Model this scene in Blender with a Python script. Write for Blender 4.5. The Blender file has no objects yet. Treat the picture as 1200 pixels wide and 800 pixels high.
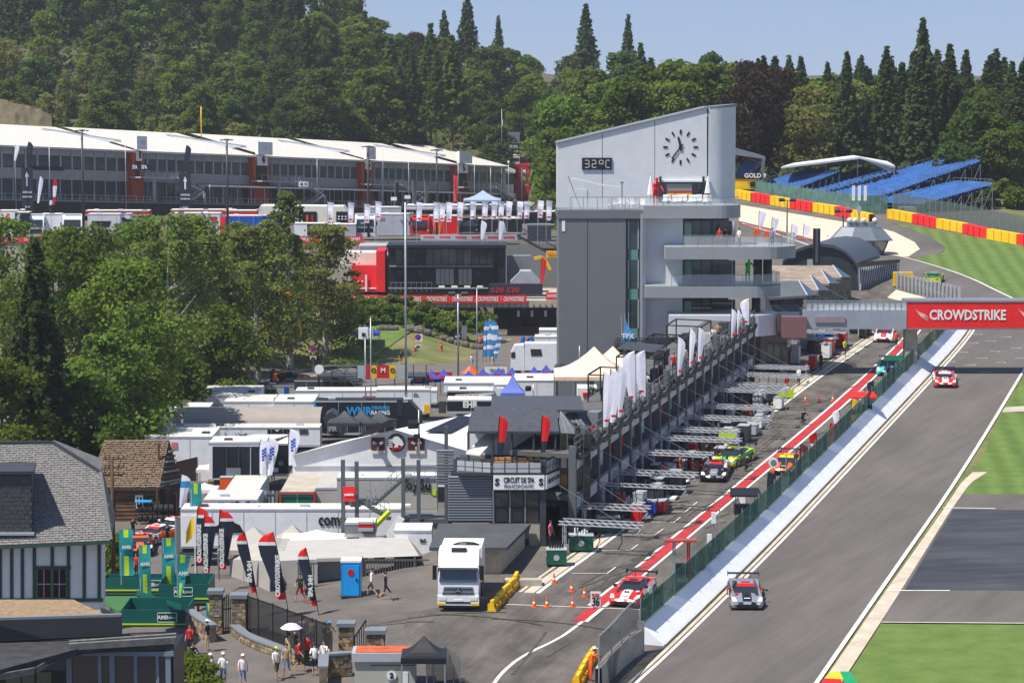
import bpy, math, random
from mathutils import Vector, Matrix, noise
from math import sin, cos, pi, radians, atan, atan2, sqrt, hypot
R = random.Random(7)
S = bpy.context.scene
COL = S.collection
# ---------------------------------------------------------------- camera
CZ = 35.5; TH = atan(306/3000)
cam = bpy.data.cameras.new('camera'); camo = bpy.data.objects.new('camera', cam); COL.objects.link(camo)
cam.sensor_width = 36; cam.lens = 90; cam.clip_start = 1; cam.clip_end = 6000
camo.location = (0, 0, CZ); camo.rotation_euler = (pi/2-TH, 0, 0); S.camera = camo
# ---------------------------------------------------------------- light
LX, LY, LZ = .50, .28, -1.0
SUN_EL = math.atan2(1, hypot(LX, LY)); SUN_AZ = math.atan2(-LX, -LY)
sl = bpy.data.lights.new('sun', 'SUN'); sl.energy = 5.0; sl.angle = radians(.53); sl.color = (1, .95, .87)
so = bpy.data.objects.new('sun', sl); COL.objects.link(so)
so.rotation_euler = Vector((LX, LY, LZ)).to_track_quat('-Z', 'Y').to_euler()
W = bpy.data.worlds.new('World'); S.world = W; W.use_nodes = True
nt = W.node_tree; nt.nodes.clear()
sky = nt.nodes.new('ShaderNodeTexSky'); sky.sky_type = 'NISHITA'; sky.sun_disc = False
sky.sun_elevation = SUN_EL; sky.sun_rotation = SUN_AZ; sky.altitude = 2600; sky.air_density = 1.0; sky.dust_density = .15; sky.ozone_density = 4.5
bg = nt.nodes.new('ShaderNodeBackground'); bg.inputs[1].default_value = .125
wo = nt.nodes.new('ShaderNodeOutputWorld')
gm = nt.nodes.new('ShaderNodeGamma'); gm.inputs[1].default_value = .4; nt.links.new(sky.outputs[0], gm.inputs[0])
tn = nt.nodes.new('ShaderNodeMix'); tn.data_type = 'RGBA'; tn.blend_type = 'MULTIPLY'; tn.inputs[0].default_value = 1; tn.inputs[7].default_value = (1.18, 1.42, 2.0, 1)
nt.links.new(gm.outputs[0], tn.inputs[6]); nt.links.new(tn.outputs[2], bg.inputs[0]); nt.links.new(bg.outputs[0], wo.inputs[0])
S.view_settings.view_transform = 'Standard'; S.view_settings.look = 'None'; S.view_settings.exposure = .44; S.view_settings.gamma = 1
S.cycles.max_bounces = 5; S.cycles.transparent_max_bounces = 12

# ---------------------------------------------------------------- pixel <-> world helpers (pixels of the 1200x800 photograph)
FV = Vector((0, cos(TH), -sin(TH))); UV = Vector((0, sin(TH), cos(TH)))
C0 = Vector((0, 0, CZ))
def ZV(z): return Vector((0, 0, z))
def ray(px, py): return FV + Vector((1, 0, 0))*((px-600)/3000) + UV*((400-py)/3000)
def PZ(px, py, z=0):
  d = ray(px, py); t = (z-CZ)/d.z; return C0 + d*t
def PY(px, py, Y):
  d = ray(px, py); return C0 + d*(Y/d.y)
G0, GS = -4.5, .055
def zt(Y): return G0+GS*Y if Y < 450 else G0+GS*450+(Y-450)*.01
def PT(px, py, dz=0):
  d = ray(px, py); t = (G0+dz-CZ)/(d.z-GS*d.y); return C0 + d*t
def sc(Y): return 3000/(Y*cos(TH))       # px per metre, roughly
def sm(a, b, x):
  t = min(1, max(0, (x-a)/(b-a))); return t*t*(3-2*t)
def interp(pts, y):
  if y <= pts[0][0]:
    a, b = pts[0], pts[1]
  elif y >= pts[-1][0]:
    a, b = pts[-2], pts[-1]
  else:
    for a, b in zip(pts, pts[1:]):
      if a[0] <= y <= b[0]: break
  return a[1]+(b[1]-a[1])*(y-a[0])/(b[0]-a[0])
LINE_PX = [(630,695),(652,678),(700,644),(780,582),(856,524),(946,452),(1020,401),(1045,383)]
LINE_W = [(p.y, p.x) for p in (PT(*q) for q in LINE_PX)]
def XL(Y): return interp(LINE_W, min(max(Y,120),330))
def XZ(Y):
  return XL(Y) if Y < 285 else XL(285)+(Y*.02+18-XL(285))*sm(285, 300, Y)
def hleft(X, Y):
  # paddock level 0; foreground pavement a little higher; terraces behind
  px = 600+X*3000/max(Y,1)
  fz = 3.3 if X > -22 else 3.3-1.6*sm(-22,-30,X)
  z = fz*(1-sm(160, 192, Y))
  if px < 235: z = z*(1-sm(150,172,Y))
  # lawn and banks beyond the road
  if Y > 312: z += 3.3*sm(316, 348, Y)*(1-sm(470, 565, px))
  # terrace 1
  e1 = 355
  if Y > e1: z = 5.0 if px > 385 else 5.0
  if px < 395 and 318 < Y <= e1: z += 1.7*sm(322, 354, Y)*(1-sm(340, 395, px))
  if px > 575 and Y < e1+18 and Y>300: z = 0.0
  if Y > 379: z = 11.5
  if Y > 392:
    f = (X+93)/91.5; zb_ = 15.9-7.7*f; yf = 424+116*f
    z = 11.5+(max(6.5, min(11.5, zb_-.6))-11.5)*sm(392, yf-4, Y)
  return z
def hill(X, Y):
  # wooded hill behind; higher to the left
  k = 1-sm(-90, 60, X)
  kL = 1-sm(-110, 10, X)
  b = 15 + 12*sm(500,700,Y)*(1-sm(0,70,X)) + 26*kL*sm(520,740,Y) + 4*sm(440,520,Y)*sm(0,70,X) + 5*sm(90,200,X)*sm(430,560,Y)
  b += .02*max(0, min(Y,1500)-760)
  return b + 2.0*noise.noise(Vector((X*.012, Y*.012, .3)))
def H(X, Y):
  m = sm(-17, -9, X-XZ(Y))           # 1 on the track side
  if Y > 330: m = max(m, 0);
  h = hleft(X, Y)*(1-m) + zt(Y)*m
  if Y > 440:
    f = sm(440, 480, Y);
    if X < 5: f = sm(548-0.98*(5-X), 580-0.98*(5-X), Y)
    h = h*(1-f)+hill(X, Y)*f
  return h
def G(px, py, step=1.5):
  d = ray(px, py); t = 90.0; prev = t
  while t < 1500:
    p = C0 + d*t
    if p.z < H(p.x, p.y):
      a, b = prev, t
      for _ in range(12):
        m = (a+b)/2; p = C0+d*m
        if p.z < H(p.x, p.y): b = m
        else: a = m
      return C0+d*b
    prev = t; t += step
  return C0+d*700
# ---------------------------------------------------------------- materials
def lin(c):
  return tuple((v/255/12.92 if v/255 <= .04045 else ((v/255+.055)/1.055)**2.4) for v in c)
MATS = {}
def mat(name, rgb, rough=.6, metal=0., var=.12, scale=1.5, bump=0., spec=.4, alpha=1., trans=0., emis=0., objvar=0., coords='Object', rgb2=None, detail=4, sx=(1,1,1)):
  """rgb in linear reflectance 0..1"""
  if name in MATS: return MATS[name]
  m = bpy.data.materials.new(name); m.use_nodes = True; MATS[name] = m
  n = m.node_tree.nodes; l = m.node_tree.links; b = n['Principled BSDF']
  b.inputs['Roughness'].default_value = rough; b.inputs['Metallic'].default_value = metal
  b.inputs['Specular IOR Level'].default_value = spec; b.inputs['Alpha'].default_value = alpha
  b.inputs['Transmission Weight'].default_value = trans
  m.diffuse_color = (*rgb, 1)
  tc = n.new('ShaderNodeTexCoord'); mp = n.new('ShaderNodeMapping'); mp.inputs['Scale'].default_value = sx
  l.new(tc.outputs[coords], mp.inputs[0])
  nz = n.new('ShaderNodeTexNoise'); nz.inputs['Scale'].default_value = scale; nz.inputs['Detail'].default_value = detail; nz.inputs['Roughness'].default_value = .65
  l.new(mp.outputs[0], nz.inputs['Vector'])
  rp = n.new('ShaderNodeValToRGB'); rp.color_ramp.elements[0].position = .32; rp.color_ramp.elements[1].position = .68
  c2 = rgb2 or tuple(v*(1-2*var) for v in rgb); c1 = rgb if rgb2 else tuple(min(1, v*(1+var)) for v in rgb)
  rp.color_ramp.elements[0].color = (*c2, 1); rp.color_ramp.elements[1].color = (*c1, 1)
  l.new(nz.outputs[0], rp.inputs[0]); out = rp.outputs[0]
  if objvar:
    oi = n.new('ShaderNodeObjectInfo'); hv = n.new('ShaderNodeHueSaturation'); mr = n.new('ShaderNodeMapRange')
    mr.inputs[3].default_value = 1-objvar; mr.inputs[4].default_value = 1+objvar
    l.new(oi.outputs['Random'], mr.inputs[0]); l.new(mr.outputs[0], hv.inputs['Value'])
    m2 = n.new('ShaderNodeMath'); m2.operation = 'MULTIPLY'; m2.inputs[1].default_value = 7.13; l.new(oi.outputs['Random'], m2.inputs[0])
    m3 = n.new('ShaderNodeMath'); m3.operation = 'FRACT'; l.new(m2.outputs[0], m3.inputs[0])
    m4 = n.new('ShaderNodeMapRange'); m4.inputs[3].default_value = .5-.035*objvar/.3; m4.inputs[4].default_value = .5+.03*objvar/.3
    l.new(m3.outputs[0], m4.inputs[0]); l.new(m4.outputs[0], hv.inputs['Hue'])
    l.new(out, hv.inputs['Color']); out = hv.outputs[0]
  l.new(out, b.inputs['Base Color'])
  if emis: l.new(out, b.inputs['Emission Color']); b.inputs['Emission Strength'].default_value = emis
  if bump:
    bp = n.new('ShaderNodeBump'); bp.inputs['Strength'].default_value = bump; bp.inputs['Distance'].default_value = .05
    l.new(nz.outputs[0], bp.inputs['Height']); l.new(bp.outputs[0], b.inputs['Normal'])
  return m
def paint(name, c, rough=.45, **k):   # c: sRGB 0..255 seen as reflectance
  return mat(name, lin(c), rough, **{**dict(var=.05, scale=.8), **k})
def gl(name, rgb, rough=.06): return mat(name, rgb, rough, 0, .1, .5, spec=.9)
WHITE = paint('white_paint', (232,232,230)); CREAM = paint('cream_fabric', (226,221,208), .7, var=.06)
TENT = paint('white_tent_fabric', (236,236,238), .75, var=.05); TENTG = paint('grey_tent_fabric', (176,172,166), .75, var=.05)
BLACK = paint('black_paint', (28,29,32)); DARK = paint('dark_grey_metal', (58,62,66), .5); GREY = paint('grey_metal', (120,126,132), .5)
LGREY = paint('light_grey_metal', (170,175,180), .45); RED = paint('red_paint', (200,22,24), .5); GALV = mat('galvanised_steel', lin((160,166,172)), .4, .5, .1)
BLUE = paint('blue_paint', (20,80,180)); YEL = paint('yellow_paint', (235,190,20)); GRN = paint('green_paint', (10,92,78), .5)
ORG = paint('orange_paint', (235,95,20)); TEAL = paint('teal_fabric', (24,132,140), .7); LIME = paint('lime_paint', (190,220,30))
GLASS = gl('dark_glass', (.02,.025,.03)); RUB = mat('rubber', (.02,.02,.02), .8, 0, .2, 5); CONC = mat('concrete', lin((176,168,152)), .9, 0, .12, .6, .2)
CRED = paint('signal_red_fabric', (232,32,34), .7); NAVY = paint('navy_fabric', (34,40,58), .7)
WOODB = mat('brown_wood', lin((92,64,44)), .8, 0, .25, 4, .2); SKIN = mat('skin', lin((205,150,120)), .6, 0, .06, 3)
# ---------------------------------------------------------------- mesh builder
class MB:
  def __init__(s): s.v = []; s.f = []; s.m = []; s.mi = 0
  def face(s, pts):
    i = len(s.v); s.v += [tuple(p) for p in pts]; s.f.append(tuple(range(i, i+len(pts)))); s.m.append(s.mi); return s
  def box(s, c, d, rz=0, tilt=None):
    """c centre, d full sizes"""
    M = Matrix.Rotation(rz, 3, 'Z')
    if tilt is not None: M = M @ tilt
    i = len(s.v); c = Vector(c)
    for z in (-.5, .5):
      for x, y in ((-.5,-.5),(.5,-.5),(.5,.5),(-.5,.5)): s.v.append(tuple(c + M @ Vector((x*d[0], y*d[1], z*d[2]))))
    for q in ((0,3,2,1),(4,5,6,7),(0,1,5,4),(1,2,6,5),(2,3,7,6),(3,0,4,7)): s.f.append(tuple(i+k for k in q)); s.m.append(s.mi)
    return s
  def bb(s, x0, y0, z0, x1, y1, z1): return s.box(((x0+x1)/2,(y0+y1)/2,(z0+z1)/2), (abs(x1-x0),abs(y1-y0),abs(z1-z0)))
  def cyl(s, a, b, r0, r1=None, n=8, caps=True):
    a = Vector(a); b = Vector(b); r1 = r0 if r1 is None else r1; z = (b-a)
    if z.length < 1e-6: return s
    z.normalize(); x = z.orthogonal().normalized(); y = z.cross(x); i = len(s.v)
    for c, r in ((a, r0), (b, r1)):
      for k in range(n): t = 2*pi*k/n; s.v.append(tuple(c + x*(r*cos(t)) + y*(r*sin(t))))
    for k in range(n): s.f.append((i+k, i+(k+1)%n, i+n+(k+1)%n, i+n+k)); s.m.append(s.mi)
    if caps: s.f.append(tuple(i+k for k in reversed(range(n)))); s.f.append(tuple(i+n+k for k in range(n))); s.m += [s.mi, s.mi]
    return s
  def bar(s, a, b, w=.06): return s.cyl(a, b, w/2*1.2, n=4)
  def path(s, pts, w):
    for a, b in zip(pts, pts[1:]): s.bar(a, b, w)
    return s
  def prism(s, poly, z0, z1):
    """poly: list of xy ccw; z0, z1 numbers"""
    i = len(s.v); n = len(poly)
    for z in (z0, z1):
      for p in poly: s.v.append((p[0], p[1], z))
    for k in range(n): s.f.append((i+k, i+(k+1)%n, i+n+(k+1)%n, i+n+k)); s.m.append(s.mi)
    s.f.append(tuple(i+k for k in reversed(range(n)))); s.f.append(tuple(i+n+k for k in range(n))); s.m += [s.mi, s.mi]
    return s
  def ext(s, poly, off):
    """poly: 3D points, extruded by vector off"""
    i = len(s.v); n = len(poly); off = Vector(off)
    for o in (Vector((0,0,0)), off):
      for p in poly: s.v.append(tuple(Vector(p)+o))
    for k in range(n): s.f.append((i+k, i+(k+1)%n, i+n+(k+1)%n, i+n+k)); s.m.append(s.mi)
    s.f.append(tuple(i+k for k in reversed(range(n)))); s.f.append(tuple(i+n+k for k in range(n))); s.m += [s.mi, s.mi]
    return s
  def grid(s, rows):
    i = len(s.v); w = len(rows[0])
    for r in rows: s.v += [tuple(p) for p in r]
    for a in range(len(rows)-1):
      for b in range(w-1): s.f.append((i+a*w+b, i+a*w+b+1, i+(a+1)*w+b+1, i+(a+1)*w+b)); s.m.append(s.mi)
    return s
  def sphere(s, c, r, n=8, m=6, sx=1, sy=1, sz=1):
    rows = []
    for j in range(m+1):
      ph = pi*j/m; rows.append([(c[0]+r*sx*sin(ph)*cos(2*pi*k/n), c[1]+r*sy*sin(ph)*sin(2*pi*k/n), c[2]+r*sz*cos(ph)) for k in range(n+1)])
    return s.grid(rows)
def mesh(name, b, mats, smooth=False):
  me = bpy.data.meshes.new(name); me.from_pydata(b.v, [], b.f)
  for m in (mats if isinstance(mats, (list, tuple)) else [mats]): me.materials.append(m)
  if any(b.m): me.polygons.foreach_set('material_index', b.m)
  if smooth: me.polygons.foreach_set('use_smooth', [True]*len(b.f))
  me.update(); return me
def ob(name, me, parent=None, **props):
  o = bpy.data.objects.new(name, me); COL.objects.link(o)
  if parent is not None: o.parent = parent
  for k, v in props.items(): o[k] = v
  return o
def part(name, b, m, parent, smooth=False, **pr): return ob(name, mesh(name, b, m, smooth), parent, **pr)
def thing(name, label, cat, loc=(0,0,0), rz=0, group=None):
  o = ob(name, None); o.location = loc; o.rotation_euler = (0, 0, rz); o.empty_display_size = .3
  o['label'] = label; o['category'] = cat
  if group: o['group'] = group
  return o
def solo(name, b, m, label, cat, group=None, smooth=False, loc=(0,0,0), rz=0):
  o = ob(name, mesh(name, b, m, smooth)); o['label'] = label; o['category'] = cat; o.location = loc; o.rotation_euler = (0,0,rz)
  if group: o['group'] = group
  return o
def struct(name, b, m, smooth=False): return ob(name, mesh(name, b, m, smooth), None, kind='structure')
def kids(o): return [c for c in ALLK.get(o.name, [])]
def dup(o, loc=None, rz=None, label=None, group=None, scale=None):
  def cp(a, par):
    c = a.copy(); COL.objects.link(c); c.parent = par
    for k in a.children: cp(k, c)
    return c
  r = cp(o, None)
  if loc is not None: r.location = loc
  if rz is not None: r.rotation_euler = (0, 0, rz)
  if label: r['label'] = label
  if group: r['group'] = group
  if scale: r.scale = scale if isinstance(scale, (tuple, list)) else (scale,)*3
  return r
TXT = {}
def text(s, size, m, parent, M, name='lettering', depth=.02, align='CENTER', bold=.0, width=None):
  """flat lettering mesh; M: 4x4 placing the text's xy plane"""
  key = (s, size, align, bold, m.name)
  if key not in TXT:
    cu = bpy.data.curves.new('lettering', 'FONT'); cu.body = s; cu.size = size; cu.align_x = align; cu.align_y = 'CENTER'
    cu.resolution_u = 2; cu.extrude = depth/2; cu.offset = bold
    t = bpy.data.objects.new('t', cu); me = bpy.data.meshes.new_from_object(t); bpy.data.objects.remove(t)
    me.materials.clear(); me.materials.append(m); me.name = 'lettering'; TXT[key] = me
  o = ob(name, TXT[key], parent);
  if width:
    w = max(v.co.x for v in TXT[key].vertices)-min(v.co.x for v in TXT[key].vertices)
    M = M @ Matrix.Diagonal((width/w, 1, 1, 1))
  o.matrix_local = M; return o
def facing(loc, rz=0, tilt=pi/2):
  """matrix for lettering standing upright, reading towards -Y when rz=0"""
  return Matrix.Translation(loc) @ Matrix.Rotation(rz, 4, 'Z') @ Matrix.Rotation(tilt, 4, 'X')
# ================================================================ TERRAIN AND ROADS
ASPH = mat('asphalt', (.134,.117,.102), .9, 0, .14, .35, .15, detail=8, coords='Object')
ASPH2 = mat('track_asphalt', (.124,.110,.099), .85, 0, .10, .10, .1, detail=9, sx=(1,.35,1))
ASPHP = mat('pit_asphalt', (.118,.104,.091), .88, 0, .22, .5, .1, detail=9, sx=(1,.6,1))
ASPHD = mat('dark_asphalt', (.030,.032,.037), .6, 0, .25, .3, .1, rgb2=(.055,.057,.062), detail=7, sx=(.5,1,1))
GRASS = mat('lawn_grass', (.125,.185,.038), .95, 0, .3, .6, .5, rgb2=(.078,.13,.022), detail=9)
DRYG = mat('dry_grass', (.21,.18,.07), .95, 0, .3, .25, .5, rgb2=(.075,.11,.025), detail=9)
FORF = mat('forest_floor', (.05,.07,.025), 1, 0, .3, .06, .5, rgb2=(.11,.085,.05), detail=8)
BEIGE = mat('beige_runoff', lin((206,190,166)), .95, 0, .05, .3, .1); LINEW = mat('white_line_paint', lin((222,218,208)), .7, 0, .1, 1.2)
REDL = mat('red_lane_paint', lin((178,44,48)), .75, 0, .14, 1.0, detail=8); STRIPC = mat('concrete_strip', lin((190,178,158)), .9, 0, .10, .8)
def streak(m, rz, sx, lo, hi, name='w'):
  n = m.node_tree.nodes; l = m.node_tree.links; b = n['Principled BSDF']; src = b.inputs['Base Color'].links[0].from_socket
  tc = n.new('ShaderNodeTexCoord'); m0 = n.new('ShaderNodeMapping'); m0.inputs['Rotation'].default_value[2] = rz; mp = n.new('ShaderNodeMapping'); mp.inputs['Scale'].default_value = sx
  nz = n.new('ShaderNodeTexNoise'); nz.inputs['Scale'].default_value = 1; nz.inputs['Detail'].default_value = 5; nz.inputs['Roughness'].default_value = .6; rp = n.new('ShaderNodeValToRGB')
  rp.color_ramp.elements[0].position = .38; rp.color_ramp.elements[1].position = .62; rp.color_ramp.elements[0].color = (lo,lo,lo,1); rp.color_ramp.elements[1].color = (hi,hi,hi,1)
  mx = n.new('ShaderNodeMix'); mx.data_type = 'RGBA'; mx.blend_type = 'MULTIPLY'; mx.inputs[0].default_value = 1
  l.new(tc.outputs['Object'], m0.inputs[0]); l.new(m0.outputs[0], mp.inputs[0]); l.new(mp.outputs[0], nz.inputs[0]); l.new(nz.outputs[0], rp.inputs[0]); l.new(src, mx.inputs[6]); l.new(rp.outputs[0], mx.inputs[7]); l.new(mx.outputs[2], b.inputs['Base Color'])
streak(ASPH2, .50, (.40,.02,1), .86, 1.08); streak(ASPH2, .44, (2.2,.10,1), .93, 1.04); streak(ASPHP, .33, (.7,.035,1), .80, 1.12); streak(ASPHP, .33, (4,.25,1), .88, 1.06); streak(ASPH, .9, (.25,.08,1), .85, 1.08); streak(ASPHD, 1.4, (1.2,.12,1), .85, 1.25)
# striped mowing on the lawns
def mown(name, rz, w):
  m = mat(name, (.125,.19,.038), .95, 0, .3, .7, .4, rgb2=(.08,.135,.023), detail=9)
  n = m.node_tree.nodes; l = m.node_tree.links; b = n['Principled BSDF']
  tc = n.new('ShaderNodeTexCoord'); mp = n.new('ShaderNodeMapping'); mp.inputs['Rotation'].default_value[2] = rz
  wv = n.new('ShaderNodeTexWave'); wv.inputs['Scale'].default_value = w; wv.inputs['Distortion'].default_value = 1.2; wv.inputs['Detail Scale'].default_value = .4
  mx = n.new('ShaderNodeMix'); mx.data_type = 'RGBA'; mx.blend_type = 'MULTIPLY'
  src = b.inputs['Base Color'].links[0].from_socket
  rp = n.new('ShaderNodeValToRGB'); rp.color_ramp.elements[0].color = (.80,.82,.7,1); rp.color_ramp.elements[1].color = (1.1,1.08,1.1,1)
  l.new(tc.outputs['Object'], mp.inputs[0]); l.new(mp.outputs[0], wv.inputs[0]); l.new(wv.outputs[0], rp.inputs[0])
  mx.inputs[0].default_value = 1; l.new(src, mx.inputs[6]); l.new(rp.outputs[0], mx.inputs[7]); l.new(mx.outputs[2], b.inputs['Base Color'])
  return m
MOWN = mown('mown_grass', .1, .16)
ys = [-60, 0, 60] + [60+2.5*i for i in range(1, 118)] + [354.9, 355.1, 357.5,360,362.5,365,367.5,370,372.9,373.1,375,377.5,378.9,379.1]
y = 382
while y < 470: ys.append(y); y += 3
while y < 1000: ys.append(y); y += 10
ys += [1100, 1300, 1700, 2600, 4200]
ys = sorted(set(ys))
xs = [-2500,-1200,-700,-450,-330,-260,-220,-190,-170]+[-150+2.5*i for i in range(0, 95)]+[90,95,100,110,120,140,160,190,230,280,340,450,700,1200,2500]
b = MB()
rows = []
for y_ in ys: rows.append([(x_, y_, H(x_, y_)-.05) for x_ in xs])
b.grid(rows)
# faces: 0 asphalt, 1 dry grass bank, 2 forest floor
w = len(xs)-1; k = 0
for a in range(len(ys)-1):
  for c in range(w):
    X = (xs[c]+xs[c+1])/2; Y = (ys[a]+ys[a+1])/2; px = 600+X*3000/max(Y,1)
    t = 0
    if Y > 320 and 360 < px < 560 and Y < 355: t = 1
    if Y > 318 and px < 385 and Y < 356: t = 1
    if X > XL(Y)+10: t = 1
    if Y > 440 and (X < 5 and Y > 520-0.9*(5-X) or X >= 5): t = 2
    if abs(X) > 300 or Y > 1000: t = 2
    b.m[k] = t; k += 1
struct('ground', b, [ASPH, DRYG, FORF], True)

def sheet(name, pxs, m, dz, fn=PT, parent=None):
  b = MB(); b.face([fn(p[0], p[1])+Vector((0,0,dz)) for p in pxs])
  return struct(name, b, m) if parent is None else part(name, b, m, parent)
def strip(L, Rr, dz, fn=PT, n=60):
  """quad strip between two pixel polylines, resampled"""
  def res(P):
    d = [0]
    for a, c in zip(P, P[1:]): d.append(d[-1]+hypot(a[0]-c[0], a[1]-c[1]))
    out = []
    for i in range(n+1):
      t = d[-1]*i/n; j = 0
      while j < len(P)-2 and d[j+1] < t: j += 1
      f = (t-d[j])/(d[j+1]-d[j]); out.append(fn(P[j][0]+(P[j+1][0]-P[j][0])*f, P[j][1]+(P[j+1][1]-P[j][1])*f)+Vector((0,0,dz)))
    return out
  a, c = res(L), res(Rr); b = MB(); b.grid([a, c]) ; return b
def smooth_poly(W, it=2):
  for _ in range(it):
    o = [W[0]]
    for a, c in zip(W, W[1:]): o += [a*.75+c*.25, a*.25+c*.75]
    o.append(W[-1]); W = o
  return W
def ribbon(W, w, dz, b=None, off=0.):
  """flat ribbon along world polyline, width w, lateral offset off (to the right)"""
  b = b or MB(); L_, R_ = [], []
  for i, p in enumerate(W):
    q = W[min(i+1, len(W)-1)]; o = W[max(i-1, 0)]; t = (q-o); t.z = 0; t.normalize(); n_ = Vector((t.y, -t.x, 0))
    for lst, u in ((L_, off-w/2), (R_, off+w/2)):
      c = p+n_*u; lst.append((c.x, c.y, p.z+dz))
  b.grid([L_, R_]); return b
TL = [(560,960),(700,840),(740,800),(780,765),(907,640),(982,560),(1100,434),(1135,394),(1143,378),(1138,366),(1120,352),(1086,338),(1052,323),(1000,306),(940,285),(900,271),(868,262)]
TR = [(840,960),(933,840),(960,800),(1043,679),(1126,560),(1200,437),(1226,392),(1231,372),(1219,362),(1200,355),(1170,341),(1140,326),(1106,314),(1068,303),(1040,297),(1000,287),(950,274),(868,255)]
WTL = smooth_poly([PT(*p) for p in TL]); WTR = smooth_poly([PT(*p) for p in TR])
# pit lane and apron sheet
sheet('pit_lane', [(420,840),(700,840),(740,800),(780,765),(907,640),(982,560),(1100,434),(1140,386),(1130,360),(1040,330),(960,330),(1000,395),(946,440),(856,505),(700,625),(640,668),(590,690),(480,720)], ASPHP, .004)
tb = MB(); n_ = 90
def resamp(W, n):
  d = [0]
  for a, c in zip(W, W[1:]): d.append(d[-1]+(c-a).length)
  out = []; j = 0
  for i in range(n+1):
    t = d[-1]*i/n
    while j < len(W)-2 and d[j+1] < t: j += 1
    out.append(W[j].lerp(W[j+1], (t-d[j])/max(1e-6, d[j+1]-d[j])))
  return out
tb.grid([[p+Vector((0,0,.012)) for p in resamp(WTL, n_)], [p+Vector((0,0,.012)) for p in resamp(WTR, n_)]])
struct('race_track', tb, ASPH2)
struct('track_edge_line', ribbon(WTL, .2, .030, ribbon(WTR, .26, .030, None, -.15), .22), LINEW)
struct('wall_foot_strip', ribbon(WTL, .22, .026, None, -.12), STRIPC)
# start-grid dashes and rubber on the track
gb = MB()
for i, (x_, y_) in enumerate([(1145,392),(1160,400),(1178,395),(1140,402),(1165,412),(1190,408),(1150,420),(1128,413),(1172,425),(1136,428),(1112,424),(1195,420),(1155,436)]):
  p = PT(x_, y_); gb.box((p.x, p.y, p.z+.035), (.9,.12,.01)); gb.box((p.x+.45, p.y-.2, p.z+.036), (.12,.4,.01))
p = PT(1100, 432); gb.box((p.x+4, p.y, p.z+.033), (18,.10,.01))
struct('grid_marking', gb, LINEW)
RUBM = mat('tyre_rubber_marks', (.045,.042,.04), .8, 0, .3, 2.)
# kerb strip (beige) right of track
struct('verge_strip', strip([(1140,553),(1126,566),(1105,598),(1031,702),(960,805),(900,900)], [(1157,553),(1137,566),(1114,598),(1043,712),(991,792),(925,895)], .022), STRIPC)
sheet('mown_grass_upper', [(1250,250),(1200,287),(1045,261),(1050,263),(1090,277),(1108,290),(1105,296),(1068,302),(1106,314),(1140,326),(1170,341),(1200,355),(1215,361),(1300,330)], MOWN, .008)
sheet('runoff_asphalt', [(1020,252),(1046,262),(1090,277),(1108,290),(1104,296),(1068,303),(1040,300),(990,290),(990,262)], ASPH2, .020)
sheet('gravel_bed', [(866,240),(1000,262),(1026,266),(1048,272),(1072,284),(1078,292),(1064,301),(1040,299),(985,289),(940,277),(866,259)], BEIGE, .026)
b = MB(); ribbon(smooth_poly([PT(*p) for p in [(866,262),(900,269),(940,279),(985,291)]]), .5, .034, b); struct('red_kerb', b, RED)
sheet('mown_grass_middle', [(1200,445),(1260,380),(1290,470),(1200,476),(1178,477)], MOWN, .008)
sheet('service_pad', [(1178,477),(1290,470),(1300,484),(1200,482),(1174,483)], CONC, .010)
sheet('mown_grass_right', [(1174,483),(1300,484),(1300,579),(1128,579),(1137,566)], MOWN, .008)
sheet('pit_exit_asphalt', [(1125,579),(1300,579),(1300,731),(1033,729)], ASPH2, .010)
sheet('resurfaced_asphalt', [(1117,597),(1300,598),(1300,692),(1060,691)], ASPHD, .018)
sheet('grass_bottom', [(1033,731),(1300,732),(1400,960),(880,960)], GRASS, .008)
b = MB()
for A_, B_, w_ in (((1105,595),(1166,596),.22), ((1038,692),(1113,692),.22), ((1033,729),(1300,731),.14)):
  ribbon([PT(*A_), PT(*B_)], w_, .036, b)
struct('painted_line', b, LINEW)
b = MB(); pts = [PT(963,800), PT(975,789), PT(1012,790), PT(1003,806)]
for i, (q, m_) in enumerate((([(960,806),(966,796),(985,797),(990,806)],0), ([(966,796),(974,788),(984,788),(988,797)],1), ([(984,788),(996,788),(1008,806),(992,806)],2))):
  b.mi = i; b.ext([PT(*p)+Vector((0,0,.04)) for p in q], (0,0,.05))
struct('painted_kerb', b, [RED, YEL, paint('kerb_green', (20,150,90))])
# ---- pit lane paint
RL = [(660,742),(705,705),(742,676),(841,593),(940,511),(1000,459),(1060,402),(1078,380),(1080,370)]
WRL = smooth_poly([PT(*p) for p in RL])
struct('red_lane', ribbon(WRL[3:], .70, .022), REDL)
b = MB(); ribbon(WRL[5:], .2, .024, b, -.5); ribbon(WRL[3:], .2, .024, b, .52)
ribbon(smooth_poly([PT(*p) for p in [(560,830),(579,800),(590,786),(612,768),(656,748),(680,730),(704,712),(735,690)]]), .22, .024, b)
ribbon([PT(592,708), PT(700,712), PT(757,714.5)], .13, .026, b)
WL = smooth_poly([PT(*p) for p in LINE_PX])
ribbon(WL, .26, .024, b, 0)
struct('pit_lane_line', b, LINEW)
b = MB(); ribbon(WL, .75, .020, b, -.62); ribbon(WL, .2, .030, b, -1.15); struct('pit_drain_strip', b, STRIPC)
b = MB();
def boxmark(x_, y_, L_=44):
  a = PT(x_, y_); c = PT(x_-L_, y_-.5); d = PT(x_+L_*.22, y_-L_*.16); b.box((a+c)/2+Vector((0,0,.03)), ((a-c).length,.09,.01));
  b.bar(a+Vector((0,0,.03)), d+Vector((0,0,.03)), .09)
for q in [(768,627,42),(739,645,40),(712,672,42),(790,612,34),(803,600,30),(813,592,20),(855,563,20)]: boxmark(*q)
struct('pit_box_marking', b, LINEW)
b = MB()
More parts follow.
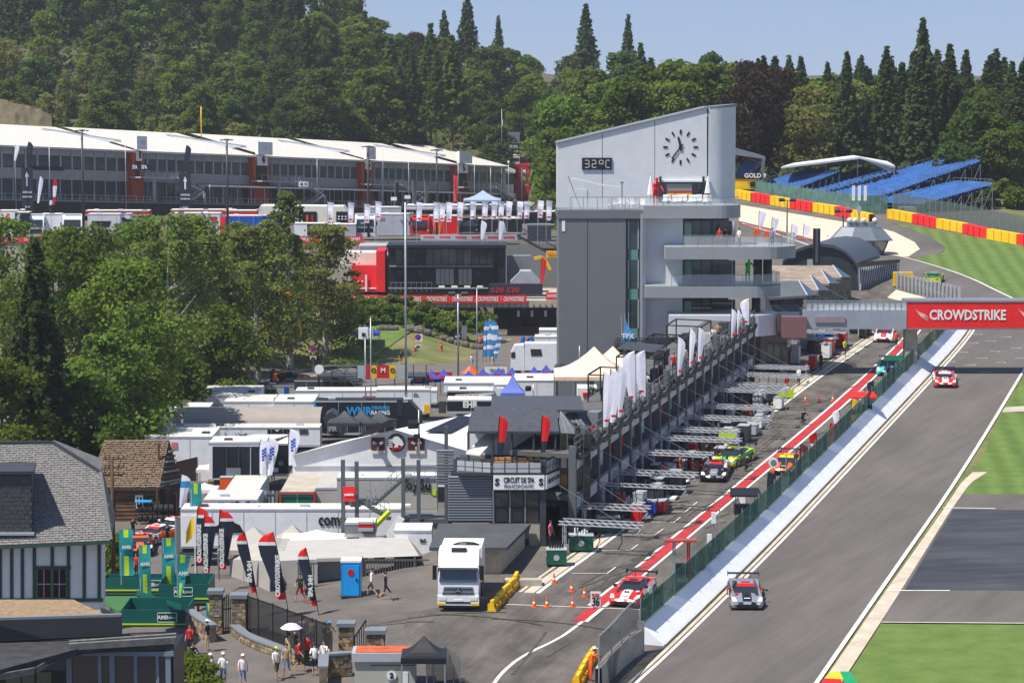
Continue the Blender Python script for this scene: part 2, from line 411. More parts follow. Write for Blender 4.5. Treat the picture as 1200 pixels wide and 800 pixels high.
for (x0,y0,x1,y1) in [(788,610,812,595),(781,611,806,595),(893,522,915,505),(897,523,917,507),(811,520,850,516),(822,600,845,585),(640,770,668,752),(600,790,640,740),(690,700,720,668)]:
  ribbon([PT(x0,y0), PT((x0+x1)/2+1,(y0+y1)/2), PT(x1,y1)], .16, .028, b)
for i in range(46):
  t = R.random(); p = WL[int(t*(len(WL)-1))]; o = Vector((1.5+R.random()*4.5, 0, 0)); p = p+o
  d = Vector((.62+R.uniform(-.15,.15), 1, .055)); L_ = R.uniform(1.5, 6); p.z = zt(p.y)
  c1 = p+d*L_*.5+Vector((R.uniform(-.3,.3),0,0)); ribbon([p, c1, p+d*L_], R.uniform(.1,.28), .028, b)
for i in range(7):  # arcs near the pit exit
  c = PT(R.uniform(470,640), R.uniform(730,795)); r = R.uniform(5,13); a0 = R.uniform(0,6); W_ = [Vector((c.x+r*cos(a0+k*.09), c.y+r*sin(a0+k*.09), 0)) for k in range(9)]
  for q in W_: q.z = H(q.x, q.y)+.02
  if all(q.x > -16 for q in W_): ribbon(W_, .12, .028, b)
struct('tyre_marks', b, mat('rubber_marks', (.075,.068,.062), .85, 0, .25, 3))
# access road through the paddock, kerb, lawn
def gw(pxs): return [G(*p) for p in pxs]
b = MB(); up = [(236,462),(300,455),(360,443),(420,428),(470,411),(520,397),(560,385),(600,383),(650,386)]; lo = [(236,480),(300,474),(370,466),(430,452),(500,447),(560,446),(600,445),(640,440),(660,436)]
b = strip(up, lo, .02, lambda x, y: PZ(x, y, 0)); struct('access_road', b, mat('road_asphalt', (.14,.125,.11), .9, 0, .1, .4, .1, detail=8))
b = MB()
W_ = [PZ(*p, 0) for p in up]; ribbon(W_, .3, .12, b); struct('road_kerb', b, CONC)
b = MB(); W_ = [PZ(x_, y_, 0) for x_, y_ in [(440,440),(480,427),(520,416),(560,402)]]; ribbon(W_, .12, .03, b); struct('road_line', b, LINEW)
b = MB(); rows = []
for j in range(9):
  f = j/8; rows.append([])
  for i in range(13):
    x_ = 392+i*12.5; p = PZ(x_, interp([(392,437),(420,431),(470,415),(520,400),(545,393)], x_)-2, 0); q = p+Vector((p.x/p.y*26*f*(1-.6*i/12), 26*f*(1-.6*i/12), 0)); rows[-1].append((q.x, q.y, H(q.x, q.y)+.06))
b.grid(rows); struct('lawn', b, GRASS)
# ================================================================ PIT WALL AND FENCE
def pb(b, x0, y0, x1, y1, Y, dep=.3):
  """box whose front covers the pixel rectangle at distance Y"""
  p = PY(x0, y1, Y); q = PY(x1, y0, Y); return b.bb(p.x, Y, p.z, q.x, Y+dep, q.z)
def PB(nm, m, par, *a): b = MB(); pb(b, *a); return part(nm, b, m, par)
def BB(nm, m, par, *a): b = MB(); b.bb(*a); return part(nm, b, m, par)
def BA(nm, m, par, *a): b = MB(); b.bar(*a); return part(nm, b, m, par)
def _mk(meth):
  def f(nm, m, par, *a, **k): b = MB(); getattr(b, meth)(*a, **k); return part(nm, b, m, par)
  return f
BX, EX, CYL, SPH, PTH, FC = map(_mk, ('box','ext','cyl','sphere','path','face'))
def PP(nm, m, par, *a): b = MB(); pp(b, *a); return part(nm, b, m, par)
def pp(b, pts, Y, dep=.3):
  return b.ext([PY(x, y, Y) for x, y in pts][::-1], (0, dep, 0))
def offs(W, d):
  out = []
  for i, p in enumerate(W):
    q = W[min(i+1, len(W)-1)]; o = W[max(i-1, 0)]; t = (q-o); t.z = 0; t.normalize(); out.append(p+Vector((t.y,-t.x,0))*d)
  return out
def length_pts(W, step):
  out = [W[0]]; acc = 0
  for a, c in zip(W, W[1:]):
    L_ = (c-a).length; t = step-acc
    while t <= L_: out.append(a.lerp(c, t/L_)); t += step
    acc = (acc+L_) % step if L_+acc >= step else acc+L_
  return out
WB = [p for p in offs(resamp(WTL, 600), -.42) if 143.4 < p.y < 264]
wl = MB()
W0 = resamp(WB, 60)
prof = [(0,-.1),(-.03,.06),(-1.30,1.05),(-1.52,1.05),(-1.54,-.1)]  # track face leans back, a slope shaped to catch the sun
wl.grid([[q+ZV(z_) for q in offs(W0, o_)] for o_, z_ in prof+[prof[0]]])
pw = thing('pit_wall', 'long white concrete wall between the race track and the pit lane', 'wall')
WWALL = mat('white_concrete', lin((228,229,232)), .8, 0, .04, .5)
wl.face([W0_ for W0_ in [offs(W0, o_)[0]+ZV(z_) for o_, z_ in prof]])
part('wall_face', wl, WWALL, pw)
cb = MB(); cb.grid([[q+ZV(z_) for q in offs(W0, o_)] for o_, z_ in [(.08,0),(.06,.12),(-.02,.12)]]); part('kerb', cb, CONC, pw)
fn = thing('debris_fence', 'green mesh fence panels standing on the white pit wall', 'fence')
FENCE = mat('green_windbreak', lin((34,104,84)), .8, 0, .3, .9, alpha=.74, detail=6)
FENCE2 = mat('pale_green_windbreak', lin((70,130,108)), .8, 0, .3, .9, alpha=.6, detail=6)
FP = length_pts(offs(WB, -1.46), 2.45)
for i, (a, c) in enumerate(zip(FP, FP[1:])):
  EX('fence_panel', FENCE if R.random() > .3 else FENCE2, fn, [a+ZV(.80), c+ZV(.80), c+ZV(2.45), a+ZV(2.45)], ((.03,0,0)))
  BX('fence_post', GALV, fn, a+Vector((.02,0,1.35)), (.055,.055,2.7))
# first stretch: low concrete wall and tall grey mesh fence near the pit exit
W1 = [PT(*p) for p in [(706,812),(716,797),(731,782),(744,771),(755,765)]]
b = MB(); b.grid([[q+ZV(z_) for q in offs(W1, o_)] for o_, z_ in [(.0,0),(-.05,1.35),(-.4,1.35),(-.4,0)]]); b.box(W1[-1]+Vector((-.2,0,.9)), (.4,.1,1.9))
solo('low_wall', b, CONC, 'low bare concrete wall that ends the white pit wall by the marshal', 'wall')
f2 = thing('mesh_fence', 'tall grey wire mesh fence with steel posts beside the orange marshal', 'fence')
MESHM = mat('wire_mesh', lin((120,126,130)), .5, .4, .1, 2, alpha=.42)
FQ = [PT(x_, y_)+Vector((-.2,0,0)) for x_, y_ in ((706,812),(721,797),(733,782),(742,772),(752,764))]
for a, c in zip(FQ, FQ[1:]):
  EX('mesh_panel', MESHM, f2, [a, c, c+ZV(3.1), a+ZV(3.1)], (.02,0,0))
  b = MB(); b.bar(a, a+ZV(3.2), .09).bar(a+ZV(3.1), c+ZV(3.1), .07).bar(a+ZV(1.5), c+ZV(1.5), .05); part('fence_post', b, GALV, f2)
b = MB(); pp(b, [(736,779),(748,779),(748,794),(736,794)], 150.2, .04); o = solo('exit_sign', b, WHITE, 'small white sign with green running figure on the mesh fence', 'sign')
PP('pictogram', GRN, o, [(738,781),(746,781),(746,787),(738,787)], 150.17, .02)

# ================================================================ TOWER
TY = 236.0
def tw(x, y, Y=TY): return PY(x, y, Y)
TGL = paint('tower_light_panel', (206,209,212), .45, var=.03); TGD = paint('tower_dark_panel', (108,113,117), .5, var=.03); TGM = paint('tower_band', (146,150,154), .45, var=.03)
TGLS = gl('teal_glass', (.03,.055,.055)); TEALP = paint('teal_spandrel', (92,138,130), .35)
tower = thing('control_tower', 'tall grey tower with clock, sloping top and rounded balconies beside the pit lane', 'tower')
X = lambda x, Y=TY: PY(x, 300, Y).x
Z = lambda y, Y=TY: PY(700, y, Y).z
zb = 3.0
# upper slab, set back
UY = TY+5
def upanel(x0, x1, t0, t1, lo=250):
  PP('wall_panel', TGL, tower, [(x0,t0),(x1,t1),(x1,lo),(x0,lo)], UY, 5.6)
upanel(653, 705.5, 168, 155.5); upanel(706.2, 767, 155.3, 140.5); upanel(767.6, 828.4, 140.3, 126.5)
b = MB(); cxn = X(829, UY); rr = 2.8; ztop0, ztop1 = Z(126.5, UY), Z(123.5, UY); zlo = Z(250, UY)
prow = []
for k in range(13):
  t = -pi/2+pi*k/12; prow.append((cxn+rr*cos(t), UY+rr+rr*sin(t)))
b.grid([[(x_, y_, zlo) for x_, y_ in prow], [(x_, y_, ztop0+(ztop1-ztop0)*(x_-cxn)/rr) for x_, y_ in prow]]); b.face([(x_, y_, ztop0+(ztop1-ztop0)*(x_-cxn)/rr) for x_, y_ in prow])
part('curved_wall', b, TGL, tower, True)
b = MB(); pp(b, [(652,167.2),(829,125.2),(829,127.2),(652,169.4)], UY-.12, 5.9); b.face([(x_*1.0+.08, y_, ztop0+.12+(ztop1-ztop0)*(x_-cxn)/rr) for x_, y_ in prow]); b.grid([[(x_+.1, y_, ztop0-.1+(ztop1-ztop0)*(x_-cxn)/rr) for x_, y_ in prow], [(x_+.1, y_, ztop0+.12+(ztop1-ztop0)*(x_-cxn)/rr) for x_, y_ in prow]])
part('roof_edge', b, GREY, tower)
# window opening on terrace
PB('terrace_opening', GLASS, tower, 770, 213, 832, 240, UY-.06, .1)
o = PB('terrace_window', gl('far_view_glass', (.25,.25,.22)), tower, 781, 215.5, 811, 234, UY-.14, .06)
for i in range(3):
  PB('reflection_strip', [RED, YEL, BLACK][i], o, 782, [224,226.5,229][i], 811, [226,228.6,231.5][i], UY-.17, .03)
PB('canopy_edge', WHITE, tower, 770, 211, 832, 213.2, UY-.3, .3)
for x_ in (774, 824.5):
  PB('loudspeaker', BLACK, tower, x_-1.3, 207, x_+1.3, 213, UY-.5, .3)
PB('terrace_door', TGL, tower, 674, 222, 688, 243, UY-.06, .08)
# clock
cc = tw(797.5, 172.5, UY); ck = part('clock', MB().cyl((cc.x, UY-.02, cc.z), (cc.x, UY-.1, cc.z), .18, n=12), BLACK, tower)
for k in range(12):
  a = k*pi/6; b = MB(); u = Vector((sin(a), 0, cos(a))); c_ = Vector((cc.x, UY-.03, cc.z)); rx = 1.42
  L_ = .42; b.box(c_+u*rx, (.17,.04,L_), 0, Matrix.Rotation(a,3,'Y')); part('hour_mark', b, BLACK, ck)
for a, L_, w_ in ((radians(-13), .98, .10), (radians(217), 1.36, .075)):
  u = Vector((sin(a), 0, cos(a))); BX('clock_hand', BLACK, ck, c_+u*(L_-.35)/2+Vector((0,-.04,0)), (w_*1.9,.03,L_+.35), 0, Matrix.Rotation(a,3,'Y'))
# temperature display
dsp = PB('temperature_display', BLACK, tower, 682, 185, 717, 199, UY-.12, .12)
LED = mat('display_segment', (.62,.62,.58), .5, var=.02)
SEG = {'3':'abcdg','2':'abged','C':'adef','o':'abgf'}
for ch, x_ in (('3',685.5),('2',693.5),('o',702),('C',709.5)):
  b = MB(); x0, x1, y0, y1 = x_, x_+5.2, 187.5, 196.8
  ym = (y0+y1)/2; t = .85
  for s_ in SEG[ch]:
    q = {'a':(x0,y0,x1,y0+t),'g':(x0,ym-t/2,x1,ym+t/2),'d':(x0,y1-t,x1,y1),'b':(x1-t,y0,x1,ym),'c':(x1-t,ym,x1,y1),'f':(x0,y0,x0+t,ym),'e':(x0,ym,x0+t,y1)}[s_]
    pb(b, *q, UY-.15, .03)
  part('digit', b, LED, dsp)
# lower dark block
for x0, x1 in ((655, 688.5), (689.2, 733.5)):
  b = MB(); p0 = tw(x0, 246); p1 = tw(x1, 246); b.bb(p0.x, TY, zb, p1.x, TY+11, p0.z); part('wall_panel', b, TGD, tower)
PB('small_window', WHITE, tower, 658.5, 259, 662.3, 271, TY-.05, .1)
p0 = X(733.6); p1 = X(750)
BB('stair_core', TGD, tower, p0, TY+.5, zb, p1, TY+8, Z(246))
for y0, y1, m_ in ((260,292,TGLS),(292.6,304.5,TEALP),(305,338,TGLS),(338.6,351,TEALP),(351.5,384,TGLS),(384.6,396,TEALP),(396.5,420,TGLS)):
  w_ = PB('stair_window', m_, tower, 737, y0, 747.5, y1, TY+.3, .2)
  if m_ is TGLS:
    b = MB(); pb(b, 736, y0-.6, 737.2, y1, TY+.2, .25); pb(b, 747.3, y0-.6, 748.5, y1, TY+.2, .25); part('window_frame', b, LGREY, w_)
BB('pilaster', TGM, tower, X(750.2), TY-.12, zb, X(753.5), TY+8, Z(250))
BB('pilaster', TGL, tower, X(753.7), TY+.05, zb, X(756.5), TY+8, Z(250))
# light facade with openings
FY = TY+1.1
BB('wall_panel', TGL, tower, X(756.6), FY, Z(398), X(801), FY+9, Z(254))
BB('wall_panel', TGD, tower, X(756.6), FY+.3, zb, X(786), FY+9, Z(398))
# cores behind balconies
BB('back_wall', TGD, tower, X(801.2), FY+6.5, Z(440), X(862), FY+11, Z(250))
for (y0, y1) in ((259,289),(305,334),(351,369)):
  w_ = PB('glazed_front', TGLS, tower, 801.3, y0, 834, y1, FY+.4, .15)
  for x_ in (801.5, 811, 822, 833):
    PB('mullion', BLACK, w_, x_-.4, y0, x_+.4, y1, FY+.3, .1)
  PB('blind', paint('pale_blind', (120,160,140)), w_, 802, y0+2, 811, y1-2, FY+.36, .03)
  for x_ in (841, 853, 860):
    b = MB(); p = tw(x_, y1, FY+4); q = tw(x_, y0, FY+4); b.cyl(p, q, .32 if x_ == 853 else .14, n=10); part('column', b, GREY, tower, True)
  PB('inner_glass', gl('balcony_glass', (.06,.07,.05)), w_, 835, y0, 858, y1, FY+3, .1)
def balcony(xl, xr, yt, yb, dfront, m=TGM, rx=None, dback=6, yref=None):
  """plate with rounded right end: from X(xl) to X(xr)"""
  x0, x1 = X(xl, TY-dfront), X(xr, TY-dfront); y0, y1 = TY-dfront, TY+dback; r = (y1-y0)/2; r = min(r, 4.2)
  pts = [(x0, y0)]
  for k in range(9): t = -pi/2+pi/2*k/8; pts.append((x1-r+r*cos(t), y0+r+r*sin(t)))
  for k in range(9): t = pi/2*k/8; pts.append((x1-r+r*cos(t), y1-r+r*sin(t)))
  pts.append((x0, y1))
  b = MB(); b.prism(pts, Z(yb, TY-dfront), Z(yt, TY-dfront)); part('balcony', b, m, tower)
  return pts
def railing_on(pts, zf, h, parent, step=1.3, name='railing', glass=True, inset=.12):
  P_ = [Vector((x_, y_, zf)) for x_, y_ in pts]; rb = MB(); gbm = MB()
  Q = length_pts(P_, step)+[P_[-1]]
  for q in Q: rb.bar(q, q+ZV(h), .05)
  for a, c in zip(P_, P_[1:]): rb.bar(a+ZV(h), c+ZV(h), .06)
  r_ = part(name, rb, GALV, parent)
  if glass:
    for a, c in zip(P_, P_[1:]): gbm.face([a+ZV(.1), c+ZV(.1), c+ZV(h-.05), a+ZV(h-.05)])
    part('glass_infill', gbm, mat('railing_glass', (.75,.8,.82), .15, 0, .02, alpha=.35), r_)
bp = balcony(754, 870, 241, 256, .6, dback=4.2)
BB('terrace_slab', TGD, tower, X(653), TY-.1, Z(256), X(753.9), TY+11, Z(246.5))
railing_on([(X(668), TY-.0), (X(668.1), TY+.1)]+[(X(757), TY+.1)]+[(x_-.15, y_+.15) for x_, y_ in bp[1:10]], Z(246.3), 1.2, tower)
bp2 = balcony(780, 937, 289.5, 304, 2.6, dback=4)
railing_on([(x_-.1, y_+.1) for x_, y_ in [(X(800), bp2[0][1])]+bp2[1:14]], Z(289.5, TY-2.6), 1.05, tower)
bp3 = balcony(756.6, 919, 335.5, 349, 2.0, dback=4)
railing_on([(x_-.1, y_+.1) for x_, y_ in [(X(787), bp3[0][1])]+bp3[1:14]], Z(335.5, TY-2.0), 1.05, tower)
bp4 = balcony(785, 916, 369.5, 394.5, 2.6, TGL, dback=4)
BB('reflective_panel', paint('brown_reflective_panel', (128,92,94), .3), tower, X(915), TY-2.3, Z(393), X(943), TY+3, Z(368.5))
for x_, y0, y1 in ((888,304,335),(899.5,304,330),(886,349,369),(905,394,446),(878,394,452)):
  b = MB(); b.cyl(tw(x_, y1, TY+1.5), tw(x_, y0, TY+1.5), .42, n=12); part('column', b, DARK, tower, True)
# undercroft
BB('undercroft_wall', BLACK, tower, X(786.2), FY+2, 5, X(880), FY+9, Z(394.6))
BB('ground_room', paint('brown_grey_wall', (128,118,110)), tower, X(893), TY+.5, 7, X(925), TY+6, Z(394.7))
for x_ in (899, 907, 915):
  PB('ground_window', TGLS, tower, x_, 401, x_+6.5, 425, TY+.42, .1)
# ---- things on the terrace
def parasol(name, label, p, h=3.2, closed=True, m=WHITE):
  t = thing(name, label, 'parasol', p); BA('pole', GALV, t, (0,0,0), (0,0,h), .06)
  b = MB();
  if closed: b.cyl((0,0,h*.42), (0,0,h*.95), .34, .05, n=7)
  part('folded_cloth', b, m, t); return t
tp = Vector((X(762, TY+1.2), TY+1.2, Z(246.3))); parasol('parasol', 'closed white parasol left of the red figure on the tower terrace', tp, 3.3)
tp2 = Vector((X(829, TY+1), TY+1, Z(243))); parasol('parasol', 'closed white parasol right of the terrace window under the clock', tp2, 3.0)
ORDA = 'first second third fourth fifth sixth seventh eighth ninth tenth eleventh twelfth thirteenth fourteenth fifteenth sixteenth last'.split()
for i, x_ in enumerate([716,722,728,734,740,746,752,779,784,790,796,802,808,814,820,826,832]):
  p = (X(x_, TY+1.4), TY+1.4+(i%3)*.7, Z(246.3) if x_ < 757 else Z(242.5)); lab = 'white terrace chair behind the top tower railing, %s from the left' % ORDA[i]
  if i == 0:
    ch = thing('terrace_chair', lab, 'chair', p, .3, 'white chairs on the tower terrace'); BX('seat', WHITE, ch, (0,0,.45), (.5,.5,.06)); BX('backrest', WHITE, ch, (0,.24,.75), (.5,.05,.55))
    for sx_ in (-.2,.2):
      for sy_ in (-.2,.2): BA('leg', GALV, ch, (sx_,sy_,0), (sx_,sy_,.43), .05)
  else: dup(ch, p, R.uniform(-.6,.6), lab)
b = MB(); b.bar((0,0,0), (-1.2,.1,3.1), .06); t = thing('sail_shade', 'white rope and leaning pole rigged at the left end of the tower terrace', 'awning', (X(681), TY+1, Z(246.3))); part('leaning_pole', b, BLACK, t)
PTH('furled_sail', WHITE, t, [(-.9,.1,2.9),(.2,.1,2.7),(1.8,.1,2.3),(3.6,.1,2.1)], .16); b = MB(); b.bar((3.8,.1,0), (3.8,.1,2.4), .12); b.box((3.8,.1,2.5), (.3,.2,.16)); part('post', b, GREY, t)

# ================================================================ FOOTBRIDGE
BY = 234.5
br = thing('footbridge', 'grey covered footbridge crossing from the tower over the pit lane and track', 'bridge')
PB('deck_box', paint('bridge_panel', (150,158,168), .45), br, 941, 363.5, 1062.6, 385.5, BY, 3.0)
b = MB(); p = PY(1062, 352, BY); q = PY(1290, 386.5, BY); b.bb(p.x, BY+.2, q.z, q.x, BY+2.8, p.z); part('truss_core', b, GREY, br)
PB('sponsor_strip', paint('pale_pink_strip', (150,130,138)), br, 955, 371, 990.5, 378, BY-.12, .1)
for x_ in range(944, 1062, 7):
  PB('railing_panel', mat('railing_glass', (0,0,0)), br, x_, 353.5, x_+6.5, 363.3, BY+.05, .05)
  PB('railing_post', GALV, br, x_-.4, 352.5, x_+.3, 363.4, BY, .1)
PB('handrail', GALV, br, 941, 352, 1062, 353, BY, .12)
b = MB(); p = PY(1061, 386, BY+.6); q = PY(1075, 386, BY+.6); b.bb(p.x, BY+.6, zt(BY)-.2, q.x, BY+1.9, p.z); part('pillar', b, CONC, br)
BB('pillar', CONC, br, X(1250), BY+.4, zt(BY)-.2, X(1263), BY+2, PY(0,386,BY).z)
bn = thing('track_banner', 'wide red sponsor banner with white lettering across the front of the footbridge', 'banner')
PB('banner_sheet', CRED, bn, 1063, 354.5, 1290, 384.5, BY, .12)
b = MB(); pb(b, 1063, 352.8, 1290, 354.3, BY-.05, .25); pb(b, 1063, 384.7, 1290, 386.2, BY-.05, .25); part('banner_frame', b, GREY, bn)
def crowd_logo(xa, par, Y=BY-.04, yc=369.5, s=1., h=13.5):
  p = PY(xa+62*s, yc, Y); text('CROWDSTRIKE', 1.28*s, WHITE, par, facing(Vector((p.x, Y, p.z))), bold=.035*s, width=90*s*Y/3000)
  for k in range(3):
    b = MB(); A_ = [(xa+0+k*3*s, yc-(8-k*2.2)*s), (xa+7*s+k*1.5*s, yc+(1-k)*s), (xa+17*s, yc+(7.5-k*2.2)*s), (xa+8.5*s+k*1.5*s, yc-.4*s-k*s+1.2*s)]; pp(b, A_, Y, .03); part('logo_stroke', b, WHITE, par)
crowd_logo(1072, bn); crowd_logo(1193, bn)

# ================================================================ PIT BUILDING along the lane
PA = PT(641, 662); PB_ = PT(893, 447)
PU = (PB_-PA); PU.z = 0; PLEN = PU.length; PU.normalize(); PV = Vector((-PU.y, PU.x, 0))
RZP = atan2(PU.y, PU.x)
def pq(u, v, z):
  p = PA+PU*u+PV*v; return Vector((p.x, p.y, zt(p.y)+z))
def pbox(b, u0, u1, v0, v1, z0, z1):
  P_ = [pq(u0,v0,z0), pq(u1,v0,z0), pq(u1,v1,z0), pq(u0,v1,z0)]; Q_ = [pq(u0,v0,z1), pq(u1,v0,z1), pq(u1,v1,z1), pq(u0,v1,z1)]
  i = len(b.v); b.v += [tuple(p) for p in P_+Q_]
  for q in ((0,3,2,1),(4,5,6,7),(0,1,5,4),(1,2,6,5),(2,3,7,6),(3,0,4,7)): b.f.append(tuple(i+k for k in q)); b.m.append(b.mi)
  return b
pit = thing('pit_building', 'long dark steel pit building with garages below and an open spectator gallery above', 'building', (0,0,0))
DSTEEL = paint('dark_steel', (88,94,97), .5); FLOORC = paint('terrace_floor', (92,90,88), .9)
U0 = 7.0
b = MB(); pbox(b, U0, PLEN-3, .3, 4.6, 5.55, 5.85); part('roof_terrace', b, FLOORC, pit)
b = MB(); pbox(b, U0, PLEN-3, .5, 4.4, 2.7, 3.0); part('gallery_floor', b, DSTEEL, pit)
b = MB(); pbox(b, U0, PLEN-3, 4.4, 4.7, -6, 2.7); part('back_wall', b, BLACK, pit)
PLAST = mat('clear_sheeting', lin((205,207,208)), .3, 0, .12, 1.2, alpha=.95)
NB = int((PLEN-3-U0)/3.05)
for i in range(NB+1):
  u = U0+i*3.05
  b = MB(); pbox(b, u-.17, u+.17, -.05, .45, -.1, 7.1 if i % 2 else 6.4); part('column', b, DSTEEL, pit)
  if i < NB:
    b = MB(); pbox(b, u+.2, u+2.85, .05, .10, 4.75, 5.45); part('clear_panel', b, PLAST, pit)
    b = MB(); pbox(b, u+.2, u+2.85, .05, .10, 2.1, 2.85); part('clear_panel', b, PLAST if i%3 else LGREY, pit)
    if i % 2 == 0:
      b = MB(); pbox(b, u+.2, u+2.85, 1.0, 1.1, 0, 2.6); part('garage_front', b, [BLACK, DARK, LGREY, BLACK][i//2 % 4], pit)
    # rows of gallery benches
    if i % 2:
      b = MB(); pbox(b, u-.2, u+3, 1.0, 1.5, 3.0, 3.9); part('bench_row', b, [RED, WHITE][i//2 % 2], pit)
      b = MB(); pbox(b, u-.2, u+3, 4.0, 4.5, 3.0, 4.4); part('bench_row', b, [WHITE, RED][i//2 % 2], pit)
      b = MB(); pbox(b, u-.2, u+3, .7, .8, .2, 1.9); part('team_screen', b, [WHITE, RED, paint('garage_grey',(150,150,150)), WHITE][(i//2) % 4], pit)
for zz, nm in ((6.1,'lower_rail'),(6.5,'middle_rail'),(6.95,'top_rail')):
  BA(nm, DSTEEL, pit, pq(U0,.1,zz), pq(PLEN-3,.1,zz), .07)
for i in range(NB*2+1):
  u = U0+i*1.525; BA('rail_post', DSTEEL, pit, pq(u,.1,5.8), pq(u,.1,7.0), .07)
b = MB()
prev = None
for i in range(NB*6+1):   # sagging black cloth bundled on the railing
  u = U0+i*.508; z_ = 5.75-.28*sin(pi*((i/6.) % 1)); c_ = pq(u, -.12, z_)
  if prev is not None: b.cyl(prev, c_, .2, n=5)
  prev = c_
part('bundled_cloth', b, BLACK, pit)
b = MB(); pbox(b, U0, PLEN-3, -.02, .3, 5.5, 5.62); pbox(b, U0, PLEN-3, -.02, .3, 2.95, 3.1); part('edge_beam', b, DSTEEL, pit)
# ================================================================ CORNER BUILDING (lap sign, louvres, hipped roofs)
cb_ = thing('corner_pavilion', 'pavilion with black slate roofs, glass gables and louvred side ending the pits', 'building')
QY = 168.0
SLATE = mat('black_slate', lin((70,74,80)), .55, 0, .14, 3, .2); SLATE2 = mat('dark_flat_roofing', lin((76,78,80)), .8, 0, .1, .6)
q = lambda x, y, Y=QY: PY(x, y, Y)
BB('storey_wall', DARK, cb_, q(577,0).x, QY+.3, 3, q(637,0).x, QY+9, q(0,574).z)
for i in range(3):
  PB('window', GLASS, cb_, 580+18*i, 577, 595+18*i, 593, QY+.15, .1); PB('window', GLASS, cb_, 580+18*i, 596, 595+18*i, 611, QY+.15, .1)
for x_ in (577, 596.5, 614.5, 634): PB('mullion', GREY, cb_, x_, 574, x_+1.8, 612, QY+.05, .15)
PB('corner_post', DARK, cb_, 632.5, 540, 640, 665, QY-.05, .7)
PB('block_pier', CONC, cb_, 620, 612, 634, 660, QY+.2, .8)
sg = PB('name_board', WHITE, cb_, 578, 557, 638, 573.5, QY-.3, .3)
p = q(608, 562.5, QY-.32); text('CIRCUIT DE SPA', .5, BLACK, sg, facing(p), width=2.05, bold=.01)
p = q(608, 569.5, QY-.32); text('FRANCORCHAMPS', .36, GREY, sg, facing(p), width=1.95)
for x_ in (582.5, 634): text('S', .62, BLACK, sg, facing(q(x_, 565, QY-.32)), bold=.03)
a, c_ = q(639.5, 573, QY-.25), q(656, 566, QY+3); sg2 = EX('side_board', WHITE, cb_, [a, c_, c_+ZV(.92), a+ZV(.92)], (.05,-.02,0))
text('CIRCUIT DE SPA', .4, BLACK, sg2, facing((a+c_)/2+Vector((.07,-.05,.5)), atan2((c_-a).y, (c_-a).x)), width=2.8)
# louvred curved side: every slat is its own piece
BB('louvre_backing', BLACK, cb_, q(527,0).x, QY+.5, 6.2, q(577,0).x, QY+8, q(0,557).z)
lm = MB(); lm.box((0,0,0), (1,.14,.10), 0, Matrix.Rotation(.5,3,'X')); lme = mesh('louvre_slat', lm, GREY)
n_ = 17
for i in range(n_):
  y_ = 559+i*(612-559)/n_; p0, p1 = q(525.5, y_, QY+.3), q(576.5, y_, QY+.3); o = ob('louvre_slat', lme, cb_); o.location = (p0+p1)/2; o.scale = ((p1-p0).length, 1, 1.2)
for i in range(13):
  y_ = 528+i*3.2; p0, p1 = q(511.5, y_, QY+2), q(532, y_, QY+2); o = ob('louvre_slat', lme, cb_); o.location = (p0+p1)/2; o.scale = ((p1-p0).length, 1, 1.)
# roof terrace with curved parapet band
x0, x1 = q(535,0).x, q(656,0).x
BB('deck', DARK, cb_, x0, QY-.2, q(0,557).z, q(637,0).x, QY+8, q(0,553).z)
for i, (xa, ya, xb, yb_, Ya, Yb) in enumerate(((535,549,575,552,QY+.9,QY-.2),(577,552,634,552,QY-.2,QY-.2),(640,551,656,544,QY+.1,QY+3))):
  for k, (h0, m_) in enumerate(((0,LGREY),(.42,LGREY))):
    a = q(xa, ya, Ya)+ZV(h0-.2); c_ = q(xb, yb_, Yb)+ZV(h0-.2); EX('parapet_board', m_, cb_, [a, c_, c_+ZV(.34), a+ZV(.34)], (0,.06,0))
  b = MB(); a = q(xa, ya, Ya)+ZV(.75); c_ = q(xb, yb_, Yb)+ZV(.75); b.bar(a, c_, .08)
  for k in range(5): w_ = a.lerp(c_, k/4); b.bar(w_, w_-ZV(.9), .06)
  part('handrail', b, DARK, cb_)
# slate roofs
def roofs(par, ex0, ey, rx0, ry, rx1, ex1, Y0, dep, m=SLATE, thick=.16):
  """front slope of a hipped roof: eave pixels (ex0..ex1, ey) at Y0, ridge (rx0..rx1, ry) at Y0+dep/2"""
  A_, B_ = PY(ex0, ey, Y0), PY(ex1, ey, Y0); C_, D_ = PY(rx0, ry, Y0+dep/2), PY(rx1, ry, Y0+dep/2)
  E_, F_ = Vector((A_.x, Y0+dep, A_.z)), Vector((B_.x, Y0+dep, B_.z)); b = MB()
  b.face([A_, B_, D_, C_]); b.face([B_, F_, D_]); b.face([F_, E_, C_, D_]); b.face([E_, A_, C_]); b.ext([A_, B_, F_, E_], (0,0,-thick)); part('roof', b, m, par)
roofs(cb_, 548, 505, 557, 476, 652, 655, QY+2.5, 7)
roofs(cb_, 575, 480, 585, 471.5, 668, 684, QY+9, 8)
BB('rear_wall', WHITE, cb_, q(548,0,QY+8).x, QY+8, 6, q(655,0,QY+8).x, QY+9, PY(0,506,QY+8).z)
for x_ in (548, 577, 600, 626, 652): b = MB(); p = q(x_, 0, QY+2.7); b.cyl((p.x, QY+2.7, q(0,553).z), (p.x, QY+2.7, PY(0,506,QY+2.7).z), .09, n=6); part('veranda_post', b, DARK, cb_)
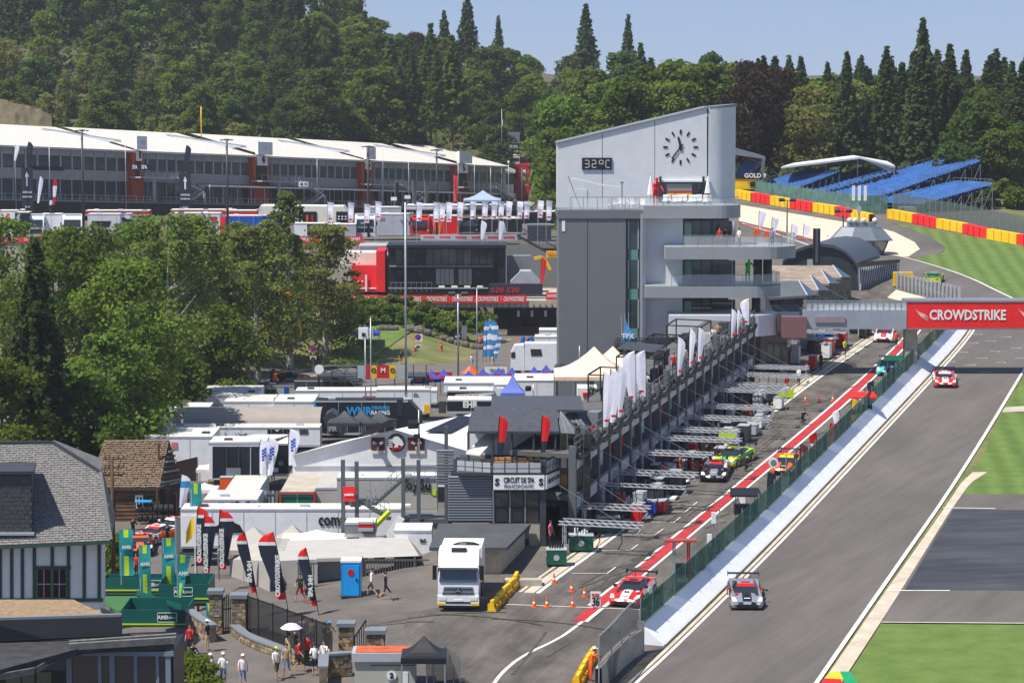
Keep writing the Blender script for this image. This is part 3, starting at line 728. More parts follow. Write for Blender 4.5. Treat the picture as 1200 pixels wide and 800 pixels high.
# glass gables facing right (pyramidal skylights)
for i, (xa, xb, yt, yb_, Y0) in enumerate(((654,681,482,507,QY+3),(668,698,479,504,QY+8))):
  a = PY(xa+1, yb_, Y0); c_ = PY(xb-8, yb_+1, Y0-.4); e = PY(xb, yb_-1, Y0+4); tpx = PY(xa+3, yt, Y0+2.5)
  b = MB(); b.face([a, c_, tpx]); b.face([c_, e, tpx]); g_ = part('glass_gable', b, gl('gable_glass', (.12,.13,.13)), cb_)
  for P0 in (a, a.lerp(c_,.5), c_, c_.lerp(e,.33), c_.lerp(e,.66), e): BA('glazing_bar', GREY, g_, P0, tpx, .07)
b = MB(); a = PY(656,507,QY+3); b.bb(a.x, QY+3.1, 5, a.x+1.3, QY+8, a.z); b.bb(a.x+1.3, QY+3.6, 5, a.x+2.1, QY+9, a.z-.2); part('glazed_wing', b, GLASS, cb_)
for (x_, y0, y1) in ((656,508,665),(664,508,548),(674,508,620),(683,508,600)): PB('wing_mullion', DSTEEL, cb_, x_, y0, x_+1.6, y1, QY+2.8, .2)
for (x0_, y0, x1_, y1, m_) in ((657,527,672,548,WHITE),(657,549,674,556,paint('brick_red_band',(120,66,48))),(657,586,672,588,GREY)): PB('wing_band', m_, cb_, x0_, y0, x1_, y1, QY+2.9, .1)
# awning & wooden benches on the terrace
b = MB(); b.ext([PY(546,530,QY+2.2), PY(563,532,QY+1.6), PY(588,505,QY+5), PY(573,504,QY+5.5)], (0,0,-.12)); solo('slatted_awning', b, CREAM, 'cream pitched awning on the pavilion terrace left of the red flags', 'awning')
for i, (x_, y_) in enumerate(((571,547),(585,545),(599,544.5),(612,545.5),(625,542.5))):
  p = PY(x_, y_, QY+2.5);
  t = thing('wooden_bench', ['light wooden terrace bench, farthest left on the pavilion terrace','light wooden terrace bench beside the left red flag','light wooden terrace bench in the middle of the pavilion terrace','light wooden terrace bench beside the right red flag','light wooden terrace bench nearest the glass gable'][i], 'bench', (p.x, p.y, p.z-.4), 0, 'wooden benches on the pavilion terrace')
  BX('seat', paint('pale_wood', (198,150,90)), t, (0,0,.45), (.9,.4,.08)); BX('backrest', MATS['pale_wood'], t, (0,.2,.75), (.9,.06,.35))
# low annexe with dark roof and beige walls
an = thing('annexe', 'low annexe with dark sheet roof and beige block walls under the louvres', 'building')
a, c_, e, f_ = PY(503,641,160), PY(594,641,160), PY(622,613,168), PY(514,613,168)
EX('roof', SLATE2, an, [a, c_, e, f_], (0,0,-.22))
b = MB(); b.prism([(a.x+.5,160.6),(c_.x-.4,160.6),(e.x-.4,167.6),(f_.x,167.6)], 3.4, a.z-.2); part('wall', b, mat('beige_blockwork', lin((196,182,158)), .9, 0, .08, 2, .2), an)
BB('plinth', CONC, an, PY(590,0,157).x, 157.2, zt(157)-.1, PY(636,0,157).x, 158, zt(157)+.4)

# ================================================================ BUILDINGS BEHIND THE BRIDGE
def band(par, nm, m, *a): b = MB(); pb(b, *a); return part(nm, b, m, par)
vb = thing('vaulted_building', 'dark barrel roofed building with slanting white fins beyond the footbridge', 'building')
VY = 292
arc = [(917,309),(925,301),(935,295),(948,290.5),(962,289),(978,291),(990,297),(999,305),(1004,312)]
PP('gable_wall', paint('anthracite_wall', (52,56,60)), vb, arc+[(1004,352),(917,352)], VY, .4)
b = MB(); back = 30
r0 = [PY(x_, y_, VY-.3) for x_, y_ in arc]; r1 = [p+Vector((4.3, 11, .2)) for p in r0]; b.grid([r0, r1]); b.grid([[p+ZV(.35) for p in r0], [p+ZV(.35) for p in r1]]); b.grid([r0, [p+ZV(.35) for p in r0]]); part('vaulted_roof', b, paint('zinc_roof', (74,78,84), .4), vb, True)
A0, A1 = PY(1005,313,VY), PY(1052,308,VY+16);
EX('side_glazing', gl('side_glass', (.10,.11,.11)), vb, [A0, A1, A1-ZV(3.6), A0-ZV(3.7)], (-.3,.2,0))
EX('fascia', BLACK, vb, [A0+Vector((-.3,-.3,.5)), A1+Vector((.3,.2,.4)), A1+Vector((.3,.2,0)), A0+Vector((-.3,-.3,0))], (-.4,.3,0))
for i in range(19):
  t0 = i/18; a = A0.lerp(A1, t0)+Vector((.15,-.15,-.1)); t1 = max(0, t0-.10); c_ = A0.lerp(A1, t1)+Vector((.25,-.2,-3.7)); BA('slanting_fin', LGREY, vb, a, c_, .13)
BB('base', BLACK, vb, A0.x-.3, VY, 8, A0.x+4, VY+3, A0.z-3.9)
band(vb, 'vent', LGREY, 946, 304, 953, 312, VY-.1, .1)
b = MB(); pb(b, 953, 268, 961.5, 309, VY-2, .6); bs = solo('slab_mast', b, BLACK, 'narrow black upright slab rising in front of the vaulted roof', 'sign')
PB('centre_strip', paint('slate_blue', (70,86,98)), bs, 955.5, 268.3, 959, 308, VY-2.05, .05)
# saw-tooth shingled roofs
sr = thing('sawtooth_building', 'row of brown shingled saw-tooth roofs with dark glass gables beyond the tower', 'building')
SHB = mat('brown_shingle', lin((150,134,120)), .9, 0, .2, 2.5, .3, sx=(.3,1,1))
for i, (xl, xr, yr, ye, Y0) in enumerate(((905,984,311,325,284),(905,970,316,332,278),(905,957,322,340,272),(900,944,329,346,266))):
  A_, B_, C_ = PY(xl, ye+3, Y0-3), PY(xr+2, ye, Y0-3), PY(xr-8, yr, Y0); D_ = PY(xl-4, yr, Y0)
  EX('shingled_roof', SHB if i < 3 else DSTEEL, sr, [A_, B_, C_, D_], (0,0,-.25))
  E_ = B_+Vector((1.5, 3.0, -.2)); F_ = B_+Vector((.3,5.5,0))
  b = MB(); b.face([B_+Vector((0,-.05,0)), E_, C_+Vector((.1,0,.05))]); b.face([E_, F_, C_+Vector((.1,0,.05))]); part('glass_gable', b, gl('blue_gable_glass', (.05,.07,.10)), sr)
  BA('gable_edge', LGREY, sr, B_, C_, .16)
  EX('bay_wall', mat('weathered_wall', lin((120,118,96)), .9, 0, .3, 1.5), sr, [B_-Vector((.2,0,.2)), E_-ZV(.1), E_-ZV(4.5), B_-Vector((.2,0,4.5))], (-.2,.2,0))
BB('front_wall', DSTEEL, sr, PY(901,0,263).x, 263.5, 9, PY(945,0,263).x, 275, PY(0,347,263).z)
for i in range(4): band(sr, 'window', GLASS, 903+10.5*i, 348.5, 911+10.5*i, 356, 263.3, .1)
BB('rear_block', DSTEEL, sr, PY(946,0,282).x, 280, 9, PY(986,0,282).x, 290, PY(0,330,282).z)
# race control room on its stalk
rc = thing('race_control', 'hexagonal grey race control room with sloping roof and antennas beyond the bridge', 'building')
RY = 322
c0 = PY(1014, 284, RY); cx, cy = c0.x, RY+4;
def hexring(r, z, ry=.62): return [(cx+r*cos(pi/6*0+2*pi*k/8+pi/8), cy+r*ry*sin(2*pi*k/8+pi/8), z) for k in range(9)]
zA, zB, zC, zD = PY(0,268,RY).z, PY(0,283,RY).z, PY(0,286,RY).z, PY(0,300,RY).z
b = MB(); b.grid([hexring(4.2,zB-.1), hexring(4.25,zB), hexring(2.7,zA)]); b.face(hexring(2.7,zA)[:8]); part('roof', b, paint('blue_grey_roof', (110,120,128)), rc)
b = MB(); b.grid([hexring(3.6,zB-.1), hexring(2.9,zD), hexring(2.8,zD-.4)]); part('window_band', b, gl('control_glass', (.2,.21,.19)), rc)
for h_ in hexring(3.65, zB-.1)[:8]:
  BA('window_post', DARK, rc, h_, (cx+(h_[0]-cx)*.8, cy+(h_[1]-cy)*.8, zD), .14)
CYL('stalk', DARK, rc, (cx,cy,8), (cx,cy,zD), 2.3, n=10)
BB('roof_platform', GREY, rc, cx-1.7, cy-1, zA, cx+1.7, cy+1, zA+.6)
for dx in (-1.6,-.9,.2,1.6): b = MB(); b.sphere((cx+dx, cy-.9, zA+.9), .33, 8, 6); part('dome_camera', b, WHITE, rc, True)
ms = thing('antenna_mast', 'white telephone antenna mast on the roof of the race control room', 'antenna', (cx-.3, cy, zA+.6))
CYL('pole', GALV, ms, (0,0,0),(0,0,4.6),.09)
for dx in (-.75,.0,.75): BX('antenna_panel', WHITE, ms, (dx,-.15,3.7), (.36,.2,1.9))
BX('cabinet', LGREY, ms, (0,0,1.6), (.5,.4,.8))
# far side retaining wall with posts next to track
b = MB(); A_, B_ = PT(1052,338), PT(1124,356)
fw = thing('track_side_fence', 'low grey post fence along the track edge just beyond the footbridge', 'fence')
for i in range(17):
  p = A_.lerp(B_, i/16); BX('fence_post', LGREY, fw, p+ZV(.9), (.28,.28,2.0))
  if i < 16: q2 = A_.lerp(B_, (i+1)/16); EX('fence_panel', MESHM, fw, [p+ZV(.1), q2+ZV(.1), q2+ZV(1.6), p+ZV(1.6)], (-.05,.02,0))
b = MB(); b.ext([PT(1040,349), PT(1050,340), PT(1118,358), PT(1110,366)], (0,0,.06)); struct('beige_apron', b, BEIGE)
b = MB(); p = PT(1058,336); b.box(p+ZV(.9), (2.2,1,1.6)); solo('yellow_barrier_block', b, YEL, 'yellow barrier block at the far end of the low grey post fence', 'barrier')

# ================================================================ GRANDSTANDS AND BARRIERS
def tecpro(name, label, pxs, n, gnd=PT, h=1.35, first=0):
  t = thing(name, label, 'barrier'); W_ = resamp([gnd(*p) for p in pxs], n*4)
  for i in range(n):
    seg = W_[i*4:(i+1)*4+1]; b = MB(); L_, R_ = offs(seg, -.5), offs(seg, .5)
    b.grid([[q+ZV(z_) for q in s_] for s_, z_ in ((R_,0),(R_,h*.5),(R_,h),(L_,h),(L_,0))])
    part('barrier_block', b, [CRED, YEL][(i+first) % 2], t)
    for k in range(5):
      b = MB(); p = seg[k if k < 5 else 4]; q_ = offs(seg, .53)[k]; b.box(q_+ZV(h*.5), (.10,.06,h*.98)); part('seam', b, [paint('dark_red', (150,16,20)), paint('dark_yellow', (205,150,10))][(i+first) % 2], t)
  return t
tecpro('safety_barrier', 'red and yellow block barrier curving behind the beige gravel left of the antennas', [(862,232),(900,239),(940,246),(980,252),(1004,258),(1022,262)], 7, first=1)
tecpro('safety_barrier', 'red and yellow block barrier running above the mown grass towards the right edge', [(1043,256),(1070,261),(1098,267),(1126,272),(1155,279),(1200,287),(1260,300)], 7, first=1)
def wire_fence(name, label, pxs, n, h, m, gnd=PT, dz=0):
  t = thing(name, label, 'fence'); W_ = resamp([gnd(*p) for p in pxs], n)
  for a, c in zip(W_, W_[1:]):
    o3 = ZV(dz); EX('fence_panel', m, t, [a+o3, c+o3, c+ZV(h)+o3, a+ZV(h)+o3], (0,.03,0))
    BA('fence_post', GALV, t, a+o3, a+Vector((0,-.0,h+.3))+o3, .09)
  return t
GFAR = mat('faded_green_windbreak', lin((96,136,122)), .8, 0, .2, 1, alpha=.75)
wire_fence('debris_fence', 'pale green fence in front of the blue grandstands behind the curved barrier', [(862,228),(900,234),(940,240),(980,246),(1004,250),(1040,250)], 34, 2.6, GFAR)
wire_fence('debris_fence', 'tall wire fence behind the straight barrier on the right below the bushes', [(1046,252),(1070,256),(1098,261),(1126,266),(1155,273),(1200,281),(1260,294)], 30, 3.2, mat('thin_green_mesh', lin((90,112,100)), .6, .2, .1, alpha=.45))
SEATB = mat('blue_plastic_seat', lin((62,108,172)), .55, 0, .2, .6)
def stand(name, label, A_, B_, C_, D_, rows, seats, roof=False):
  """A-B front edge, D-C back edge (A under D)"""
  t = thing(name, label, 'grandstand'); ss = MB(); dk = MB(); r = 0
  for i in range(rows):
    f0, f1 = i/rows, (i+1)/rows; P0, P1 = A_.lerp(D_, f0), B_.lerp(C_, f0); Q0, Q1 = A_.lerp(D_, f1), B_.lerp(C_, f1)
    up_ = Vector((0,0,(Q0.z-P0.z)))
    q0 = Vector((Q0.x,Q0.y,P0.z)); q1 = Vector((Q1.x,Q1.y,P1.z)); dk.face([P0,P1,q1,q0]); dk.face([q0,q1,Q1,Q0])
    for k in range(seats):
      if r == 0 and R.random() < .02: continue
      c_ = P0.lerp(P1, (k+.5)/seats).lerp(q0.lerp(q1, (k+.5)/seats), .55); d = (P1-P0).normalized(); n2 = (q0-P0).normalized(); w_ = (P1-P0).length/seats*.48
      ss.face([c_-d*w_-n2*.34+ZV(.42), c_+d*w_-n2*.34+ZV(.42), c_+d*w_+n2*.15+ZV(.38), c_-d*w_+n2*.15+ZV(.38)])
      ss.face([c_-d*w_+n2*.15+ZV(.38), c_+d*w_+n2*.15+ZV(.38), c_+d*w_+n2*.25+ZV(.8), c_-d*w_+n2*.25+ZV(.8)])
  part('stepped_deck', dk, paint('deck_blue_grey', (60,84,120)), t); part('seat', ss, SEATB, t, kind='stuff')
  for U_, V_ in ((A_, D_), (B_, C_), (D_, C_)):
    b = MB(); n3 = max(4, int((V_-U_).length/2))
    for h_ in (.6, 1.1): b.bar(U_+ZV(h_), V_+ZV(h_), .07)
    for k in range(n3+1): p = U_.lerp(V_, k/n3); b.bar(p, p+ZV(1.1), .06)
    part('railing', b, GALV, t)
  b = MB(); n3 = 7
  for k in range(n3+1):
    for U_, V_ in ((B_, C_), (A_, D_)):
      p = U_.lerp(V_, k/n3); g = zt(p.y)-.2
      if p.z-g > .4: b.bar((p.x,p.y,g), p, .09)
      if k < n3: p2 = U_.lerp(V_, (k+1)/n3); b.bar((p.x,p.y,g), p2, .07); b.bar((p.x,p.y,(g+p.z)/2), (p2.x,p2.y,(g+p2.z)/2), .06)
  for k in range(6):
    p = D_.lerp(C_, k/5); b.bar((p.x,p.y,zt(p.y)), p, .1)
  part('scaffolding', b, GALV, t); return t
P = PY
stand('grandstand', 'largest open blue seated grandstand rising to the right above the fence', P(962,230,394), P(1022,236,384), P(1149,192,392), P(1100,190,412), 32, 30)
stand('grandstand', 'lower blue seated grandstand on scaffolding nearest the right hand fence', P(1024,240,383), P(1078,243,376), P(1163,219,380), P(1108,216,392), 22, 22)
stand('grandstand', 'small low blue grandstand left of the white canopy', P(886,221,400), P(930,225,392), P(984,204,398), P(945,202,412), 18, 24)
t = stand('grandstand', 'shaded grandstand under the white canopy roof', P(922,226,396), P(958,230,392), P(1046,205,398), P(1008,200,414), 16, 20)
b = MB(); a, c_, e, f_ = P(915,196,393), P(948,194,410), P(1005,184,412), P(985,187,398)
b.ext([P(915,195.5,396), P(1008,184,399), P(1049,194.5,400), P(1040,189,418), P(1000,182,418), P(930,191,416)], (0,0,-.3)); part('canopy_roof', b, paint('white_canopy', (225,226,224), .6), t)
EX('canopy_side', GREY, t, [P(1008,185.5,399), P(1049,196,400), P(1048,204,400)], (0,.3,0))
for x_ in (968, 1005, 1048): b = MB(); p = P(x_, 196 if x_ > 1040 else 188, 400); b.bar((p.x, p.y, zt(400)), p, .16); part('canopy_post', b, GALV, t)
t = stand('grandstand', 'roofed grandstand end partly hidden behind the tower, with yellow base', P(845,214,404), P(868,219,398), P(893,196,402), P(876,190,412), 10, 10)
PP('canopy_roof', GREY, t, [(850,172),(866,175),(896,183),(897,186.5),(850,180)], 398, 14)
PP('truss_leg', GALV, t, [(893,185),(897,185),(894,217),(890,217)], 399, .5)
bd = PP('name_fascia', BLACK, t, [(850,207),(893,202),(893,210),(850,210)], 397.5, .3); text('GOLD 9', .95, WHITE, bd, facing(P(885,206,397.3)), bold=.03)
PP('yellow_base', YEL, t, [(850,210),(890,210),(888,222),(850,222)], 397.6, 3)
PP('doorway', BLACK, t, [(879,213),(885,213),(885,219),(879,219)], 397.5, .2)
b = MB(); p = PT(1052,254); pb(b, 1056, 243, 1074, 258, 372, 3); o = solo('white_cabin', b, LGREY, 'white cabin standing behind the barrier below the big grandstand', 'cabin')
# ================================================================ PADDOCK: reusable builders
def Y0(py, z=0): return PZ(600, py, z).y
def trailer(label, x0, y0, x1, y1, Y, dep=2.6, m=WHITE, roofm=None, cat='trailer', name='trailer', grp=None, wheels=True, under=1.1, extra=None):
  p, q = PY(x0, y1, Y), PY(x1, y0, Y); t = thing(name, label, cat, ((p.x+q.x)/2, Y, p.z), 0, grp); L_ = q.x-p.x; h = q.z-p.z
  BB('body', m, t, -L_/2, 0, 0, L_/2, dep, h)
  BB('roof', roofm or CREAM, t, -L_/2+.03, .04, h, L_/2-.03, dep-.04, h+.06)
  b = MB(); b.bb(-L_/2-.02, -.03, -.12, L_/2+.02, 0, .1); b.bb(-L_/2-.02, -.03, h-.1, L_/2+.02, 0, h+.05); part('edge_rail', b, LGREY, t)
  nn = int(L_/2.6)
  for k in range(1, nn+1 if nn < 9 else 9): BB('panel_seam', LGREY, t, -L_/2+L_*k/(nn+1)-.02, -.02, .12, -L_/2+L_*k/(nn+1)+.02, .01, h-.12)
  if L_ > 3:
    for k in range(int(L_/4)+1): xx = -L_/2+1.2+k*3.7; BB('roof_hatch', [LGREY,DARK,WHITE][(k+int(L_*7))%3], t, xx, dep*.3, h+.06, xx+.7, dep*.3+.6, h+.22)
  if wheels:
    BB('chassis', BLACK, t, -L_/2+.1, .1, -.45, L_/2-.1, dep-.1, -.12)
    for k in (0, 1, 2):
      for s_ in (.2, dep-.2): b = MB(); c = L_/2-1.6-k*1.25; b.cyl((c, s_-.15, -.62), (c, s_+.15, -.62), .5, n=12); part('wheel', b, RUB, t)
  return t, p, q
def onface(t, s, size, x, y, Y, m, bold=.02, width=None, rz=0, dy=-.05):
  p = PY(x, y, Y); inv = Matrix.Translation(-t.location)
  if width: width = width*Y/3000
  return text(s, size, m, t, inv @ facing(Vector((p.x, Y+dy, p.z)), rz), bold=bold, width=width)
def facequad(t, name, pts, Y, m, dep=.03, dy=-.05):
  o = PP(name, m, t, pts, Y+dy, dep); o.matrix_local = Matrix.Translation(-Vector(t.location)); return o
def pagoda(label, p, w, he, hp, m=TENT, sides=0, grp=None, name='pagoda_tent', rz=0):
  t = thing(name, label, 'tent', p, rz, grp); b = MB(); rows = []
  for k in range(6):
    f = k/5; r = w/2*(1-f); z = he+(hp-he)*(f**1.7); rows.append([(r*a, r*c, z) for a, c in ((-1,-1),(0,-1),(1,-1),(1,0),(1,1),(0,1),(-1,1),(-1,0),(-1,-1))])
  rows.insert(0, [(a*w/2, c*w/2, he-.3) for a, c in ((-1,-1),(0,-1),(1,-1),(1,0),(1,1),(0,1),(-1,1),(-1,0),(-1,-1))]); b.grid(rows); part('canopy', b, m, t)
  for a in (-1,1):
    for c in (-1,1): BA('leg', GALV, t, (a*(w/2-.05), c*(w/2-.05), 0), (a*(w/2-.05), c*(w/2-.05), he), .09)
  if sides:
    b = MB(); b.bb(-w/2+.1, w/2-.1, 0, w/2-.1, w/2-.05, he); b.bb(-w/2+.05, -w/2+.1, 0, -w/2+.1, w/2-.1, he)
    if sides > 1: b.bb(-w/2+.1, -w/2+.05, 0, w/2-.1, -w/2+.1, he); b.bb(w/2-.1, -w/2+.1, 0, w/2-.05, w/2-.1, he)
    part('side_wall', b, m, t)
  return t
def feather(label, px, py, Y, h, w=.85, cols=None, lean=0., curve=1, words=None, wm=WHITE, grp=None, name='feather_flag', rz=0, z=None, bend=.25, wsz=.3):
  """flag standing with its foot at the pixel px,py; cols = [(fraction, material)...] from the top"""
  p = PY(px, py, Y) if z is None else Vector((PY(px, py, Y).x, Y, z)); t = thing(name, label, 'flag', p, rz, grp); cols = cols or [(1, WHITE)]
  f0 = .16; n_ = 14
  def spine(f): return Vector((lean*h*f + curve*bend*max(0, f-.6)**2*h*.9, 0, h*f))
  b = MB(); prev = None
  for k in range(n_+1):
    c = spine(k/n_)
    if prev is not None: b.bar(prev, c, .05)
    prev = c
  part('pole', b, BLACK if cols[0][1] is not WHITE else LGREY, t)
  b = MB(); mats = [c[1] for c in cols]; N = 20; L_, Rr = [], []
  for k in range(N+1):
    g = k/N; f = f0+(1-f0)*g; wd = w*min(1, (1-g)*6)**.5 * (.45+.55*min(1, g*1.5)) if g < 1 else .03
    c = spine(f); L_.append(c); Rr.append(c+Vector((curve*wd, .05*sin(g*3+px), 0)))
  for k in range(N):
    g = 1-(k+.5)/N; acc = 0
    for mi, (fr, _) in enumerate(cols):
      acc += fr
      if g <= acc+1e-6: b.mi = mi; break
    mid0, mid1 = (L_[k]+Rr[k])/2+Vector((0,-.03,0)), (L_[k+1]+Rr[k+1])/2+Vector((0,-.03,0))
    b.face([L_[k], mid0, mid1, L_[k+1]]); b.face([mid0, Rr[k], Rr[k+1], mid1])
  part('sail', b, mats, t, True)
  if words:
    for i, (s, f, sz, off) in enumerate(words):
      c = spine(f)+Vector((curve*w*off, -.16, 0)); text(s, sz, wm, t, Matrix.Translation(c) @ Matrix.Rotation(pi/2, 4, 'X') @ Matrix.Rotation(pi/2, 4, 'Z'), bold=.02)
  return t
def mast(label, x, y1, y0, Y, w=.22, head=None, m=None, name='lamp_post', cat='lamp post', grp=None):
  p, q_ = PY(x, y1, Y), PY(x, y0, Y); t = thing(name, label, cat, p, 0, grp); h = q_.z-p.z
  b = MB(); b.cyl((0,0,0), (0,0,h), w/2, w*.35, n=8); part('pole', b, m or GALV, t, True)
  if head == 'double':
    BA('arm', m or GALV, t, (-.9,0,h), (.9,0,h), .12)
    for s_ in (-.75,.75): BX('lamp_head', DARK, t, (s_,-.1,h+.1), (.75,.5,.3), 0, Matrix.Rotation(.4,3,'X'))
  elif head == 'cross':
    for k in range(4): a = k*pi/2+.4; b = MB(); b.bar((0,0,h), (cos(a)*.8, sin(a)*.8, h-.12), .1); b.box((cos(a)*.8, sin(a)*.8, h-.16), (.4,.4,.16)); part('lamp_head', b, DARK, t)
  elif head == 'ball': SPH('lamp_head', WHITE, t, (0,0,h), .2, 8, 6)
  return t
def signboard(label, x0, y0, x1, y1, Y, m, posts=2, foot=None, words=None, wm=WHITE, name='sign', cat='sign', frame=None):
  p, q_ = PY(x0, y1, Y), PY(x1, y0, Y); t = thing(name, label, cat, ((p.x+q_.x)/2, Y, p.z)); w = q_.x-p.x; h = q_.z-p.z
  BB('panel', m, t, -w/2, 0, 0, w/2, .08, h)
  if foot is not None:
    f = PY(x0, foot, Y).z-p.z
    for s_ in ([0] if posts == 1 else [-w/2+.06, w/2-.06]): BA('post', GALV, t, (s_, .1, f), (s_, .1, h*.9), .08)
  for wd in (words or []): onface(t, wd[0], wd[1], wd[2], wd[3], Y, wm if len(wd) < 6 else wd[5], width=wd[4])
  return t
# ---------------------------------------------------------------- white tents and race transporters
TRW = paint('trailer_white', (228,230,234), .35); TRR = paint('trailer_roof_grey', (196,194,186), .7); CY = paint('cyan_paint', (40,150,215)); NVY = paint('deep_navy_paint', (28,34,44), .4)
t, p, q_ = trailer('long white trailer with comtoyou lettering behind the grey marquee', 212, 597, 470, 640, 184, m=TRW)
onface(t, 'comtoyou', 1.25, 403, 609, 184, BLACK, .03, 60)
facequad(t, 'side_door', [(212,604),(247,604),(247,640),(212,640)], 184, WHITE); facequad(t, 'wheel_arch', [(250,624),(252,617),(260,612),(272,611),(281,615),(286,624)], 184, BLACK)
t, p, q_ = trailer('grey fronted comtoyou racing trailer behind the steel staircase', 395, 560, 512, 600, 192, m=TENTG, wheels=False)
onface(t, 'toyou', 1.1, 488, 568, 192, BLACK, .03, 34); onface(t, 'racing', .6, 499, 573.5, 192, BLACK, .0, 15)
facequad(t, 'lime_corner', [(505,572),(511,574),(511,581),(505,579)], 192, LIME)
# front grey marquee
mq = thing('marquee', 'long low grey marquee standing in front of the comtoyou trailer', 'tent')
b = MB(); MY = 163; A_ = [PY(x_, y_, Y_) for x_, y_, Y_ in ((318,657,MY),(491,651,MY),(478,629,MY+7),(330,633,MY+7))]; b.face(A_); b.face([A_[1], PY(500,651,MY+12), A_[2]]); part('roof', b, TENTG, mq)
PP('wall_panel', TENTG, mq, [(318,657),(372,655.5),(372,692),(318,694)], MY, .1)
PP('back_panel', LGREY, mq, [(372.5,655.5),(428,653.5),(428,690),(372.5,692)], MY+1.4, .1)
PP('valance', TENTG, mq, [(371,654),(404,653),(404,657),(371,658)], MY-.05, .1)
for x_ in (318, 349.5, 371): PB('frame_post', LGREY, mq, x_, 656, x_+.9, 693, MY-.06, .1)
PB('long_bench', CREAM, mq, 374, 683, 400, 690, MY+1.0, .3); PB('bench_painted_shadow', BLACK, mq, 374, 690, 400, 692, MY+1.0, .3)  # black strip below the bench is its shade, painted as a solid
gt = thing('frame_tent', 'grey gabled tent with green window at the left end of the long marquee', 'tent')
b = MB(); b.face([PY(270,655,167), PY(302,628,169), PY(316,697,160), PY(316,656,160)][:2]+[PY(316,657,160)]); b.face([PY(302,628,169), PY(316,657,160), PY(330,655,168)]); b.face([PY(316,657,160), PY(270,655,167), PY(270,682,167), PY(316,697,160)]); part('canvas', b, paint('taupe_canvas', (168,162,154), .8), gt)
EX('window', GRN, gt, [PY(288,660,164.1), PY(296,661,163), PY(296,677,163), PY(288,674,164.1)], (-.03,-.06,0))
for (x_, y0, y1, Y_) in ((270,655,682,166.9),(285.5,656,687,164.5),(316,657,697,159.9)): BA('pole', LGREY, gt, PY(x_, y0, Y_), PY(x_, y1, Y_), .08)
pagoda('small grey peaked tent behind the gabled grey tent', G(298,672), 4.4, 2.0, 3.2, paint('taupe_canvas', (0,0,0)))
pagoda('grey peaked gazebo rising behind the long grey marquee', PY(343,670,176), 4.2, 2.0, 3.4, paint('taupe_canvas', (0,0,0)))
pagoda('cream flat peaked gazebo beneath the comtoyou lettering', PY(372,652,173), 5, 1.2, 1.9, CREAM)
# containers behind
t, p, q_ = trailer('open white trailer with dark grey roof and blue logo left of the slatted box', 238, 586, 302, 598, 203, dep=5, m=TRW, roofm=TRR); facequad(t, 'blue_logo', [(256,589),(262,588),(265,595),(258,595)], 203, BLUE)
for k in range(5): facequad(t, 'poster', [(269+k*6.5,587.2),(273.5+k*6.5,586.8),(273.5+k*6.5,596),(269+k*6.5,596.4)], 203, [GREY,NVY,LGREY,NVY,GREY][k])
t, p, q_ = trailer('white box trailer with red rimmed end and vertical silver strips', 262, 577, 303, 598, 207, dep=9, m=TRW, roofm=TRR); facequad(t, 'red_rim', [(263,577),(303,577),(303,579),(263,579)], 207, RED); facequad(t, 'red_rim', [(301,579),(303,579),(303,597),(301,597)], 207, RED)
for k in range(6): facequad(t, 'silver_strip', [(305+k*4.4,575),(308+k*4.4,574.5),(308+k*4.4,594),(305+k*4.4,595)], 207.5, LGREY if k%2 else GREY)
t, p, q_ = trailer('green ended trailer with weathered beige roof beside the steel staircase', 328, 577, 368.5, 600, 205, dep=10, m=paint('racing_green', (8,96,78)), roofm=CONC)
for r_ in ([(327,576),(370,576),(370,578),(327,578)],[(327,578),(329,578),(329,600),(327,600)],[(367.5,578),(369.5,578),(369.5,600),(367.5,600)]): facequad(t, 'red_rim', r_, 204.9, RED)
facequad(t, 'crest', [(340,591),(357,591),(357,600),(340,600)], 204.9, WHITE); facequad(t, 'crest_inner', [(341,592),(356,592),(350,598),(346,598)], 204.8, MATS['racing_green'])
t, p, q_ = trailer('grey tarpaulin covered trailer right of the green ended trailer', 370, 572, 402, 600, 206, dep=8, m=TENTG, roofm=TENTG)
# big white marquee with lion head roundel
wt = thing('marquee', 'large white gabled marquee with round horse head logo and red framed windows', 'tent')
WY = 214; f_ = [(338,562),(338,552),(462,495),(556,533),(556,562)]
PP('gable_wall', TENT, wt, [(343,570),(343,533),(400,517),(462,504),(508,516),(552,530),(552,570)], WY, .15)
b = MB(); L0, T0, R0 = PY(340,533.5,WY-.3), PY(462,503,WY-.3), PY(554,530,WY-.3); bk = Vector((6.6, 9, .2)); b.face([L0, T0, T0+bk, L0+bk*.98]); b.face([T0, R0, R0+bk, T0+bk]); part('roof', b, TENT, wt)
PP('hem', LGREY, wt, [(344,546),(552,545),(552,546),(344,547.5)], WY-.1, .1)
b = MB(); c = PY(464.5, 518.5, WY-.08); b.cyl(c, c+Vector((0,-.05,0)), .78, n=24); lo_ = part('logo_disc', b, DARK, wt)
EX('horse_head', WHITE, lo_, [c+Vector((x_, -.07, z_)) for x_, z_ in ((-.5,.1),(-.2,.5),(.15,.55),(.45,.25),(.62,-.1),(.5,-.3),(.2,-.15),(.1,-.45),(-.25,-.5),(-.1,-.1))][::-1], (0,-.03,0))
for k in range(4): EX('mane_stroke', WHITE, lo_, [c+Vector((x_, -.07, z_)) for x_, z_ in ((-.68,.25-k*.18),(-.3,.32-k*.2),(-.34,.22-k*.2),(-.66,.17-k*.18))][::-1], (0,-.03,0))
EX('red_script', RED, lo_, [c+Vector((x_, -.1, z_)) for x_, z_ in ((-.4,-.42),(.5,-.3),(.42,-.5),(-.3,-.6))][::-1], (0,-.03,0))
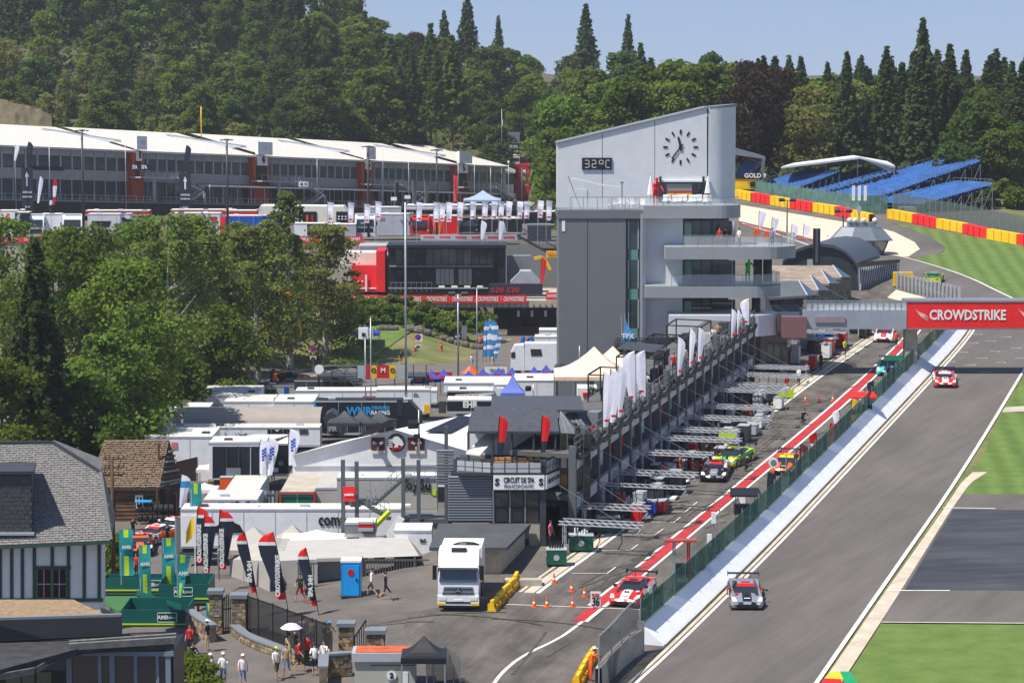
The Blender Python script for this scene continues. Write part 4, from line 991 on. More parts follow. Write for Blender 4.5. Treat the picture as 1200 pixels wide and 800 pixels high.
for x0_, x1_ in ((435,451),(478,497.5)):
  w_ = PB('window', paint('maroon_window', (92,40,44)), wt, x0_, 512.5, x1_, 527.5, WY-.12, .06); PB('lace_strip', CREAM, w_, x0_, 528, x1_, 531.5, WY-.12, .05)
  b = MB(); c2 = PY((x0_+x1_)/2, 521, WY-.2)
  for a in (.5, 2.6, 4.7): b.box(c2+Vector((cos(a)*.3, 0, sin(a)*.3)), (.34,.04,.2), 0, Matrix.Rotation(-a,3,'Y'))
  part('propeller_motif', b, LGREY, w_)
for pts_, nm in (([(498,507),(540,488),(560,491),(528,508)], 'roof_banner'), ([(420,511),(455,494),(468,493),(436,510)], 'roof_banner')):
  def onroof(x, y, Lp):
    Pn = (T0-R0).cross(bk) if Lp else (T0-L0).cross(bk); d = ray(x, y); tt = (T0-C0).dot(Pn)/d.dot(Pn); return C0+d*tt+Vector((0,-.12,.12))
  Lp = pts_[0][0] > 480; b = MB(); P_ = [onroof(x_, y_, Lp) for x_, y_ in pts_]; b.ext(P_, (0,0,.03)); rb = part(nm, b, NAVY, wt)
# barrel roofed unit and JMR trailer
jb = thing('barrel_tent', 'grey barrel roofed tent above the white JMR trailer', 'tent'); JY = 240
b = MB(); a = PY(202,500,JY); c = PY(375,500,JY); rows = []
for k in range(9): th_ = pi*k/8; rows.append([(a.x, JY+3-3*cos(th_), a.z+1.5*sin(th_)), (c.x, JY+3-3*cos(th_), c.z+1.5*sin(th_))])
b.grid(rows); part('barrel_roof', b, paint('beige_grey_canvas', (150,142,134), .8), jb, True)
e_ = PP('end_wall', DARK, jb, [(375,507),(376,494),(381,486),(388,482),(395,487),(401,498),(402,511)], JY+1, 3); onface(e_, 'JMR', .7, 389, 502, JY+.9, LGREY, .02, 12)
t, p, q_ = trailer('white trailer lettered JMR under the barrel roof', 190, 501, 375, 522, 234, m=TRW); onface(t, 'JMR', .95, 328, 508, 234, BLACK, .05, 34)
for k in range(8): facequad(t, 'chequer', [(351+(k%4)*2.6+(k//4%2),503+(k//4)*3),(353+(k%4)*2.6+(k//4%2),503+(k//4)*3),(352.4+(k%4)*2.6,505.5+(k//4)*3),(350.4+(k%4)*2.6,505.5+(k//4)*3)], 234, BLACK)
facequad(t, 'stag_emblem', [(279,507),(284,509),(289,506.5),(285,512),(282,512)], 234, GREY)
t, p, q_ = trailer('white hospitality unit with tall dark glass front beside the white flags', 245, 519, 312, 562, 219, dep=4, m=TRW, wheels=False)
facequad(t, 'glass_front', [(249,523),(304,523),(304,560),(249,560)], 219, NVY)
for x_ in (265, 279, 293): facequad(t, 'glass_mullion', [(x_,524),(x_+1.2,524),(x_+1.2,558),(x_,558)], 218.9, LGREY if x_ == 293 else DARK)
facequad(t, 'door', [(265,548),(282,548),(282,560),(265,560)], 218.8, GREY)
o = EX('awning_roof', CREAM, t, [PY(245,519,219), PY(310,518,219), PY(340,510,226), PY(300,510,226)], (0,0,.1)); o.matrix_local = Matrix.Translation(-Vector(t.location))
t, p, q_ = trailer('open dark equipment stall under a cream roof between the JMR flags', 312, 520, 338, 556, 221, dep=4, m=BLACK, wheels=False)
for k, (x_, y_, m_) in enumerate(((318,533,LGREY),(326,540,GREY),(320,548,WHITE),(330,530,NVY))): facequad(t, 'stacked_case', [(x_,y_),(x_+6,y_),(x_+6,y_+5),(x_,y_+5)], 221, m_)
t, p, q_ = trailer('white building like tent with brown doorway behind the log cabin', 170, 512, 249, 578, 226, dep=6, m=TRW, wheels=False)
facequad(t, 'brown_doorway', [(206,541),(231,535),(231,570),(206,570)], 226, paint('dark_brown', (52,38,34))); facequad(t, 'red_notice', [(201,518),(208,518),(208,526),(201,526)], 226, paint('faded_red', (200,120,120)))
t, p, q_ = trailer('white curtain sided trailer lowest of the white row behind the trees', 188, 478, 245, 500, 248, dep=4, m=TRW, wheels=False)
t, p, q_ = trailer('white tent hall with pitched roof left of the winward trailer', 232, 464, 300, 486, 262, dep=9, m=TRW, wheels=False, roofm=TRR)
t, p, q_ = trailer('white trailer with panelled doors in the middle of the back row', 262, 471, 320, 487, 257, dep=6, m=TRW, wheels=False, roofm=TRR)
t, p, q_ = trailer('white trailer directly left of the black winward trailer', 321, 471, 368, 490, 255, dep=6, m=TRW, wheels=False)
t, p, q_ = trailer('long white trailer with thin red stripe above the winward trailer', 346, 458, 512, 472, 266, dep=3, m=TRW, wheels=False); facequad(t, 'red_stripe', [(425,464),(440,464),(440,465.2),(425,465.2)], 266, RED)
t, p, q_ = trailer('white trailer with small anchor emblem left of the EHR unit', 441, 457, 504, 484, 259, dep=3, m=TRW); facequad(t, 'anchor_emblem', [(485,461),(487,460),(489,461),(491,464),(484,464)], 259, GREY); facequad(t, 'yellow_notice', [(497,474),(504,474),(504,484),(497,484)], 258.9, YEL)
t, p, q_ = trailer('black transporter lettered WINWARD RACING with blue edge', 370, 470, 478, 508, 249, m=NVY, roofm=BLACK)
facequad(t, 'blue_edge', [(366,470.5),(369,470.5),(374,484),(371,484)], 249, CY); onface(t, 'WNR', 1.15, 421, 482, 249, CY, .04, 31); onface(t, 'WINWARD', .55, 446, 478, 249, CY, .02, 22); onface(t, 'RACING', .55, 446, 483.5, 249, WHITE, .02, 22)
facequad(t, 'side_door', [(465,468),(472,468),(472,487),(465,487)], 249, NAVY); o = EX('sloping_nose', NVY, t, [PY(478,468,249), PY(494,486,249), PY(494,505,249), PY(478,508,249)], (0,2.5,0)); o.matrix_local = Matrix.Translation(-Vector(t.location))
for k in range(3): pagoda(['dark grey folded awning between the barrel tent and winward trailer','grey awning peak under the winward lettering','small dark awning at the right end of the winward trailer'][k], PY([404,424,445][k], 508, 236+k), 3.0, 1.2, 2.2, DARK, grp='dark awnings by the black transporter')
t, p, q_ = trailer('small grey roofed portable cabin beside the access road', 302, 452, 346, 464, 282, dep=3, m=LGREY, wheels=False, roofm=DARK); facequad(t, 'dark_window', [(307,456),(323,456),(323,462),(307,462)], 282, BLACK); facequad(t, 'blue_door', [(333,453),(338,453),(338,462),(333,462)], 282, BLUE)
t, p, q_ = trailer('black box trailer lettered EHR', 524, 469, 580, 483, 246, dep=3, m=BLACK, roofm=WHITE, wheels=False); onface(t, 'EHR', .85, 551, 474, 246, WHITE, .04, 18)
facequad(t, 'grey_door', [(514,470),(523,470),(523,484),(514,484)], 246, DARK)
t, p, q_ = trailer('black and white trailer with red lettering above the EHR unit', 524, 458, 578, 467.5, 252, dep=3, m=BLACK, wheels=False); facequad(t, 'white_flash', [(534,462),(578,460),(578,462),(536,467),(532,467)], 252, WHITE); onface(t, 'CABLE CROSS', .45, 548, 464.3, 252, RED, .01, 26)
t, p, q_ = trailer('white trailer with black sill right of the EHR unit', 579, 451, 602, 470, 254, dep=5, m=TRW, wheels=False)
t, p, q_ = trailer('white trailer with thin green stripe reaching the dark tower wall', 603, 446, 655, 475, 254, dep=6, m=TRW, wheels=False); facequad(t, 'green_stripe', [(615,471),(655,470),(655,472),(615,473.2)], 254, paint('kerb_green', (0,0,0))); facequad(t, 'red_stripe', [(628,474),(655,473.2),(655,475),(628,475)], 254, RED)
t, p, q_ = trailer('white roofed trailer beneath the blue branded tents', 520, 449, 655, 460, 270, dep=6, m=TRW, wheels=False)
pagoda('single pale blue peaked tent beside the green striped trailer', PY(601,480,248), 2.4, 1.8, 3.6, paint('pale_blue_fabric', (96,112,190), .7))
BLF = paint('royal_blue_fabric', (44,66,160), .7)
for k, (x_, y_) in enumerate(((492,452),(506,450),(520,449),(549,450),(566,448),(584,447),(600,447),(626,446),(640,444))):
  o = pagoda(['blue peaked tent leftmost below the red coffee banner','second blue peaked tent below the red coffee banner','blue peaked tent at the right end of the red banner','blue tent just right of the lamp post base','blue tent beside the orange parasol','blue tent under the wavy blue flags','blue tent right of the wavy blue flags','blue tent in front of the motorhome cab','blue tent in front of the white motorhome'][k], PY(x_, y_+12, 280), 2.0, 1.75, 2.75, BLF, grp='small blue branded tents')
  BX('logo_patch', paint('pink_logo', (200,70,80)), o, (-.1,-1.02,1.95), (.7,.04,.35))
# white rear of cream vans
def motorhome():
  t = thing('motorhome', 'large white motorhome with dark side window parked against the tower', 'motorhome'); Y = 300
  PB('body', TRW, t, 615, 402.5, 660, 434, Y, 2.5); cabb = PP('cab', TRW, t, [(599,413),(603,405),(614,404),(614.5,434),(598,434)], Y+.1, 2.3)
  PP('cab_window', GLASS, cabb, [(599,413),(603.5,412),(603.5,419),(599,419)], Y+.05, .1); PP('side_window', GLASS, t, [(621.5,409),(634,409),(635.5,417),(622.5,417)], Y-.04, .08)
  for x_ in (606, 634, 650): b = MB(); c = PY(x_, 437, Y+.3); b.cyl(c, c+Vector((0,.3,0)), .5, n=12); part('wheel', b, RUB, t)
  PB('chassis', BLACK, t, 615, 430, 660, 436, Y+.3, 2)
motorhome()
for k, (x_, y_) in enumerate(((627,395),(632,387))):
  t, p, q_ = trailer(['white camper with rounded roof just above the motorhome','white camper behind, partly hidden by the tower wall'][k], x_, y_, 660, y_+10, 312+k*8, dep=3, m=TRW, cat='camper', name='camper');
for k, x_ in enumerate((613, 623)): b = MB(); b.cyl((0,0,0),(0,0,1.3),.5,.2,n=6); p = PY(x_, 404-k*0, 303); t = solo('draped_cover', b, [BLUE, BLUE][k], ['blue cover lying on the motorhome roof, left of two','blue cover lying on the motorhome roof, right of two'][k], 'cover', loc=(p.x, p.y+.6, p.z-.4))
# red coffee banner, orange parasol, low white wall sign
signboard('red coffee corner banner beside the access road', 490, 436, 530, 447, 288, RED, foot=452, words=[('COFFEE CORNER', .5, 513, 442, 28)])
p = PY(551, 449, 290); t = parasol('parasol', 'small orange parasol between the lamp post and the blue flags', p, 1.6, False); CYL('canopy', ORG, t, (0,0,1.2),(0,0,2.0),1.0,.1,n=8)
signboard('long white low board in front of the wavy blue flags', 568, 430, 594, 437, 296, WHITE, foot=439, words=[('VILLAGE', .4, 582, 433.5, 18, GREY)])
# scaffold platform with posters left of the tall mast
sp = thing('scaffold_platform', 'steel platform with staircase and red and yellow posters above the white trailers', 'platform'); SY = 276
PB('deck', DARK, sp, 372, 441, 500, 443, SY, 4)
for x_ in (372, 388, 404, 418, 440, 462, 484, 499): PB('post', DARK, sp, x_, 427, x_+1, 458, SY-.05, .12)
for y_ in (428, 434): PB('rail', GALV, sp, 372, y_, 420, y_+.8, SY-.1, .1)
for (x0_, x1_, m_, w) in ((419,427,LGREY,''),(427.5,434,RED,''),(434.5,441.5,YEL,'O'),(442,456,RED,'M'),(456.5,463.5,YEL,'O'),(464.5,478,LGREY,'')):
  o = PB('poster', m_, sp, x0_, 428, x1_, 443, SY-.12, .08)
  if w: text(w, .7, BLACK if m_ is YEL else WHITE, o, facing(PY((x0_+x1_)/2, 434, SY-.16)), bold=.02)
for k in range(2):
  BA('stair_stringer', GALV, sp, PY(396+k*8, 431, SY-.6), PY(420+k*8, 456, SY-.6), .12)
for k in range(8): b = MB(); p = PY(398+k*3.3, 433+k*3.1, SY-.6); b.box(p+Vector((.4,0,0)), (.9,.3,.05)); part('stair_tread', b, GREY, sp)
for k, x_ in enumerate((345, 375)): t, p, q_ = trailer(['dark flight case stack left on the access road edge','dark cabin with posters under the steel platform'][k], x_, 446, x_+28+k*20, 458, 279, dep=3, m=DARK, wheels=False, cat='container', name='equipment_case', roofm=BLACK)
b = MB(); b.cyl((0,0,0),(0,-.05,0),.5,n=16); p = PY(374, 432.5, 272); solo('satellite_dish', b, WHITE, 'small white satellite dish on the scaffold platform', 'satellite dish', loc=p)
t = pagoda('blue parasol tent with pink logo on the lawn behind the platform', PZ(422,428,0)+Vector((0,12,0)), 3.6, 3.0, 3.9, BLF)
# ---------------------------------------------------------------- steel staircase tower in front of the tents
st = thing('steel_staircase', 'grey steel frame with zigzag stairs and landings left of the louvred wall', 'staircase'); SY = 176
for (x_, y0, y1) in ((400,539,641),(416,541,641),(470.5,537,640),(488.5,539,645),(521,500,640)):
  PB('column', DSTEEL, st, x_, y0, x_+4, y1, SY-.05, .35)
for (x0_, y0, x1_, y1, nm) in ((470,561,532,566,'landing'),(402,587,442,592,'landing'),(470,608,530,613,'landing')): PB(nm, DSTEEL, st, x0_, y0, x1_, y1, SY+.1, 1.6)
for (xa, ya, xb, yb_) in ((440,590,471,563),(430,592,456,608)):
  for dY in (.1, 1.3): CYL('stringer', DSTEEL, st, PY(xa,ya,SY+dY), PY(xb,yb_,SY+dY), .14, n=4)
  for k in range(9): p = PY(xa+(xb-xa)*k/8, ya+(yb_-ya)*k/8-1, SY+.7); BX('tread', BLACK, st, p, (.28,1.2,.05))
  for dY in (.1,):
    for h_ in (10, 18): BA('handrail', GALV, st, PY(xa,ya-h_,SY+dY), PY(xb,yb_-h_,SY+dY), .06)
    for k in range(6): BA('baluster', GALV, st, PY(xa+(xb-xa)*k/5, ya+(yb_-ya)*k/5, SY+dY), PY(xa+(xb-xa)*k/5, ya+(yb_-ya)*k/5-18, SY+dY), .05)
for (x0_, x1_, y_) in ((470,530,545),(470,530,552),(404,440,570),(404,440,578),(404,470,628),(470,515,596)): BA('handrail', GALV, st, PY(x0_,y_,SY), PY(x1_,y_,SY), .06)
for k in range(5): BA('baluster', GALV, st, PY(474+k*12,545,SY), PY(474+k*12,561,SY), .05)
CYL('white_ramp', WHITE, st, PY(448,640,SY-.5), PY(470,606,SY-.5), .38, n=4)
b = MB(); b.cyl(PY(440,616,SY-.4), PY(457,599,SY-.4), .2, n=5); solo('lime_hose', b, LIME, 'lime yellow roll lying on the lower flight of the steel stairs', 'hose')
signboard('small red square sign fixed between two steel columns', 402, 570, 416, 587, SY-.3, CRED, words=[('crowdstrike', .22, 409, 579, 11)])
p = PY(432,640,172); t, _, _ = trailer('grey car sized generator parked under the staircase', 404, 613, 440, 627, 173, dep=2, m=GREY, wheels=False, cat='generator', name='generator'); t, _, _ = trailer('red tool box under the staircase', 420, 612, 437, 620, 172, dep=1, m=RED, wheels=False, cat='tool box', name='tool_box')
# white vertical lights mast with cameras behind
mast('thin steel mast with floodlights in front of the white marquee', 491, 535, 480, 195, .16, m=GALV, name='floodlight_mast', cat='mast')
p = PY(484, 497, 195); b = MB(); b.box((0,0,0), (.8,.5,.5), .4, Matrix.Rotation(.5,3,'X')); b.box((.3,-.1,-.9), (.5,.3,.3)); solo('floodlight', b, BLACK, 'black floodlight clamped on the thin mast before the white marquee', 'floodlight', loc=p)
# service yard gates, toilet
t = thing('portable_toilet', 'bright blue portable toilet with white roof beside the grey marquee', 'portable toilet', G(412,697)); BTO = paint('toilet_blue', (20,140,215), .4)
BB('cabin', BTO, t, -.6,-.6,0,.6,.6,2.15); b = MB(); b.bb(-.63,-.63,2.15,.63,.63,2.28); b.cyl((0,0,2.28),(0,0,2.36),.4,.3,n=8); part('roof', b, WHITE, t)
d_ = BB('door', paint('toilet_door_blue', (30,155,228), .4), t, -.45,-.64,.1,.5,-.6,2.0); BX('handle', BLACK, d_, (.35,-.67,1.1), (.08,.04,.16)); CYL('red_badge', RED, d_, (.0,-.67,1.55),(.0,-.64,1.55),.2,n=14)
BB('base', DARK, t, -.66,-.66,0,.66,.66,.08)
gtn = thing('steel_gate', 'dark barred steel gate between the blue toilet and the white truck', 'gate'); GY = 163
b = MB(); pb(b, 424, 655, 503, 657, GY, .1); pb(b, 424, 688, 486, 690, GY, .1); part('gate_frame', b, DSTEEL, gtn)
for k in range(20): PB('gate_bar', DSTEEL, gtn, 425+k*3.3, 657, 425.9+k*3.3, 689, GY, .08)
for x_ in (423, 485): PB('gate_post', DSTEEL, gtn, x_, 652, x_+2, 692, GY-.05, .2)
gtn = thing('steel_gate', 'short dark barred gate left of the blue toilet behind red bags', 'gate'); PB('gate_frame', DSTEEL, gtn, 348, 659, 372, 661, GY-1.5, .1)
for k in range(8): PB('gate_bar', DSTEEL, gtn, 349+k*2.6, 661, 349.9+k*2.6, 696, GY-1.5, .08)
b = MB()
for k in range(4): b.cyl(PY(352+k*3,700,159.5), PY(353+k*3,690,159.5), .22, .1, n=7)
solo('red_bags', b, RED, 'cluster of red bags on the ground below the grey marquee', 'bags')
b = MB(); pb(b, 462, 658, 477, 690, GY+1.5, .8); solo('stone_pier', b, mat('rubble_stone', lin((150,128,98)), .95, 0, .4, 2.5, .4, rgb2=lin((84,70,54))), 'brown stone pier behind the barred steel gate', 'pier')
b = MB(); pb(b, 476, 676, 508, 690, GY+1.2, .6); solo('stone_wall', b, MATS['rubble_stone'], 'low stone wall behind the white truck cab', 'wall')
t, _, _ = trailer('white box trailer with small chequered logo behind the steel gate', 462, 622, 506, 674, 170, dep=3, m=TRW)
for k in range(6): facequad(t, 'chequer', [(492+(k%3)*2.4,631+(k//3)*2.2+(k%2)),(494+(k%3)*2.4,631+(k//3)*2.2+(k%2)),(494+(k%3)*2.4,633+(k//3)*2.2),(492+(k%3)*2.4,633+(k//3)*2.2)], 170, BLACK)
# ================================================================ VEGETATION
def leaf_mat(name, c1, c2, ov=.18, tr=.45):
  m = bpy.data.materials.new(name); m.use_nodes = True; n = m.node_tree.nodes; l = m.node_tree.links; n.clear()
  o = n.new('ShaderNodeOutputMaterial'); mx = n.new('ShaderNodeMixShader'); d = n.new('ShaderNodeBsdfDiffuse'); t = n.new('ShaderNodeBsdfTranslucent')
  tc = n.new('ShaderNodeTexCoord'); nz = n.new('ShaderNodeTexNoise'); nz.inputs['Scale'].default_value = .45; nz.inputs['Detail'].default_value = 6; nz.inputs['Roughness'].default_value = .75
  rp = n.new('ShaderNodeValToRGB'); rp.color_ramp.elements[0].position = .35; rp.color_ramp.elements[1].position = .65; rp.color_ramp.elements[0].color = (*c2,1); rp.color_ramp.elements[1].color = (*c1,1)
  oi = n.new('ShaderNodeObjectInfo'); hv = n.new('ShaderNodeHueSaturation'); mr = n.new('ShaderNodeMapRange'); mr.inputs[3].default_value = 1-ov*1.6; mr.inputs[4].default_value = 1+ov*1.4
  m2 = n.new('ShaderNodeMath'); m2.operation = 'MULTIPLY'; m2.inputs[1].default_value = 9.37; m3 = n.new('ShaderNodeMath'); m3.operation = 'FRACT'; m4 = n.new('ShaderNodeMapRange'); m4.inputs[3].default_value = .475; m4.inputs[4].default_value = .515
  l.new(tc.outputs['Object'], nz.inputs[0]); l.new(nz.outputs[0], rp.inputs[0]); l.new(oi.outputs['Random'], mr.inputs[0]); l.new(oi.outputs['Random'], m2.inputs[0]); l.new(m2.outputs[0], m3.inputs[0]); l.new(m3.outputs[0], m4.inputs[0])
  l.new(mr.outputs[0], hv.inputs['Value']); l.new(m4.outputs[0], hv.inputs['Hue']); l.new(rp.outputs[0], hv.inputs['Color'])
  l.new(hv.outputs[0], d.inputs[0]); l.new(hv.outputs[0], t.inputs[0]); mx.inputs[0].default_value = tr
  l.new(d.outputs[0], mx.inputs[1]); l.new(t.outputs[0], mx.inputs[2]); l.new(mx.outputs[0], o.inputs[0]); m.diffuse_color = (*c1, 1); return m
LF_MID = leaf_mat('mid_green_leaves', (0.150,0.235,0.040), (0.102,0.156,0.023)); LF_BRI = leaf_mat('bright_green_leaves', (0.157,0.235,0.037), (0.096,0.158,0.022)); LF_OLI = leaf_mat('olive_leaves', (0.246,0.260,0.069), (0.148,0.175,0.038))
LF_DRK = leaf_mat('dark_green_leaves', (0.119,0.177,0.038), (0.068,0.105,0.021)); LF_SPR = leaf_mat('spruce_needles', (0.088,0.131,0.040), (0.046,0.078,0.024)); LF_COP = leaf_mat('copper_leaves', (0.099,0.062,0.039), (0.049,0.031,0.022)); LF_BIR = leaf_mat('birch_leaves', (0.202,0.260,0.063), (0.148,0.182,0.038), .12)
BARK = mat('bark', lin((92,78,64)), .95, 0, .3, 3, .3); BARKW = mat('birch_bark', lin((190,186,176)), .9, 0, .3, 2, .2, rgb2=lin((90,84,78))); BARKP = mat('pine_bark', lin((140,110,84)), .95, 0, .25, 2)
RT = random.Random(11)
def rdir():
  while True:
    v = Vector((RT.uniform(-1,1), RT.uniform(-1,1), RT.uniform(-1,1)))
    if .05 < v.length < 1: return v.normalized()
def card(V, F, c, n, s, asp=1.):
  t = n.orthogonal().normalized(); a = RT.random()*6.28; u = t*cos(a)+n.cross(t)*sin(a); w = n.cross(u); u = u*s*asp; w = w*s
  i = len(V); V += [tuple(c-u*.5-w*.5), tuple(c+u*.5-w*.3), tuple(c+u*.4+w*.5), tuple(c-u*.45+w*.4)]; F.append((i,i+1,i+2,i+3))
def mk(name, V, F, m):
  me = bpy.data.meshes.new(name); me.from_pydata(V, [], F); me.materials.append(m); me.update(); return me
def crown_broad(rx, z0, h, nb, nc, cs, m, top=.55, droop=0., seed=0):
  """blobs filling an egg-shaped envelope, with small leaf cards over each blob"""
  V, F = [], []; blobs = []
  for k in range(nb):
    f = RT.random()**.9; prof = (sin(pi*min(1, (f*.90+.07))**(.7)))**.55; a = RT.random()*6.28; rr = rx*prof*RT.uniform(.1,1)**.5*.86
    p = Vector((rr*cos(a), rr*sin(a), z0+h*(.04+.93*f)))
    blobs.append((p, rx*RT.uniform(.18,.40)*(1-.3*f)))
  per = max(1, nc//len(blobs))
  for p, r_ in blobs:
    for k in range(per):
      d = rdir();
      if d.z < -.35 and RT.random() < .6: d.z = -d.z
      c = p+Vector((d.x*r_*1.15, d.y*r_*1.15, d.z*r_*.85))*RT.uniform(.55,1.2)
      if droop and d.z < .3: c.z -= RT.random()*droop*r_
      n = (d+rdir()*1.0+ZV(.25)).normalized(); card(V, F, c, n, cs*RT.uniform(.6,1.3))
  return mk('crown', V, F, m)
def crown_conifer(rx, z0, h, tiers, nc, cs, m, narrow=1.0):
  V, F = [], []; per = nc//tiers
  for t in range(tiers):
    f = (t+.5)/tiers; r = rx*(1-f)**.9*RT.uniform(.78,1.15)+.2; nbr = max(4, int(10*(1-f)+4)); a0 = RT.random()*6
    brs = [(a0+6.283*k/nbr+RT.uniform(-.25,.25), r*RT.uniform(.72,1.12)) for k in range(nbr)]
    k_ = max(12, int(per*(1.7*(1-f)+.15)))
    for k in range(k_):
      a, L_ = RT.choice(brs); g = RT.random()**.6; rad = L_*g
      c = Vector((rad*cos(a), rad*sin(a), z0+h*f + RT.uniform(-.8,.7)*h/tiers - .32*rad*(1-.4*f) + (.10*rad if g > .8 else 0)))
      c += Vector((-sin(a), cos(a), 0))*RT.uniform(-1,1)*(.12*L_+.25)*(1.1-g*.7)
      n = (Vector((cos(a)*.5, sin(a)*.5, .8))+rdir()*.7).normalized(); card(V, F, c, n, cs*RT.uniform(.6,1.25), 1.2)
  return mk('crown', V, F, m)
def trunk_mesh(h, r, m, limbs=0, rx=3, z0=3, n=7, lean=0):
  b = MB(); pts = [Vector((lean*k/5*h*.1+RT.uniform(-.12,.12)*k*.4, RT.uniform(-.12,.12)*k*.4, h*k/5)) for k in range(6)]
  for k in range(5): b.cyl(pts[k], pts[k+1], r*(1-k/5.6), r*(1-(k+1)/5.6), n=n, caps=False)
  for k in range(limbs):
    f = RT.uniform(z0/h*.6, .75); c = pts[int(f*5)].lerp(pts[int(f*5)+1], f*5-int(f*5)); a = RT.random()*6.28; L_ = rx*RT.uniform(.5,.85)
    e = c+Vector((cos(a)*L_, sin(a)*L_, L_*RT.uniform(.5,1.1))); md = (c+e)/2+ZV(-.1*L_); b.cyl(c, md, r*.38, r*.26, n=5, caps=False).cyl(md, e, r*.26, r*.08, n=4, caps=False)
  me = mesh('trunk', b, m, True); return me
PROTO = {}
def proto(kind):
  if kind in PROTO: return PROTO[kind]
  v = []
  if kind == 'spruce': v = [(crown_conifer(4.3+RT.random()*1.4, .8, 23, 30, 5200, .62, LF_SPR), trunk_mesh(23.5, .32, BARK)) for _ in range(4)]
  if kind == 'fir': v = [(crown_conifer(3.4, 3, 21, 26, 3400, .55, LF_SPR), trunk_mesh(24, .3, BARKP)) for _ in range(2)]
  if kind == 'pine': v = [(crown_conifer(3.8, 11, 15, 14, 2600, .6, LF_DRK), trunk_mesh(25, .3, BARKP, 4, 2, 8)) for _ in range(2)]
  if kind == 'mid': v = [(crown_broad(5.6, 1.2, 17, 62, 7500, .5, LF_MID), trunk_mesh(14, .4, BARK, 6, 5)) for _ in range(4)]
  if kind == 'dark': v = [(crown_broad(5.8, 1.2, 18.5, 62, 7500, .5, LF_DRK), trunk_mesh(15, .45, BARK, 6, 5)) for _ in range(3)]
  if kind == 'bright': v = [(crown_broad(4.4, .4, 10.5, 46, 5200, .42, LF_BRI), trunk_mesh(9, .25, BARK, 5, 4, 2)) for _ in range(3)]
  if kind == 'olive': v = [(crown_broad(4.6, .6, 12.8, 46, 5200, .42, LF_OLI, droop=1.), trunk_mesh(11, .25, BARK, 5, 4, 2)) for _ in range(3)]
  if kind == 'copper': v = [(crown_broad(7.2, 1.0, 19, 70, 8500, .5, LF_COP), trunk_mesh(15, .5, BARK, 6, 6)) for _ in range(2)]
  if kind == 'bush': v = [(crown_broad(2.2, .1, 3.2, 12, 1500, .32, LF_BRI), trunk_mesh(2, .1, BARK, 3, 1, 1)) for _ in range(2)]
  if kind == 'scrub': v = [(crown_broad(2.0, .1, 3.4, 12, 1500, .30, LF_OLI), trunk_mesh(2, .1, BARK, 3, 1, 1)) for _ in range(2)]
  PROTO[kind] = v; return v
KN = {'spruce':'spruce_tree','fir':'fir_tree','pine':'pine_tree','mid':'broadleaf_tree','dark':'broadleaf_tree','bright':'small_tree','olive':'small_tree','copper':'copper_beech','bush':'bush','scrub':'bush'}
KL = {'spruce':'dark spruce','fir':'slim dark fir','pine':'bare trunked pine','mid':'mid green tree','dark':'dark leafy tree','bright':'small bright tree','olive':'small olive tree','copper':'purple beech','bush':'bright green bush','scrub':'dry olive bush'}
def tree(kind, x, y, s=1., where='', z=None, label=None, grp=None, wide=1.):
  cr, tr = RT.choice(proto(kind)); z = H(x, y)-.2 if z is None else z
  t = thing(KN[kind], label or KL[kind]+' '+where, 'bush' if kind in ('bush','scrub') else 'tree', (x, y, z), RT.random()*6.28, grp or (KL[kind]+('es ' if kind in ('bush','scrub','copper') else 's ')+where))
  t.scale = (s*wide, s*wide, s); ob('crown', cr, t); ob('trunk', tr, t); return t
def reg(px):
  if px < 250: return 'behind the left hall roofs'
  if px < 470: return 'above the middle hall roofs'
  if px < 650: return 'left of the tower'
  if px < 870: return 'behind the tower top'
  if px < 1010: return 'behind the white canopy'
  return 'behind the blue grandstands'
ORD = 'first second third fourth fifth sixth seventh eighth ninth tenth eleventh twelfth thirteenth fourteenth fifteenth sixteenth seventeenth eighteenth'.split()
ROWW = ['front','second','third','fourth','fifth','sixth','seventh','eighth','ninth','tenth','eleventh','twelfth','thirteenth','fourteenth','fifteenth','sixteenth','seventeenth','eighteenth','nineteenth','twentieth','last','hindmost']
PLAN = []
# forest rows from front to back
rows_ = []
def forest(px0, px1, Ys, gap, mix, s0, s1, maxn=999):
  for j, Y in enumerate(Ys):
    n = max(1, int((px1-px0)/3000*Y/gap));
    for i in range(n):
      px = px0+(px1-px0)*(i+.5+RT.uniform(-.35,.35)+(.5 if j%2 else 0)*.8)/n; yy = Y+RT.uniform(-5,5); x = (px-600)*yy/3000
      k = RT.choices([m_[0] for m_ in mix], [m_[1] for m_ in mix])[0]; PLAN.append((reg(px), Y, px, k, x, yy, RT.uniform(s0, s1), RT.uniform(.95,1.25)))
forest(-20, 300, [514, 528, 544, 560], 7.5, [('bright',3),('olive',4),('mid',1),('dark',.3)], .6, 1.0)
forest(-20, 340, [576, 596, 618, 640], 9, [('mid',3),('olive',2),('bright',2),('dark',1.2),('spruce',.3)], .62, .92)
forest(-20, 430, [664, 690], 9.5, [('dark',2),('mid',1.4),('spruce',1.6)], .75, 1.0)
forest(-20, 440, [718, 745], 8.5, [('spruce',2),('dark',2.2),('mid',1)], .95, 1.2)
forest(300, 470, [543, 556, 575, 600, 628, 656], 9, [('dark',3),('mid',1.4),('spruce',.4)], .75, 1.1)
forest(450, 535, [548, 562, 580], 7, [('pine',3),('spruce',1.5),('dark',1)], .95, 1.1)
forest(440, 660, [610, 640, 672, 705], 9, [('mid',3),('dark',1.6),('spruce',.15)], .72, .95)
forest(535, 665, [545, 565, 585], 8.5, [('mid',3),('dark',1)], .55, .85)
forest(645, 870, [428, 445, 465], 7.5, [('mid',4),('dark',1),('bright',.4)], .88, 1.12)
forest(660, 900, [495, 530, 565], 8, [('mid',2),('dark',2),('spruce',1)], 1.0, 1.2)
forest(880, 1010, [428, 440, 455], 6.5, [('mid',1.5),('spruce',2),('olive',.8),('dark',1)], .75, .95)
